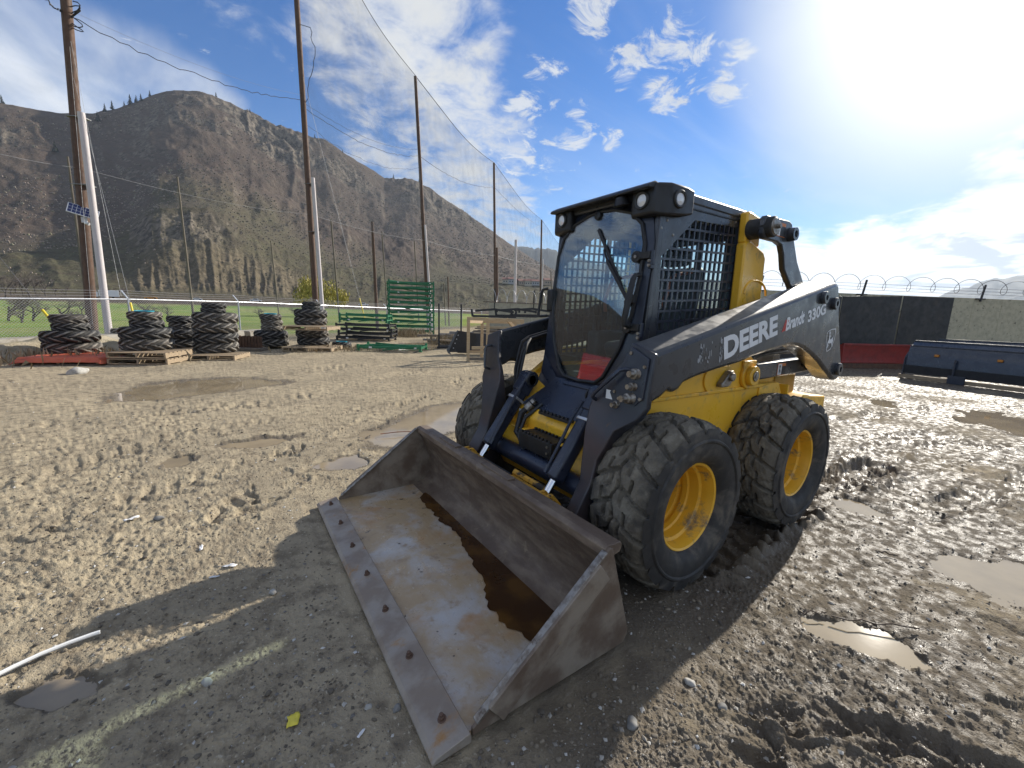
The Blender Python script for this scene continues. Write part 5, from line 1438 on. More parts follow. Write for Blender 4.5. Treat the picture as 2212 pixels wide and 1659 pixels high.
# steel straps round the doubled poles
for key, V in (('P1', 253), ('P1', 402), ('P2', 398), ('P2', 500), ('P3', 520)):
    q = on_pole(key, V); mb = MB(); d = POLES[key][2].normalized()
    q2 = q + Vector((RH[0], RH[1], 0)) * .14
    mb.beam(q - Vector((RH[0], RH[1], 0)) * .17, q + Vector((RH[0], RH[1], 0)) * .36, .36, .02); o = mb.build('pole_strap', GWIRE, None, 0)
    tag(o, 'thin metal strap round the doubled %s, %s' % ({'P1': 'pole with the solar panel', 'P2': 'pole behind the two-tier tyre stack', 'P3': 'pole behind the green racks'}[key], 'upper' if V in (253, 398) else 'lower'), 'strap')
# net
m, nt, p, out = newmat('net'); N = NT(nt); nt.nodes.remove(p); NETM = m
tr = N.n('ShaderNodeBsdfTransparent'); df = N.n('ShaderNodeBsdfDiffuse'); df.inputs[0].default_value = (.10, .105, .115, 1)
mx = N.n('ShaderNodeMixShader'); co = N.coord('World')
N.l(N.mapr(N.noise(co, .6, 4), .3, .7, .17, .26), mx.inputs[0]); N.l(tr.outputs[0], mx.inputs[1]); N.l(df.outputs[0], mx.inputs[2]); N.l(mx.outputs[0], out.inputs[0])
lowV = {'P1': 361, 'P2': 462, 'P3': 518, 'P4': 552, 'P5': 572}
P6 = at_depth(1228, 660, 165); POLES['P6'] = (Vector((P6.x, P6.y, -.7)), Vector((P6.x, P6.y, POLES['P5'][1].z)), Vector((0, 0, 1)))
for a, b, lab in (('P2', 'P3', 'nearest span of the thin dark safety net, rising out of the picture'), ('P3', 'P4', 'middle span of the thin dark safety net below the cloud'), ('P4', 'P5', 'far span of the thin dark safety net beside the cab'), ('P5', 'P6', 'farthest span of the safety net meeting the cab')):
    A1 = POLES[a][1]; B1 = POLES[b][1]
    A0 = on_pole(a, lowV[a]); B0 = on_pole(b, lowV[b]) if b in lowV else Vector((P6.x, P6.y, A0.z))
    n = 20; m_ = 10; X = np.zeros((n + 1, m_ + 1)); Y = X.copy(); Z = X.copy()
    for i in range(n + 1):
        t = i / n; sag = -4 * t * (1 - t)
        T1 = A1 + (B1 - A1) * t + Vector((0, 0, sag * .7)); T0 = A0 + (B0 - A0) * t + Vector((0, 0, sag * .35))
        for j in range(m_ + 1):
            q = T0 + (T1 - T0) * (j / m_); X[i, j], Y[i, j], Z[i, j] = q.x + .15 * math.sin(7 * t + j), q.y, q.z
    o = grid_mesh('safety_net', X, Y, Z, NETM); tag(o, lab, 'net', 'spans of the safety net')
    if b in POLES:
        mb = MB(); mb.tube([tuple((X[i, m_], Y[i, m_], Z[i, m_])) for i in range(n + 1)], .022 if a == 'P2' else .03, 5); o = mb.build('net_rope', CAB, None, 40); tag(o, 'dark rope along the top of the %s net span' % {'P2': 'nearest', 'P3': 'middle', 'P4': 'far', 'P5': 'farthest'}[a], 'rope')
def cable(a, b, sag, r, mat, label, wig=0., n=36, seed=1, name='cable'):
    rr = random.Random(seed); mb = MB(); pts = []
    for i in range(n + 1):
        t = i / n; q = a + (b - a) * t + Vector((0, 0, -4 * sag * t * (1 - t)))
        if wig and 0 < i < n: q += Vector((rr.uniform(-wig, wig), rr.uniform(-wig, wig), rr.uniform(-wig, wig)))
        pts.append(q)
    mb.tube(pts, r, 5); o = mb.build(name, mat, None, 40); tag(o, label, 'cable', 'cables along the pole row'); return o
cable(on_pole('P1', 31), on_pole('P2', 216), .55, .014, CAB, 'twisted black cable from the solar panel pole to the next pole', .05)
cable(on_pole('P1', 18), on_pole('P2', 205), .35, .005, GWIRE, 'thin grey wire above the twisted cable at the solar panel pole', 0)
cable(on_pole('P2', 232), on_pole('P3', 337), .8, .015, CAB, 'black cable crossing the nearest net span', .04, seed=3)
cable(on_pole('P2', 222), on_pole('P3', 322), .7, .009, CAB, 'thin black cable just above the cable crossing the nearest net span', .03, seed=4)
cable(on_pole('P2', 268), on_pole('P3', 362), 1.0, .010, CAB, 'sagging black cable low on the nearest net span', .06, seed=5)
cable(on_pole('P3', 337), on_pole('P4', 404), .9, .02, CAB, 'black cable crossing the middle net span', .04, seed=6)
cable(on_pole('P4', 404), on_pole('P5', 490), .7, .022, CAB, 'black cable crossing the far net span', .04, seed=7)
cable(on_pole('P1', 361), on_pole('P2', 462), .25, .007, GWIRE, 'pale low wire in front of the hillside, solar panel span')
cable(on_pole('P2', 462), on_pole('P3', 518), .25, .010, GWIRE, 'pale low wire in front of the hillside, middle span')
cable(on_pole('P3', 518), on_pole('P4', 552), .25, .014, GWIRE, 'pale low wire in front of the hillside, far span')
cable(on_pole('P4', 552), on_pole('P5', 572), .2, .02, GWIRE, 'pale low wire in front of the hillside, farthest span')
q = at_depth(-120, 300, 11.0); cable(q, on_pole('P1', 361), .1, .006, GWIRE, 'pale low wire running out of the left picture edge')
q = at_depth(60, -60, 12.5); cable(q, on_pole('P1', 22), .3, .020, CAB, 'black cable running out of the top left corner', .04, seed=9)
# frayed rope beside the second pole and loops at the first
qa, qb = on_pole('P2', 52), on_pole('P2', 228); rr_ = random.Random(2); mb = MB()
mb.tube([qa] + [qa + (qb - qa) * t + Vector((RH[0], RH[1], 0)) * (.55 + .3 * math.sin(t * 5) + rr_.uniform(-.08, .08)) for t in np.linspace(.04, .9, 16)] + [qb], .018, 5); o = mb.build('frayed_rope', CAB, None, 40); tag(o, 'frayed dark rope hanging beside the pole behind the two-tier stack', 'rope')
qa = on_pole('P1', 30); mb = MB(); mb.tube([qa + Vector((RH[0], RH[1], 0)) * (.25 + .22 * math.sin(t * 2.1)) + Vector((0, 0, .35 * math.cos(t) - .02 * t)) for t in np.linspace(0, 14, 40)], .016, 5); o = mb.build('cable_coil', CAB, None, 40); tag(o, 'loops of black cable hung high on the solar panel pole', 'cable')
# guy wires with yellow guards
def guy(top, U0, V0, U1, V1, dep, label):
    b = at_depth(U1, V1, dep); a = vert(U0, V0, b.x, b.y)
    d = (a - b).normalized()
    r = empty('guy_wire', tuple(b), 0, label, 'guy wire', 'guy wires with yellow guards')
    mb = MB(); mb.tube([Vector((0, 0, 0)), top - b], .0045 if dep < 20 else .008, 4); mb.build('wire', GWIRE, r, 0)
    mb = MB(); dd = (top - b).normalized(); L = (a - b).length; mb.tube([dd * 0.02, dd * (L)], .030, 10); mb.build('guard', YSL, r, 40)
guy(on_pole('P1', 150), 281, 648, 293, 700, 12.6, 'guy wire with yellow guard beside the first fence post')
guy(at_depth(-160, 357, 11.2), 84, 660, 126, 712, 11.2, 'guy wire with slanting yellow guard behind the leftmost tyre stack')
guy(on_pole('P2', 150), 778, 642, 789, 692, 24, 'guy wire with yellow guard left of the tall green rack stack')
# second bare guy lines of the first pole
for k, (u, v, lab) in enumerate(((262, 640, 'bare guy line of the solar panel pole, inner of two'), (200, 700, 'bare guy line close to the solar panel pole'))):
    b = at_depth(u, v, 13.5); mb = MB(); mb.tube([Vector((0, 0, 0)), on_pole('P1', 60) - b], .004, 4); o = mb.build('guy_line', GWIRE, None, 0); o.location = b; tag(o, lab, 'guy wire')
# solar panel with camera box
q = on_pole('P1', 457); rr2 = Vector((RH[0], RH[1], 0)); toC = Vector((CPOS[0] - q.x, CPOS[1] - q.y, 0)).normalized()
sp = empty('solar_panel', tuple(q + toC * .22), math.atan2(toC.y, toC.x), 'small solar panel with camera box fixed to the brown pole', 'solar panel')
tl = Matrix.Rotation(rad(38), 3, 'Y')
PVM = M('solar_cell', (.012, .018, .06), .15, 0)
R_ = Matrix.Rotation(rad(-14), 3, 'X') @ Matrix.Rotation(rad(58), 3, 'Y')
mb = MB(); mb.box((0, 0, 0), (.42, .78, .03), R_); mb.build('frame', GALV, sp, 0, .004)
for i in range(3):
    for j in range(7):
        mb = MB(); mb.box(R_ @ Vector((-.125 + .125 * i, -.315 + .105 * j, .0165)), (.112, .093, .003), R_); mb.build('solar_cell', PVM, sp, 0)
mb = MB(); mb.box((-.05, .0, -.28), (.14, .16, .2)); mb.build('battery_box', M('white_plastic', (.62, .63, .64), .5), sp, 0, .01)
mb = MB(); mb.cyl((.05, .02, -.38), (.16, .1, -.42), .05, n=12); mb.build('camera_body', bpy.data.materials['white_plastic'], sp, 35)
mb = MB(); mb.beam((-.2, 0, -.1), (0, 0, 0), .04, .04); mb.build('bracket', GALV, sp, 0)

# ---- stacking racks (green and black steel frames)
GRN = M('green_paint', (.008, .155, .062), .45, 0, col2=(.014, .12, .05), scale=5, dirt=(.13, .11, .08), dscale=8, dlo=.6, dhi=.8)
BKP = M('black_steel_paint', (.016, .016, .018), .45, 0, dirt=(.12, .10, .08), dscale=8, dlo=.6, dhi=.8)
TAGW = M('white_tag', (.7, .7, .68), .6, 0)
def rack_parts(L, W_, h, mat, prefix):
    out = []
    for sx in (-1, 1):
        for sy in (-1, 1):
            mb = MB(); mb.box((sx * L / 2, sy * W_ / 2, h / 2), (.075, .075, h)); mb.box((sx * L / 2, sy * W_ / 2, .015), (.12, .12, .025)); out.append(('corner_post', mb, mat))
    for sy in (-1, 1):
        mb = MB(); mb.beam((-L / 2, sy * W_ / 2, h * .55), (L / 2, sy * W_ / 2, h * .55 + sy * .0), .05, .07); out.append(('long_rail', mb, mat))
    for sx in (-1, 1):
        mb = MB(); mb.beam((sx * L / 2, -W_ / 2, h * .55), (sx * L / 2, W_ / 2, h * .55), .05, .06); out.append(('cross_rail', mb, mat))
    mb = MB(); mb.beam((-L / 2, -W_ / 2 + .06, h * .8), (L * .32, W_ / 2 - .05, h * .62), .05, .05); out.append(('folded_upright', mb, mat))
    mb = MB(); mb.beam((L / 2, -W_ / 2 + .11, h * .72), (-L * .35, W_ / 2 - .12, h * .86), .05, .05); out.append(('folded_upright', mb, mat))
    for q_ in (.15, .33, .6, .8):
        mb = MB(); mb.beam((-L / 2 + .1, -W_ / 2 + W_ * q_, h * (.30 + .5 * ((q_ * 7) % 1))), (L / 2 - .15, -W_ / 2 + W_ * (q_ + .08), h * (.55 + .4 * ((q_ * 5) % 1))), .045, .045); out.append(('folded_upright', mb, mat))
    mb = MB(); mb.beam((-L * .1, -W_ / 2 - .04, h * .2), (L * .45, -W_ / 2 - .04, h * .85), .04, .04); out.append(('brace', mb, mat))
    mb = MB(); mb.box((-L * .30, -W_ / 2 - .03, h * .55), (.10, .006, .05)); out.append(('paper_tag', mb, TAGW))
    mb = MB(); mb.box((L * .42, -W_ / 2 - .03, h * .60), (.08, .006, .05)); out.append(('paper_tag', mb, TAGW))
    return out
def rack_proto(L, W_, h, mat):
    return [(n, mb.build(n, m_, None, 0, 0)) for n, mb, m_ in rack_parts(L, W_, h, mat, '')]
def rack(proto, name, loc, rz, label, group, flip=False):
    r = empty(name, loc, rz + (PI if flip else 0), label, 'steel rack', group)
    for n, o in proto: link_copy(o, n, (0, 0, 0), parent=r)
    return r
RG = rack_proto(2.5, 1.5, .30, GRN); RB = rack_proto(2.3, 1.1, .19, BKP); RGL = rack_proto(2.1, 1.1, .22, GRN)
cr = G(887, 722); lz = math.atan2(.942 * RH[1] + .336 * FH[1], .942 * RH[0] + .336 * FH[0])
for i in range(11):
    rack(RG, 'stacking_rack', (cr.x + rt.uniform(-.03, .03), cr.y + rt.uniform(-.03, .03), .02 + i * .279), lz + rt.uniform(-.02, .02), 'green steel rack, %s from the bottom of the tall rack stack' % (['lowest', 'second', 'third', 'fourth', 'fifth', 'sixth', 'seventh', 'eighth', 'ninth', 'tenth', 'topmost'][i] if i not in (10,) else 'topmost, eleventh'), 'green racks in the tall stack', i % 2 == 1)
cb = G(795, 735); 
for i in range(4): rack(RB, 'stacking_rack', (cb.x + rt.uniform(-.06, .06), cb.y + rt.uniform(-.06, .06), .02 + i * .19), ry + .05 + rt.uniform(-.04, .04), 'black steel rack, %s of four below the low green racks' % ['lowest', 'second', 'third', 'top'][i], 'black racks in the low stack', i % 2 == 1)
cb2 = G(800, 733)
for i in range(2): rack(RGL, 'stacking_rack', (cb2.x - .15 * RH[0], cb2.y - .15 * RH[1], .80 + i * .2), ry + .06 + .05 * i, 'green steel rack, %s of two lying on the black racks' % ['lower', 'upper'][i], 'green racks on the black ones', i == 1)
cg = G(850, 757)
rack(RGL, 'stacking_rack', (cg.x, cg.y, .02), ry + .03, 'single green steel rack lying on the mud in front of the tall stack', 'green racks in the tall stack')
for n, o in RG + RB + RGL: bpy.data.objects.remove(o)
# bare upright frame
ub = G(1050 - 375, 750)
cu_ = G(822 + 145, 752); cu_ = G(963, 752)
r = empty('upright_frame', tuple(G(972, 753)), ry + .1, 'thin dark upright steel frame standing right of the green racks', 'steel frame')
for x in (-.42, .42):
    mb = MB(); mb.box((x, 0, .85), (.06, .06, 1.7)); mb.build('upright', BKP, r, 0)
mb = MB(); mb.beam((-.5, 0, .04), (1.3, 0, .04), .07, .07); mb.build('base_rail', BKP, r, 0)
mb = MB(); mb.beam((-.5, .6, .04), (1.3, .6, .04), .07, .07); mb.build('base_rail', BKP, r, 0)
# heap of steel and lumber behind the crate
HM = [BKP, M('brown_steel', (.10, .075, .055), .7, .1, col2=(.06, .05, .04)), WOODD, M('grey_steel', (.22, .21, .20), .55, .3), WOOD]
rh = random.Random(8)
gx0 = G(1015, 742); 
for k in range(34):
    lat = rh.uniform(-1.6, 2.8); dd = rh.uniform(-1.0, 2.6); z = .06 + .095 * (k // 5) * (1 if lat > -1 else .5)
    x = gx0.x + lat * RH[0] + dd * FH[0]; y = gx0.y + lat * RH[1] + dd * FH[1]
    a = ry + rh.uniform(-.18, .18); Lb = rh.uniform(1.0, 2.6)
    mb = MB(); mb.box((0, 0, 0), (Lb, rh.uniform(.06, .14), rh.uniform(.05, .1)))
    o = mb.build('salvaged_beam', HM[k % 5], None, 0, .005); o.location = (x, y, z); o.rotation_euler = (0, rh.uniform(-.04, .04), a)
    tag(o, 'loose steel or timber beam in the heap behind the wooden crate', 'beam', 'heap of beams behind the crate')
# wooden crate frame
c0 = at_depth(1011, 781, 11.6); c0 = G(1011, 781)
r = empty('wooden_crate', tuple(c0), ry + .10, 'open crate frame of pale timber standing behind the far loader arm', 'crate')
for (x, y, h) in ((0, 0, 1.20), (.56, .05, 1.18), (.42, 1.0, 1.1), (1.55, 0, 1.18), (1.45, 1.0, 1.1)):
    mb = MB(); mb.box((x, y, h / 2), (.09, .09, h)); mb.build('post', WOODL, r, 0, .004)
for a, b in (((-.045, 0, 1.235), (1.6, 0, 1.215)), ((.1, 1.0, 1.14), (1.6, 1.0, 1.14)), ((.02, .02, .28), (1.5, .02, .30)), ((0, 0, 1.15), (.45, 1.0, 1.12)), ((.1, -.055, .40), (.58, -.055, .42)), ((1.1, .05, 1.25), (1.35, .3, 1.0)), ((0, .0, .08), (1.55, 0, .08))):
    mb = MB(); mb.beam(a, b, .04, .09); mb.build('rail', WOODL if b[2] > .2 else WOODD, r, 0, .004)
# black snow pusher beside the crate
c0 = G(988, 766); r = empty('snow_pusher', tuple(c0), ry + .12, 'black snow pusher with bolted side plate left of the wooden crate', 'snow pusher')
mb = MB(); mb.prism([(-.05, .62), (.02, .70), (.62, .62), (.62, .0), (-.25, -.02), (-.32, .02), (-.05, .62)][:-1], 'y', -.02, .02); mb.build('side_plate', BKP, r, 0, .004)
o_ = r.children[0] if r.children else None
mb = MB(); mb.prism([(-.08, .62), (.0, .72), (.03, .70), (-.02, .60), (-.27, .03), (-.20, -.1), (-.30, -.06), (-.36, .04)], 'y', -.05, -.02); mb.build('wear_shoe', M('grey_edge', (.10, .11, .12), .5, .3), r, 0, .004)
mb = MB(); mb.prism([(.0, 0), (.15, .0), (.10, .30), (.20, .62), (.15, .62), (.04, .30)], 'x', .02, 2.2); o = mb.build('moldboard', BKP, r, 30); 
mb = MB(); mb.box((1.1, .15, -.02), (2.2, .14, .06)); mb.build('cutting_edge', BKP, r, 0)
for k, z in enumerate((.55, .42, .28, .12)):
    mb = MB(); mb.cyl((.02 - .05 * k, -.02, z), (.02 - .05 * k, -.035, z), .02, n=8); mb.build('bolt', GALV, r, 0)
r.location.z = .10
# black fork frames on the lumber pile
c0 = at_depth(1100, 688, 17.5)
for k, (u, v, lab) in enumerate(((1068, 684, 'low black implement frame lying on the lumber, left one'), (1118, 683, 'low black implement frame lying on the lumber, right one'), (1150, 682, 'black implement frame end sticking out beside the cab handle'))):
    q = at_depth(u, v, 17.0 + .4 * k); r = empty('implement_frame', tuple(q), ry + .08 * k, lab, 'implement frame', 'implement frames on the lumber')
    for a, b in (((-.9, 0, 0), (.9, 0, .02)), ((-.9, .6, 0), (.9, .6, .0)), ((-.8, 0, .22), (.0, .1, .30)), ((.0, .1, .30), (.8, .1, .2)), ((-.9, 0, -.02), (-.95, .02, .28)), ((.86, 0, -.02), (.9, .02, .25)), ((-.4, 0, 0), (-.4, .6, 0)), ((.4, 0, 0), (.4, .6, 0))):
        mb = MB(); mb.beam(a, b, .08, .09); mb.build('frame_bar', BKP, r, 0)
# lumber pile that carries them
for k in range(10):
    q = at_depth(1085, 694, 16.6); mb = MB(); mb.box((0, 0, 0), (rh.uniform(2.2, 3.2), .18, .10)); o = mb.build('lumber_board', [WOODL, WOODD, WOOD][k % 3], None, 0, .004)
    o.location = (q.x + RH[0] * rh.uniform(-.2, .9) + FH[0] * .25 * (k % 3), q.y + RH[1] * rh.uniform(-.2, .9) + FH[1] * .25 * (k % 3), .06 + .115 * (k // 3) * 2.2); o.rotation_euler = (0, 0, ry + rh.uniform(-.06, .06)); tag(o, 'long board in the lumber pile below the implement frames', 'board', 'lumber pile')

# ---- beige wall with razor wire behind the heap
BEI = M('beige_painted_wood', (.37, .345, .255), .8, 0, col2=(.29, .275, .21), scale=3, dirt=(.13, .11, .08), dscale=13, dlo=.60, dhi=.70, bump=.2, bscale=25)
RZ = M('razor_wire', (.50, .50, .51), .4, .5)
def coil(a, b, r, turns, name, label, rw=.006, par=None, mat=None, flat=.75):
    d = (b - a); L = d.length; d.normalize(); side = Vector((-d.y, d.x, 0)); mb = MB(); n = turns * 14
    mb.tube([a + d * (L * i / n) + side * (r * flat * math.cos(2 * PI * i / 14)) + Vector((0, 0, r * math.sin(2 * PI * i / 14))) for i in range(n + 1)], rw, 4)
    o = mb.build(name, mat or RZ, par, 40)
    if label: tag(o, label, 'razor wire')
    return o
wa = at_depth(1056, 665, 22.0, 0); wb = at_depth(1260, 665, 24.0, 0)
zt_ = zat(1100, 655, *(wa + (wb - wa) * .2).xy)
r = empty('beige_wall', (wa.x, wa.y, 0), math.atan2(wb.y - wa.y, wb.x - wa.x), 'weathered beige plywood wall with square holes behind the heap', 'wall')
Lw = (wb - wa).length
for k in range(int(Lw / 1.22) + 1):
    mb = MB(); mb.box((.61 + 1.225 * k, 0, (zt_ - .0) / 2 - .0), (1.215, .05, zt_)); mb.build('panel', BEI, r, 0, .004)
mb = MB(); mb.box((Lw / 2, 0, zt_ + .03), (Lw + .6, .09, .05)); mb.build('top_rail', WOODD, r, 0)
for x in (.45, 1.75, 2.1, 2.75):
    mb = MB(); mb.box((x, -.028, zt_ - .42), (.12, .012, .16)); mb.build('opening', BKP, r, 0)  # no hole is cut; a black box paints its dark inside
for x in (.3, 2.6, 3.1, 4.9):
    mb = MB(); mb.beam((x, 0, zt_ - .3), (x + .02, -.02, zt_ + .75), .06, .06); mb.build('wire_post', BKP, r, 0)
coil(Vector((wa.x, wa.y, zt_ + .35)), Vector((wb.x, wb.y, zt_ + .35)), .36, 10, 'razor_wire', 'coil of razor wire on the beige wall behind the heap', .013)

# ---- right side: plates, plywood wall, blades
SPL = M('dark_steel_plate', (.030, .029, .028), .55, .25, col2=(.048, .044, .040), scale=2.5, dirt=(.085, .075, .062), dscale=4, dlo=.55, dhi=.75)
PLY = M('osb_board', (.50, .45, .31), .8, 0, col2=(.40, .36, .25), scale=6, dirt=(.11, .095, .07), dscale=9, dlo=.60, dhi=.68, bump=.25, bscale=30)
BG = G(1815, 793); 
def wallpt(U, Vtop, base): return vert(U, Vtop, base.x, base.y)
bL = G(1700, 789); bM = G(1931, 794); bR = G(2043, 797)
def plate(U0, U1, V0, V1, base0, base1, label, th=.02):
    a = G(U0, base0); b = G(U1, base1); za = vert(U0, V0, a.x, a.y).z; zb = vert(U1, V1, b.x, b.y).z
    L = (b - a).to_2d().length
    mb = MB(); mb.prism([(0, 0), (L, 0), (L, zb), (0, za)], 'y', 0, th)
    o = mb.build('steel_plate', SPL, None, 0, .003); o.location = (a.x, a.y, -.02); o.rotation_euler = (0, 0, math.atan2(b.y - a.y, b.x - a.x)); tag(o, label, 'steel plate', 'dark plates leaning on the wall'); return o
plate(1660, 1795, 638, 638.5, 789, 790, 'dark steel plate mostly hidden behind the loader arm')
plate(1797, 1921, 638.5, 638, 790, 791, 'dark steel plate behind the red blade')
plate(1925, 2031, 638, 642, 790, 792, 'dark steel plate between the red blade and the plywood wall')
a = G(1640, 780); b = G(2360, 795)
PW = empty('plywood_wall', (a.x, a.y, 0), math.atan2(b.y - a.y, b.x - a.x), 'pale weathered plywood wall with razor wire at the right edge', 'wall')
Lw = (b - a).to_2d().length; zw = vert(2100, 644.5, *(a + (b - a) * .64).xy).z
for k in range(int(Lw / 1.22) + 1):
    mb = MB(); mb.box((.61 + 1.224 * k, .35, zw / 2), (1.216, .03, zw)); mb.build('plywood_sheet', PLY, PW, 0, .003)
RZD = M('rusted_razor_wire', (.06, .055, .05), .6, .2)
dw = (b - a).to_2d().normalized(); nw = Vector((-dw.y, dw.x))
for (U, lab) in ((1895, 'a'), (2110, 'b'), (1690, 'c')):
    t = (G(U, 790) - a).to_2d().dot(dw)
    mb = MB(); mb.beam((t, .30, zw - .12), (t + .14, .34, zw + .50), .05, .05); mb.build('wire_bracket', RZD, PW, 0)
    mb = MB(); mb.box((t, .31, zw - .02), (.40, .06, .04)); mb.build('bracket_foot', RZD, PW, 0)
for k, dz in enumerate((.16, .27, .38)):
    mb = MB(); mb.tube([(0, .33, zw + dz), (Lw * .5, .33, zw + dz - .02), (Lw, .33, zw + dz - .01)], .005, 4); mb.build('strand_wire', RZD, PW, 0)
n = int(Lw / .95)
mb = MB(); mb.tube([(Lw * i / (n * 16), .33 + .25 * math.cos(2 * PI * i / 16), zw + .42 + .26 * math.sin(2 * PI * i / 16)) for i in range(n * 16 + 1)], .008, 4); mb.build('razor_coil', RZD, PW, 40)
# red blade
REDP = M('red_paint', (.27, .030, .022), .5, 0, col2=(.20, .026, .02), scale=4, dirt=(.14, .09, .06), dscale=9, dlo=.6, dhi=.8)
a = G(1795, 793); b = G(1941, 795); L = (b - a).to_2d().length
r = empty('grader_blade', (a.x, a.y, 0), math.atan2(b.y - a.y, b.x - a.x), 'red grader blade standing against the dark steel plates', 'blade')
zt2 = vert(1900, 742, *(a + (b - a) * .7).xy).z
mb = MB(); mb.prism([(-.30, .10), (-.26, .12), (-.16, zt2 * .5), (-.22, zt2 - .06), (-.28, zt2), (-.32, zt2 - .01), (-.24, zt2 * .5)], 'x', 0, L); mb.build('moldboard', REDP, r, 35, .003)
mb = MB(); mb.box((L / 2, -.31, .09), (L, .03, .16)); mb.build('cutting_edge', RUST, r, 0)
mb = MB(); mb.beam((0, -.29, zt2 - .03), (L, -.29, zt2 - .03), .07, .06); mb.build('top_rib', REDP, r, 0, .006)
mb = MB(); mb.beam((0, -.28, .20), (L, -.28, .20), .06, .03); mb.build('lower_rib', REDP, r, 0, .004)
for x in (.02, L - .02):
    mb = MB(); mb.box((x, -.25, zt2 * .52), (.025, .14, zt2 * .86)); mb.build('end_plate', REDP, r, 0)
# blue-grey pushers
BLU = M('blue_grey_paint', (.020, .030, .050), .32, 0, col2=(.027, .037, .056), scale=3, dirt=(.07, .07, .07), dscale=12, dlo=.62, dhi=.85, coat=.3)
RBK = M('rubber_edge', (.012, .013, .016), .6, 0)
def pusher(U0, V0, U1, V1, Vt, label, dz=.16):
    a = G(U0, V0); b = G(U1, V1); L = (b - a).to_2d().length
    r = empty('snow_pusher', (a.x, a.y, dz), math.atan2(b.y - a.y, b.x - a.x), label, 'snow pusher', 'blue-grey snow pushers on pallets')
    h = vert(U0, Vt, a.x, a.y).z - dz
    mb = MB(); mb.prism([(.0, .0), (.06, .0), (.10, h * .45), (.20, h * .80), (.34, h), (.30, h), (.12, h * .84), (.02, h * .5)], 'x', 0, L); mb.build('moldboard', BLU, r, 30, .004)
    mb = MB(); mb.box((L / 2, -.012, .10), (L, .024, .22)); mb.build('rubber_edge', RBK, r, 0, .003)
    mb = MB(); mb.beam((0, .30, h + .005), (L, .30, h + .005), .05, .04); mb.build('top_edge', BLU, r, 0, .004)
    mb = MB(); mb.beam((0, .13, h * .86), (L, .13, h * .86), .04, .03); mb.build('rib', BLU, r, 0, .004)
    for x in (0, L):
        mb = MB(); mb.prism([(-.05, -.05), (.5, -.05), (.55, h * .6), (.36, h + .02), (-.02, h * .5)], 'x', x - .012, x + .012); mb.build('end_plate', BLU, r, 0)
    for x in (.62, 1.75):
        mb = MB(); mb.box((x, .045, h * .60), (.09, .10, .06)); mb.build('trip_bracket', M('orange_zinc', (.55, .22, .04), .35, .5) if 'orange_zinc' not in bpy.data.materials else bpy.data.materials['orange_zinc'], r, 0, .01)
    mb = MB(); mb.box((1.02, -.04, h * .22), (.03, .04, h * .6)); mb.build('stand_post', BLU, r, 0); mb = MB(); mb.box((1.12, -.10, -.05), (.32, .03, .20)); mb.build('stand_foot', BLU, r, 0)
    return r, L, a, b
r1, L1, a1, b1 = pusher(1948, 816, 2330, 864, 736, 'long blue-grey snow pusher blade on timber, nearer of two at the right edge')
pusher(2010, 800, 2420, 838, 733, 'second blue-grey snow pusher blade standing behind the nearer one')
for k, t in enumerate((.22, .5, .8)):
    q = a1 + (b1 - a1) * t; mb = MB(); mb.box((0, 0, 0), (1.3, .1, .10)); o = mb.build('timber_skid', WOOD, None, 0, .004); o.location = (q.x + nw.x * .1, q.y + nw.y * .1, .06); o.rotation_euler = (0, 0, math.atan2(b1.y - a1.y, b1.x - a1.x) + .03 * k); tag(o, 'pale timber skid under the nearer blue-grey pusher, %s' % ['left one', 'middle one', 'right one cut by the picture edge'][k], 'timber')

# ---- small things on the ground
mb = MB(); pts = [G(u, v, .02) for u, v in ((-90, 1500), (-30, 1470), (30, 1440), (90, 1412), (150, 1388), (200, 1370), (216, 1365))]; mb.tube(pts, .0085, 8); o = mb.build('white_hose', M('white_hose', (.72, .72, .70), .5), None, 40); tag(o, 'curved white hose end lying on the mud at the left edge', 'hose')
def scrap(U, V, s, mat, label, name, cat, seed, sq=.35):
    rr = random.Random(seed); n = 7; A, B = np.meshgrid(np.linspace(-1, 1, n), np.linspace(-1, 1, n), indexing='ij')
    X = A * s * (1 + .2 * fbm(A * 2 + seed, B * 2, 2)); Y = B * s * sq * (1 + .3 * fbm(A * 2, B * 2 + seed, 2)); Z = s * .35 * (.5 + fbm(A * 2.3 + seed, B * 2.3, 3)) 
    p = G(U, V); o = grid_mesh(name, X, Y, np.maximum(Z, .002), mat); o.location = (p.x, p.y, hz(p.x, p.y) + .004); o.rotation_euler = (0, 0, rr.uniform(0, 6)); sm = o.modifiers.new('solid', 'SOLIDIFY'); sm.thickness = .0015; tag(o, label, cat); return o
YW = M('yellow_foil', (.70, .58, .06), .4, 0); WP = M('white_plastic_scrap', (.72, .72, .72), .5, 0)
scrap(634, 1567, .022, YW, 'small crumpled yellow wrapper on the shaded mud', 'wrapper', 'wrapper', 3, .8)
for k, (u, v, s, lab) in enumerate(((285, 1130, .05, 'torn white plastic scrap in the sunlit mud left of the bucket'), (497, 1223, .045, 'thin white plastic strip at the edge of the shadow'), (463, 1247, .03, 'short white plastic scrap in the shadow beside the strip'), (435, 1187, .035, 'white scrap on the sunny side of the shadow edge'), (780, 1790 - 200, .02, 'tiny white chip on the shaded mud near the cutting edge'))):
    scrap(u, v, s * .75, WP, lab, 'plastic_scrap', 'scrap', 10 + k, .3)
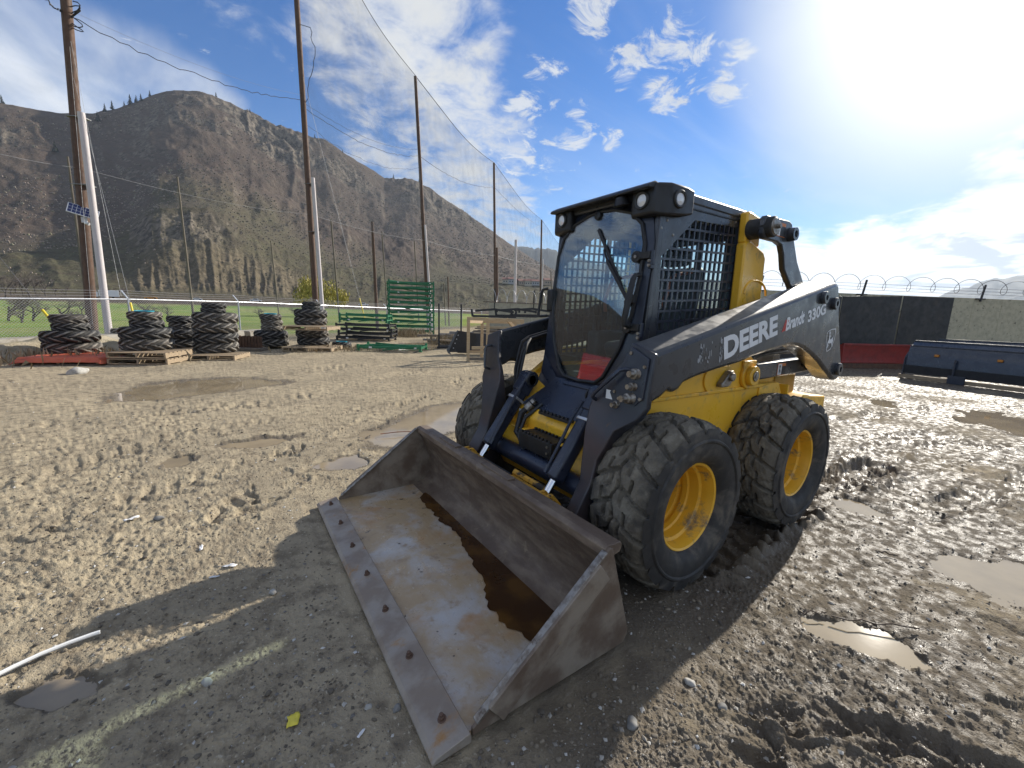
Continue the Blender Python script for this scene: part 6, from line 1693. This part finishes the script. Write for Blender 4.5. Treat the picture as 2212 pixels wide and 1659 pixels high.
def rock(U, V, s, col, label, seed, squash=.55):
    bm = bmesh.new(); bmesh.ops.create_icosphere(bm, subdivisions=3, radius=1)
    for v_ in bm.verts:
        nv = mnoise.noise(v_.co * 1.3 + Vector((seed * 3.1, 0, 0))) * .28 + mnoise.noise(v_.co * 3 + Vector((seed, 5, 0))) * .08
        v_.co *= 1 + nv; v_.co = Vector((v_.co.x * s, v_.co.y * s * .75, v_.co.z * s * squash))
    me = bpy.data.meshes.new('stone'); bm.to_mesh(me); bm.free(); me.materials.append(col); finish(me, 60)
    p = G(U, V); o = bpy.data.objects.new('stone', me); COL.objects.link(o); o.location = (p.x, p.y, hz(p.x, p.y) + s * squash * .35); o.rotation_euler = (0, 0, seed); tag(o, label, 'stone')
ST1 = M('pale_stone', (.40, .385, .35), .8, 0, col2=(.30, .285, .25), scale=12); ST2 = M('grey_stone', (.22, .215, .20), .8, 0, col2=(.15, .145, .135), scale=12)
for k, (u, v, s, m_, lab) in enumerate(((168, 806, .17, ST1, 'large flat pale stone in front of the leftmost pallet'), (447, 1475, .022, ST1, 'oval white pebble in the shadow below the light patches'), (796, 1530, .014, ST1, 'small white pebble beside the cutting edge'), (858, 1525, .018, ST2, 'grey pebble close to the cutting edge'), (1490, 1478, .022, ST1, 'pale pebble on the mud right of the bucket corner'), (1560, 1530, .02, ST2, 'grey pebble on the wet mud below the front wheel'), (1365, 1570, .025, ST2, 'dark pebble lying right of the bucket side'), (590, 1280, .02, ST1, 'white pebble at the upper edge of the shadow'), (345, 1125, .03, ST2, 'grey stone on the sunlit mud beside the torn scrap'))):
    rock(u, v, s, m_, lab, k + 1)
def stick(U0, V0, U1, V1, r, label, mat):
    a, b = G(U0, V0, .012), G(U1, V1, .012); mb = MB(); n = 6; rr = random.Random(int(U0))
    mb.tube([a + (b - a) * (k / n) + Vector((rr.uniform(-.012, .012), rr.uniform(-.012, .012), rr.uniform(0, .012))) for k in range(n + 1)], r, 6); o = mb.build('stick', mat, None, 40); tag(o, label, 'stick')
STK = M('twig', (.07, .05, .035), .8, 0)
stick(1725, 1323, 1790, 1328, .003, 'short dark twig at the rim of the near puddle', STK)
stick(1800, 1335, 1985, 1362, .0035, 'long dark twig lying across the near puddle', STK)
stick(1890, 1192, 1940, 1203, .0035, 'straight dark twig on the wet mud behind the wheel', STK)
stick(820, 938, 900, 932, .005, 'thin reddish stick at the edge of the pale puddle', M('red_twig', (.28, .12, .06), .7, 0))

# red hay implement standing left of the photographer; it shows in the cab door
REDI = M('red_implement_paint', (.42, .03, .022), .4, 0, col2=(.34, .03, .022), scale=3, coat=.2)
r = empty('red_implement', (9.4, -7.9, 0), rad(-45), 'red implement mirrored in the lower part of the cab door', 'implement')
mb = MB(); mb.prism([(-1.9, 1.0), (-1.6, 1.5), (-.4, 1.95), (.9, 1.85), (1.6, 1.35), (1.9, .85), (1.5, .55), (-1.5, .55)], 'y', -.75, .75); mb.build('hood', REDI, r, 30, .05)
for k in range(4):
    mb = MB(); mb.beam((-1.5, -.77, .75 + .12 * k), (1.4, -.77, .70 + .12 * k), .03, .03); mb.build('rib', REDI, r, 0)
for x in (-1.1, 1.1):
    for y in (-.85, .85):
        mb = MB(); mb.lathe([(.18, .1), (.36, .11), (.40, .06), (.40, -.06), (.36, -.11), (.18, -.1)], (x, y, .40), (0, 1, 0), 28); mb.build('wheel', TYD, r, 40)

# ================================================================== FAR COUNTRY
A0 = math.atan2(FH[1], FH[0])
def az_el(U, V):
    d = ray(U, V); return math.atan2(d[1], d[0]), math.atan2(d[2], math.hypot(d[0], d[1]))
def rel(az): return (az - A0 + PI) % (2 * PI) - PI      # + is to the left
def line(pts):
    q = sorted([(rel(az_el(u, v)[0]), az_el(u, v)[1]) for u, v in pts]); return np.array([k[0] for k in q]), np.array([k[1] for k in q])
SKYL = line([(-400, 250), (-150, 215), (0, 225), (60, 232), (130, 243), (200, 243), (240, 236), (290, 222), (330, 205), (360, 197), (400, 196), (440, 200), (480, 215), (520, 232), (570, 255), (620, 278), (660, 290), (700, 300), (725, 315), (750, 335), (790, 360), (830, 385), (860, 383), (890, 384), (920, 402), (960, 430), (1000, 455), (1050, 490), (1100, 526), (1130, 545), (1160, 563), (1200, 582), (1260, 606), (1330, 628), (1450, 650), (1700, 682)])
BEN = line([(-400, 560), (0, 548), (120, 540), (220, 524), (280, 500), (315, 466), (345, 452), (400, 449), (450, 452), (487, 463), (515, 480), (543, 498), (610, 530), (700, 565), (800, 588), (900, 602), (1000, 610), (1100, 613), (1200, 618), (1300, 632), (1500, 660), (1700, 684)])
def U_of(a):   # picture column of a bearing near the horizon
    return 1106 - CF / math.cos(.17) * np.tan(np.clip(a, -1.2, 1.2))
def terrain_h(x, y):
    dx = x - CPOS[0]; dy = y - CPOS[1]; r = np.hypot(dx, dy); a = (np.arctan2(dy, dx) - A0 + PI) % (2 * PI) - PI
    u = U_of(a)
    zb = 1.41 + 430 * np.tan(np.interp(a, *BEN)); zr = 1.41 + 950 * np.tan(np.interp(a, *SKYL))
    fade = sstep(-.62, -.40, a) * (1 - sstep(1.35, 1.7, a))
    zb = zb * fade; zr = zr * fade
    road = np.interp(u, [0, 300, 560, 800, 1000, 1200], [2.4, 2.6, 3.2, 3.0, 2.2, 1.5]) * fade
    sd = fence_sd(x, y)
    z0 = -.12 - .66 * sstep(-2.6, 14, sd)
    K = [(0, z0), (185, z0), (230, road * .6 + z0 * .4), (238, road), (254, road), (275, road + .3), (330, road + .22 * (zb - road)), (430, zb), (470, zb + .01 * (zr - zb)), (560, zb + .11 * (zr - zb)), (700, zb + .36 * (zr - zb)), (830, zb + .68 * (zr - zb)), (915, zb + .93 * (zr - zb)), (950, zr), (1010, zr * .985), (1250, zr * .75), (2600, zr * .3)]
    z = np.zeros_like(r)
    for (r0, q0), (r1, q1) in zip(K[:-1], K[1:]):
        m = (r >= r0) & (r < r1); t = (r - r0) / (r1 - r0); v = q0 + (q1 - q0) * t; z = np.where(m, v, z)
    z = np.where(r >= 2600, zr * .3, z)
    # relief
    hill = sstep(275, 420, r) * fade
    ta = a * 900
    mtn = sstep(470, 640, r) * (1 - .55 * sstep(900, 955, r)) * fade * (zr > 30)
    cliff = sstep(.0, .25, fbm(ta / 90 + 7, r / 60, 3) + .22) * np.clip(np.exp(-((u - 620) / 200) ** 2) + .8 * np.exp(-((u - 40) / 60) ** 2) + .6 * np.exp(-((u - 940) / 90) ** 2), 0, 1) * sstep(800, 850, r)
    z = z + mtn * (6 * (ridged(ta / 80 + .6 * fbm(ta / 90, r / 160, 2), r / 500, 3) - .45) + 5 * fbm(ta / 28, r / 40, 4))
    st = np.sin(r / 9.5 + 4 * fbm(ta / 45, r / 60, 3))
    z = z + cliff * mtn * (16 * (ridged(ta / 24, r / 50, 4) - .5) + 6 * st)
    rc = r + 22 * fbm(a * 45, r * 0 + 3.3, 3)
    clay = sstep(250, 330, u) * (1 - sstep(600, 780, u)) * sstep(283, 310, r) * (1 - sstep(335, 392, rc))
    gul = ridged(a * 330 / 10 + .25 * fbm(a * 50, r / 60, 2), r / 400, 2)
    z = z + clay * (4.2 * (gul - .55) + 2.2 * (ridged(a * 330 / 4.5, r / 30, 3) - .5)) * fade
    knl = np.exp(-((u - 400) / 110) ** 2) * sstep(350, 380, r) * (1 - sstep(415, 432, r))
    z = z + knl * fade * (6 * (ridged(ta / 26, r / 26, 4) - .5))
    z = z + hill * (1 - sstep(430, 520, r)) * 2.2 * fbm(ta / 30, r / 30, 4)
    low = sstep(275, 330, r) * (1 - sstep(400, 440, r)) * fade
    z = z + low * (1 - clay) * 4.0 * (ridged(a * 330 / 24, r / 120, 3) - .5)
    z = z + .10 * fbm(x / 14, y / 14, 3) * (1 - hill)
    return z, u, r, clay * low + clay * .5, np.maximum(cliff * mtn, knl * .75)
def tz(x, y): return float(terrain_h(np.array([float(x)]), np.array([float(y)]))[0][0])
def make_terrain():
    th = np.concatenate([np.linspace(-PI, -.50, 50, endpoint=False), np.linspace(-.50, 1.02, 900, endpoint=False), np.linspace(1.02, PI, 50)])
    rr = np.concatenate([np.linspace(118, 270, 26, endpoint=False), np.linspace(270, 460, 100, endpoint=False), np.linspace(460, 960, 150, endpoint=False), np.linspace(960, 2600, 14)])
    R, T = np.meshgrid(rr, th + A0, indexing='ij'); X = CPOS[0] + R * np.cos(T); Y = CPOS[1] + R * np.sin(T)
    Z, u, r, clay, cliff = terrain_h(X, Y)
    Zr = np.gradient(Z, axis=0) / np.gradient(R, axis=0); Zt = np.gradient(Z, axis=1) / (np.gradient(T, axis=1) * R)
    steep = np.hypot(Zr, Zt)
    rock = np.clip(.9 * sstep(.80, 1.3, steep) * sstep(300, 330, R) + .9 * cliff, 0, 1) * (1 - clay)
    green = (1 - sstep(420, 620, R + 160 * fbm(T * 14, R / 200, 3))) * sstep(262, 300, R)
    field = 1 - sstep(212, 228, R)
    m, nt, p, out = newmat('hillside'); N = NT(nt); co = N.coord('World')
    at = lambda n: N.n('ShaderNodeAttribute', attribute_name=n).outputs['Fac']
    n1 = N.noise(co, .012, 6, .6); n2 = N.noise(co, .11, 6, .68); n3 = N.noise(co, .5, 4, .65)
    c = N.mix(N.mapr(n1, .38, .62), (.092, .070, .058), (.117, .092, .073))
    c = N.mix(N.mapr(n2, .42, .62), c, (.085, .070, .058))
    c = N.mix(N.mapr(n3, .55, .70), c, (.155, .128, .098))
    g = N.mix(N.mapr(n2, .38, .62), (.105, .105, .058), (.085, .075, .048)); g = N.mix(N.mapr(n3, .50, .66), g, (.048, .048, .030))
    c = N.mix(N.math('MULTIPLY', at('green'), .85), c, g)
    rk = N.mix(N.mapr(N.noise(co, .22, 7, .7, 0, (1, 1, .45)), .38, .62), (.060, .054, .048), (.22, .195, .16))
    c = N.mix(at('rock'), c, rk)
    cl = N.mix(N.mapr(N.noise(co, .3, 6, .65, 0, (1, 1, .2)), .4, .62), (.20, .168, .118), (.095, .08, .058))
    c = N.mix(N.math('MULTIPLY', at('clay'), N.mapr(n2, .35, .6, 1.0, .45)), c, cl)
    fl = N.mix(N.mapr(N.noise(co, .035, 5, .55, 0, (1, 1, 1)), .42, .60), (.16, .24, .05), (.24, .26, .09))
    fl = N.mix(N.mapr(N.noise(co, .09, 5, .6), .58, .68), fl, (.19, .165, .10))
    c = N.mix(at('field'), c, fl)
    rd = N.mix(n3, (.20, .185, .16), (.15, .135, .115)); c = N.mix(at('road'), c, rd)
    mlt = N.n('ShaderNodeMix', data_type='RGBA', blend_type='MULTIPLY'); mlt.inputs[0].default_value = 1.0; N.l(c, mlt.inputs[6]); mlt.inputs[7].default_value = (.86, .82, .77, 1)
    c = N.mix(at('field'), mlt.outputs[2], c)
    N.l(c, p.inputs['Base Color']); p.inputs['Roughness'].default_value = .95; p.inputs['Specular IOR Level'].default_value = .15
    N.l(N.bump(N.math('ADD', n2, N.math('MULTIPLY', n3, .4)), .6, 3.0), p.inputs['Normal'])
    o = grid_mesh('hillside_terrain', X, Y, Z, m); o['kind'] = 'structure'; o['label'] = 'dry brown mountain with dark cliffs and eroded bluffs'
    road = sstep(236, 239, R) * (1 - sstep(253, 256, R))
    for nme, arr in (('rock', rock), ('green', green), ('clay', np.clip(clay, 0, 1)), ('field', field), ('road', road)):
        a = o.data.attributes.new(nme, 'FLOAT', 'POINT'); a.data.foreach_set('value', arr.ravel().astype(np.float32))
make_terrain()

def shrubs():
    rs = np.random.RandomState(12); n = 24000
    a = -.30 + 1.30 * rs.rand(n); r = 285 + 640 * rs.rand(n) ** .8
    x = CPOS[0] + r * np.cos(a + A0); y = CPOS[1] + r * np.sin(a + A0)
    k = fbm(x / 70, y / 70, 4) + .12 * rs.randn(n) > -.05
    x, y, r, a = x[k], y[k], r[k], a[k]; n = len(x)
    z, u, rr, clay, cliff = terrain_h(x, y)
    s = (.45 + 1.0 * rs.rand(n) ** 2) * (.6 + .7 * sstep(300, 800, r))
    base = np.array([(1, 0, .2), (-.5, .87, .25), (-.5, -.87, .15), (0, 0, 1.1), (.1, .1, -.3)], float); tri = np.array([(0, 1, 3), (1, 2, 3), (2, 0, 3), (1, 0, 4), (2, 1, 4), (0, 2, 4)])
    V = base[None] * (1 + .35 * rs.randn(n, 5, 1).clip(-1, 1)) * s[:, None, None]
    co = V + np.stack([x, y, z], -1)[:, None, :]
    F = (tri[None] + (np.arange(n) * 5)[:, None, None]).reshape(-1, 3)
    me = bpy.data.meshes.new('hillside_scrub'); me.from_pydata(co.reshape(-1, 3).tolist(), [], F.tolist())
    me.materials.append(stone_mat('scrub', [(0, (.12, .11, .075)), (.4, (.20, .165, .13)), (.7, (.30, .24, .195)), (1, (.18, .18, .105))], .95)); finish(me, 0)
    o = bpy.data.objects.new('hillside_scrub', me); COL.objects.link(o); o['kind'] = 'stuff'; o['label'] = 'low dry scrub dotted over the mountain side'
shrubs()

# distant hills through the haze
def far_hill(name, pts, dist, col, label, back=1.35, seed=0, amp=.012, teeth=0.):
    A, E = line(pts); n = 160; th = np.linspace(A[0], A[-1], n); rr = np.array([.55, .62, .70, .78, .86, .93, .97, 1.0, 1.04, back]) * dist
    prof = np.array([-.01, .05, .16, .32, .55, .80, .93, 1.0, .97, .5])
    R, T = np.meshgrid(rr, th, indexing='ij'); H = np.tan(np.interp(T, A, E)) * dist
    edge = sstep(0, .06, (T - A[0])) * 1.0
    Z = H * prof[:, None] + amp * dist * prof[:, None] * (1 - prof[:, None] * .8) * 3 * fbm(T * 40 + seed, R / dist * 6, 5)
    if teeth: Z = Z + teeth * dist * (prof[:, None] > .9) * (vnoise(T * 1500, R * 0 + 2) - .5)
    mt = M(name + '_cover', col, .95, 0, col2=tuple(k * .65 for k in col), scale=.006, bump=0, spec=.1)
    o = grid_mesh(name, CPOS[0] + R * np.cos(T + A0), CPOS[1] + R * np.sin(T + A0), Z, mt); o['kind'] = 'structure'; o['label'] = label
far_hill('wooded_hill', [(1020, 575), (1075, 545), (1116, 529), (1160, 533), (1213, 547), (1300, 572), (1420, 590), (1560, 606), (1750, 640), (1900, 668)], 3000, (.05, .058, .052), 'blue wooded hill beyond the mountain foot', seed=3, teeth=.004)
far_hill('distant_mountain', [(1960, 664), (2010, 646), (2060, 627), (2120, 606), (2212, 589), (2330, 570), (2600, 540), (3200, 560)], 5200, (.07, .08, .075), 'pale blue mountain at the right edge', seed=8)

# ---- trees
def leafcloud(mb, c, rx, rz, n, s, rs, droop=0., mi=0):
    for k in range(n):
        d = Vector((rs.gauss(0, 1), rs.gauss(0, 1), rs.gauss(0, 1))).normalized() * (rs.random() ** .33)
        q = c + Vector((d.x * rx, d.y * rx, d.z * rz)); w = s * rs.uniform(.5, 1.2)
        a = Vector((rs.gauss(0, 1), rs.gauss(0, 1), rs.gauss(0, .5))).normalized() * w; b = Vector((rs.gauss(0, .5), rs.gauss(0, .5), -1 - droop)).normalized() * w * (1 + droop)
        mb.add([q - a * .5, q + a * .5, q + a * .3 + b, q - a * .3 + b], [(0, 1, 2, 3)], mi)
BARK = M('bark', (.075, .06, .048), .9, 0, col2=(.05, .042, .035), scale=5)
TWIG = M('bare_twigs', (.115, .092, .078), .9, 0)
def bare_mesh(seed, H, lev, spread, r0):
    rs = random.Random(seed); trunk = MB(); tw = MB()
    def br(p, d, L, r, l):
        pts = [p]; q = p
        for k in range(3):
            d = (d + Vector((rs.uniform(-.18, .18), rs.uniform(-.18, .18), rs.uniform(-.05, .15)))).normalized(); q = q + d * (L / 3); pts.append(q)
        (trunk if l >= lev - 1 else tw).tube(pts, [r, r * .85, r * .72, r * .6], 5 if l >= lev - 1 else 3, caps=False)
        if l == 0: return
        for k in range(rs.randint(3, 5)):
            t = rs.choice(pts[1:]); ang = Vector((rs.gauss(0, 1), rs.gauss(0, 1), rs.uniform(-.1, .6))).normalized()
            br(t, (d * (1 - spread) + ang * spread).normalized(), L * rs.uniform(.55, .8), r * .55, l - 1)
    br(Vector((0, 0, -.2)), Vector((0, 0, 1)), H * .36, r0, lev)
    a = trunk.build('trunk', BARK, None, 40, fixn=False); b = tw.build('crown', TWIG, None, 0, fixn=False)
    da, db = a.data, b.data; bpy.data.objects.remove(a); bpy.data.objects.remove(b); return da, db
BT = [bare_mesh(s, 4.2, 4, .7, .10) for s in (1, 2, 5)]
BT2 = [bare_mesh(s, 13, 4, .6, .30) for s in (7, 9)]
def tree2(meshes, name, loc, sc, rz, label, cat, group):
    r = empty(name, loc, rz, label, cat, group); r.scale = (sc, sc, sc)
    for n, me in zip(('trunk', 'crown'), meshes):
        o = bpy.data.objects.new(n, me); COL.objects.link(o); o.parent = r
    return r
WHERE = ['at the left picture edge', 'second from the left picture edge', 'left of the yellow guy guard', 'above the leftmost tyre stack', 'just left of the solar panel pole', 'right of the first fence post', 'left of the thin pale grey pole', 'between the tall tyre stacks', 'near the second fence post', 'below the willow']
for k, (u, v, s) in enumerate(((18, 694, 1.0), (46, 698, 1.0), (72, 694, .9), (138, 697, 1.1), (180, 692, .9), (312, 693, .95), (366, 688, .8), (452, 686, .85), (560, 684, .8), (640, 683, .9))):
    q = G(u, v, -.72); tree2(BT[k % 3], 'orchard_tree', (q.x, q.y, -.75), s * random.Random(k).uniform(.9, 1.15), k * 1.7, 'small leafless spreading tree on the green field, %s' % WHERE[k], 'tree', 'leafless trees on the golf course')
for k in range(14):
    rs_ = random.Random(40 + k); u = [-20, 0, 14, 26, 38, 52, 66, 80, 100, 122, 146, 236, 254, 272][k]; q = at_depth(u, 650, [150, 170, 145, 165, 180, 150, 160, 175, 170, 182, 178, 190, 185, 192][k]); z = tz(q.x, q.y)
    tree2(BT2[k % 2], 'bare_tree', (q.x, q.y, z), rs_.uniform(.65, 1.05) * (1 if k < 9 else .6), rs_.uniform(0, 6), 'tall bare grey tree in the thicket at the mountain foot on the left', 'tree', 'bare thicket at the mountain foot')
def willow():
    q = at_depth(697, 660, 92); z = tz(q.x, q.y) if math.hypot(q.x - CPOS[0], q.y - CPOS[1]) > 118 else -.72
    r = empty('willow_tree', (q.x, q.y, z), 0, 'round yellow-green willow behind the pole and the tyre stacks', 'tree'); r.scale = (1.45, 1.45, 1.3)
    mb = MB(); mb.tube([(0, 0, -.3), (.1, 0, 1.5), (0, .1, 3)], [.38, .32, .25], 8)
    for k in range(7): t = k * .9; mb.tube([(0, .1, 2.2 + .1 * k), (1.2 * math.cos(t), 1.2 * math.sin(t), 4), (2.5 * math.cos(t), 2.5 * math.sin(t), 5.5)], [.16, .1, .05], 6)
    mb.build('trunk', BARK, r, 40)
    rs = random.Random(3); mb = MB()
    for k in range(46):
        d = Vector((rs.gauss(0, 1), rs.gauss(0, 1), abs(rs.gauss(0, .8)) - .25)).normalized()
        c = Vector((d.x * 3.4, d.y * 3.4, 3.9 + d.z * 3.1)) * rs.uniform(.8, 1.02)
        leafcloud(mb, c, 1.0, 1.0, 90, .17, rs, .9)
    mb.build('crown', stone_mat('willow_leaves', [(0, (.20, .17, .03)), (.5, (.33, .28, .05)), (1, (.42, .36, .09))], .8), r, 0, fixn=False)
willow()
def conifer(seed):
    rs = random.Random(seed); tr = MB(); tr.tube([(0, 0, -1), (0, 0, 12)], [.25, .05], 5); cr_ = MB()
    for k in range(150):
        h = 1.6 + 10.6 * (k / 150); R_ = (12.6 - h) * .24 * rs.uniform(.5, 1.15) + .15; t = rs.uniform(0, 2 * PI)
        c, s = math.cos(t), math.sin(t); w = .28 * R_ + .12
        cr_.add([(0, 0, h + .35), (c * R_ - s * w, s * R_ + c * w, h - .35 * R_), (c * R_ * 1.15, s * R_ * 1.15, h - .55 * R_), (c * R_ + s * w, s * R_ - c * w, h - .35 * R_)], [(0, 1, 2), (0, 2, 3)])
    a = tr.build('trunk', BARK, None, 0); b = cr_.build('crown', stone_mat('conifer%d' % seed, [(0, (.018, .028, .016)), (1, (.042, .055, .03))], .9), None, 0, fixn=False)
    da, db = a.data, b.data; bpy.data.objects.remove(a); bpy.data.objects.remove(b); return da, db
CN = [conifer(1), conifer(2)]
CW_ = ['on the ridge at the left edge', 'on the saddle left of the summit, leftmost', 'on the saddle left of the summit, second', 'on the left shoulder of the summit, lowest', 'on the left shoulder of the summit, tallest', 'on the left shoulder of the summit, third', 'on the left shoulder of the summit, fourth', 'close below the summit on its left', 'alone on the ridge right of the summit', 'on the slope left of the solar panel pole', 'on the slope below the saddle', 'on the ridge above the cliffs', 'on the ridge just before the dip', 'on the far end of the ridge, upper', 'on the far end of the ridge, lower', 'above the nearest net pole cliffs']
for k, (u, v, s) in enumerate(((5, 226, 1.1), (227, 241, 1.0), (243, 237, 1.15), (269, 232, .8), (282, 226, 1.3), (295, 222, 1.0), (305, 218, .95), (324, 208, .8), (467, 212, .9), (120, 330, 1.2), (212, 262, 1.2), (540, 243, .6), (680, 296, .7), (850, 384, .8), (905, 394, .7), (740, 330, .6))):
    az, el = az_el(u, v); best = None
    for rr in range(480, 975, 4):
        x = CPOS[0] + rr * math.cos(az); y = CPOS[1] + rr * math.sin(az); z = tz(x, y); e = math.atan2(z - 1.41, rr)
        if best is None or abs(e - el) < best[0]: best = (abs(e - el), x, y, z)
    tree2(CN[k % 2], 'pine_tree', (best[1], best[2], best[3] - .6), s, k, 'small dark pine %s' % CW_[k], 'tree', 'pines on the mountain')

# ---- houses on the bench
HW = [M('house_wall_cream', (.42, .37, .29), .8), M('house_wall_grey', (.34, .34, .34), .8), M('house_wall_tan', (.33, .26, .19), .8)]
HR = M('red_roof_tiles', (.22, .10, .075), .85, 0, col2=(.16, .08, .06), scale=3); HG = M('house_glass', (.03, .035, .04), .2)
for k, (u, v, w, lab) in enumerate(((1094, 609, 13, 'half hidden by the net pole'), (1106, 608, 14, 'left of the pale mast'), (1126, 609, 12, 'right of the pale mast'), (1142, 610, 13, 'second right of the pale mast'), (1156, 611, 12, 'left of the farthest net pole'), (1182, 612, 13, 'right of the farthest net pole'))):
    az, el = az_el(u, v); rr = 432; x = CPOS[0] + rr * math.cos(az); y = CPOS[1] + rr * math.sin(az); z = tz(x, y)
    r = empty('house', (x, y, z - .5), az + PI / 2 + .15 * (k % 3), 'far house with red roof on the bench, %s' % lab, 'house', 'houses on the bench')
    wd = w * .62; hh = 4.2 + (k % 2)
    mb = MB(); mb.box((0, 0, hh / 2), (wd, 8, hh)); mb.build('wall', HW[k % 3], r, 0)
    mb = MB(); mb.prism([(-4.6, hh), (4.6, hh), (0, hh + 2.3)], 'x', -wd / 2 - .4, wd / 2 + .4); mb.build('roof', HR, r, 0)
    for i in range(3):
        mb = MB(); mb.box((-wd * .3 + wd * .3 * i, 4.02, hh * .55), (1.2, .06, 1.3)); mb.build('window', HG, r, 0)
# ---- vehicles on the road
CARW = M('white_car_paint', (.68, .68, .68), .3, 0, coat=.5); CARD = M('dark_car_paint', (.03, .035, .05), .3, 0, coat=.5); CARO = M('orange_lamp_paint', (.65, .28, .03), .4); 
def vehicle(u, kind, label, name, paint, cat):
    az, el = az_el(u, 655); rr = 246.5; x = CPOS[0] + rr * math.cos(az); y = CPOS[1] + rr * math.sin(az); z = tz(x, y)
    r = empty(name, (x, y, z), az + PI / 2, label, cat)
    if kind == 'pickup':
        mb = MB(); mb.prism([(-2.6, .45), (2.6, .45), (2.65, 1.0), (1.5, 1.12), (.9, 1.8), (-.8, 1.85), (-1.0, 1.15), (-2.6, 1.15)], 'y', -.95, .95); mb.build('body', paint, r, 0, .05)
        mb = MB(); mb.prism([(1.35, 1.15), (.85, 1.72), (-.7, 1.75), (-.8, 1.15)], 'y', -.97, .97); mb.build('window', HG, r, 0); L = 1.7
    elif kind == 'truck':
        mb = MB(); mb.box((-1.4, 0, 2.1), (6.2, 2.4, 2.6)); mb.build('cargo_box', paint, r, 0, .05)
        mb = MB(); mb.prism([(1.9, .6), (4.0, .6), (4.0, 1.6), (3.4, 2.6), (1.9, 2.6)], 'y', -1.15, 1.15); mb.build('cab', paint, r, 0, .05)
        mb = MB(); mb.prism([(3.0, 1.6), (3.95, 1.6), (3.45, 2.4), (3.0, 2.4)], 'y', -1.17, 1.17); mb.build('window', HG, r, 0); L = 2.6
    else:
        mb = MB(); mb.prism([(-2.2, .35), (2.2, .35), (2.25, .8), (1.3, .95), (.6, 1.42), (-1.0, 1.45), (-1.7, .98), (-2.2, .95)], 'y', -.85, .85); mb.build('body', paint, r, 0, .05)
        mb = MB(); mb.prism([(1.1, .95), (.55, 1.36), (-.95, 1.38), (-1.45, .95)], 'y', -.87, .87); mb.build('window', HG, r, 0); L = 1.4
    for sx in (-1, 1):
        for sy in (-1, 1):
            mb = MB(); mb.cyl((sx * L, sy * .8, .38), (sx * L, sy * 1.0, .38), .38, n=14); mb.build('wheel', RBK, r, 40)
vehicle(553, 'pickup', 'white pickup on the far road left of the willow', 'pickup_truck', CARW, 'truck')
vehicle(228, 'truck', 'white box truck on the far road beside the pale post', 'box_truck', CARW, 'truck')
vehicle(425, 'car', 'white car on the far road near the thin grey pole', 'car', CARW, 'car')
vehicle(327, 'car', 'orange vehicle on the far road above the turquoise rim', 'car', CARO, 'car')
vehicle(785, 'pickup', 'white pickup on the far road right of the willow', 'pickup_truck', CARW, 'truck')

# dry weeds
def weeds(u, v, n, spread, h, label, seed):
    rs = random.Random(seed); q = G(u, v); mb = MB()
    for k in range(n):
        x, y = rs.gauss(0, spread), rs.gauss(0, spread * .6); d = Vector((rs.gauss(0, .35), rs.gauss(0, .35), 1)).normalized() * h * rs.uniform(.4, 1.1); w = Vector((rs.uniform(-1, 1), rs.uniform(-1, 1), 0)).normalized() * .006
        a = Vector((x, y, 0)); mb.add([a - w, a + w, a + d * .6 + w * .7 + Vector((rs.gauss(0, .03), 0, 0)), a + d], [(0, 1, 2), (0, 2, 3)])
    o = mb.build('dry_weeds', stone_mat('dry_grass%d' % seed, [(0, (.16, .12, .07)), (1, (.36, .29, .18))], .9), None, 0, fixn=False); o.location = (q.x, q.y, 0); tag(o, label, None, None, 'stuff')
weeds(880, 728, 500, .5, .55, 'tuft of dry weeds at the foot of the green racks', 1)
weeds(955, 742, 260, .35, .45, 'dry weeds beside the upright frame', 2)
weeds(735, 757, 300, .6, .22, 'dry weeds in front of the single tyre', 3)
weeds(60, 780, 700, 1.2, .35, 'dry weeds on the dirt bank', 4)

# haze: thin even air round everything
def haze():
    mb = MB(); mb.box((0, 0, 0), (15000, 15000, 800)); m = bpy.data.materials.new('haze_air'); m.use_nodes = True; nt = m.node_tree; nt.nodes.clear()
    out = nt.nodes.new('ShaderNodeOutputMaterial'); pv = nt.nodes.new('ShaderNodeVolumePrincipled'); nt.links.new(pv.outputs[0], out.inputs['Volume'])
    pv.inputs['Color'].default_value = (.72, .84, 1, 1); pv.inputs['Density'].default_value = HAZE; pv.inputs['Anisotropy'].default_value = .2
    o = mb.build('haze', m, None, 0); o.location = (0, 0, 396); o['kind'] = 'stuff'; o['label'] = 'thin blue haze over the valley'
HAZE = 0.9e-4
if HAZE: haze()
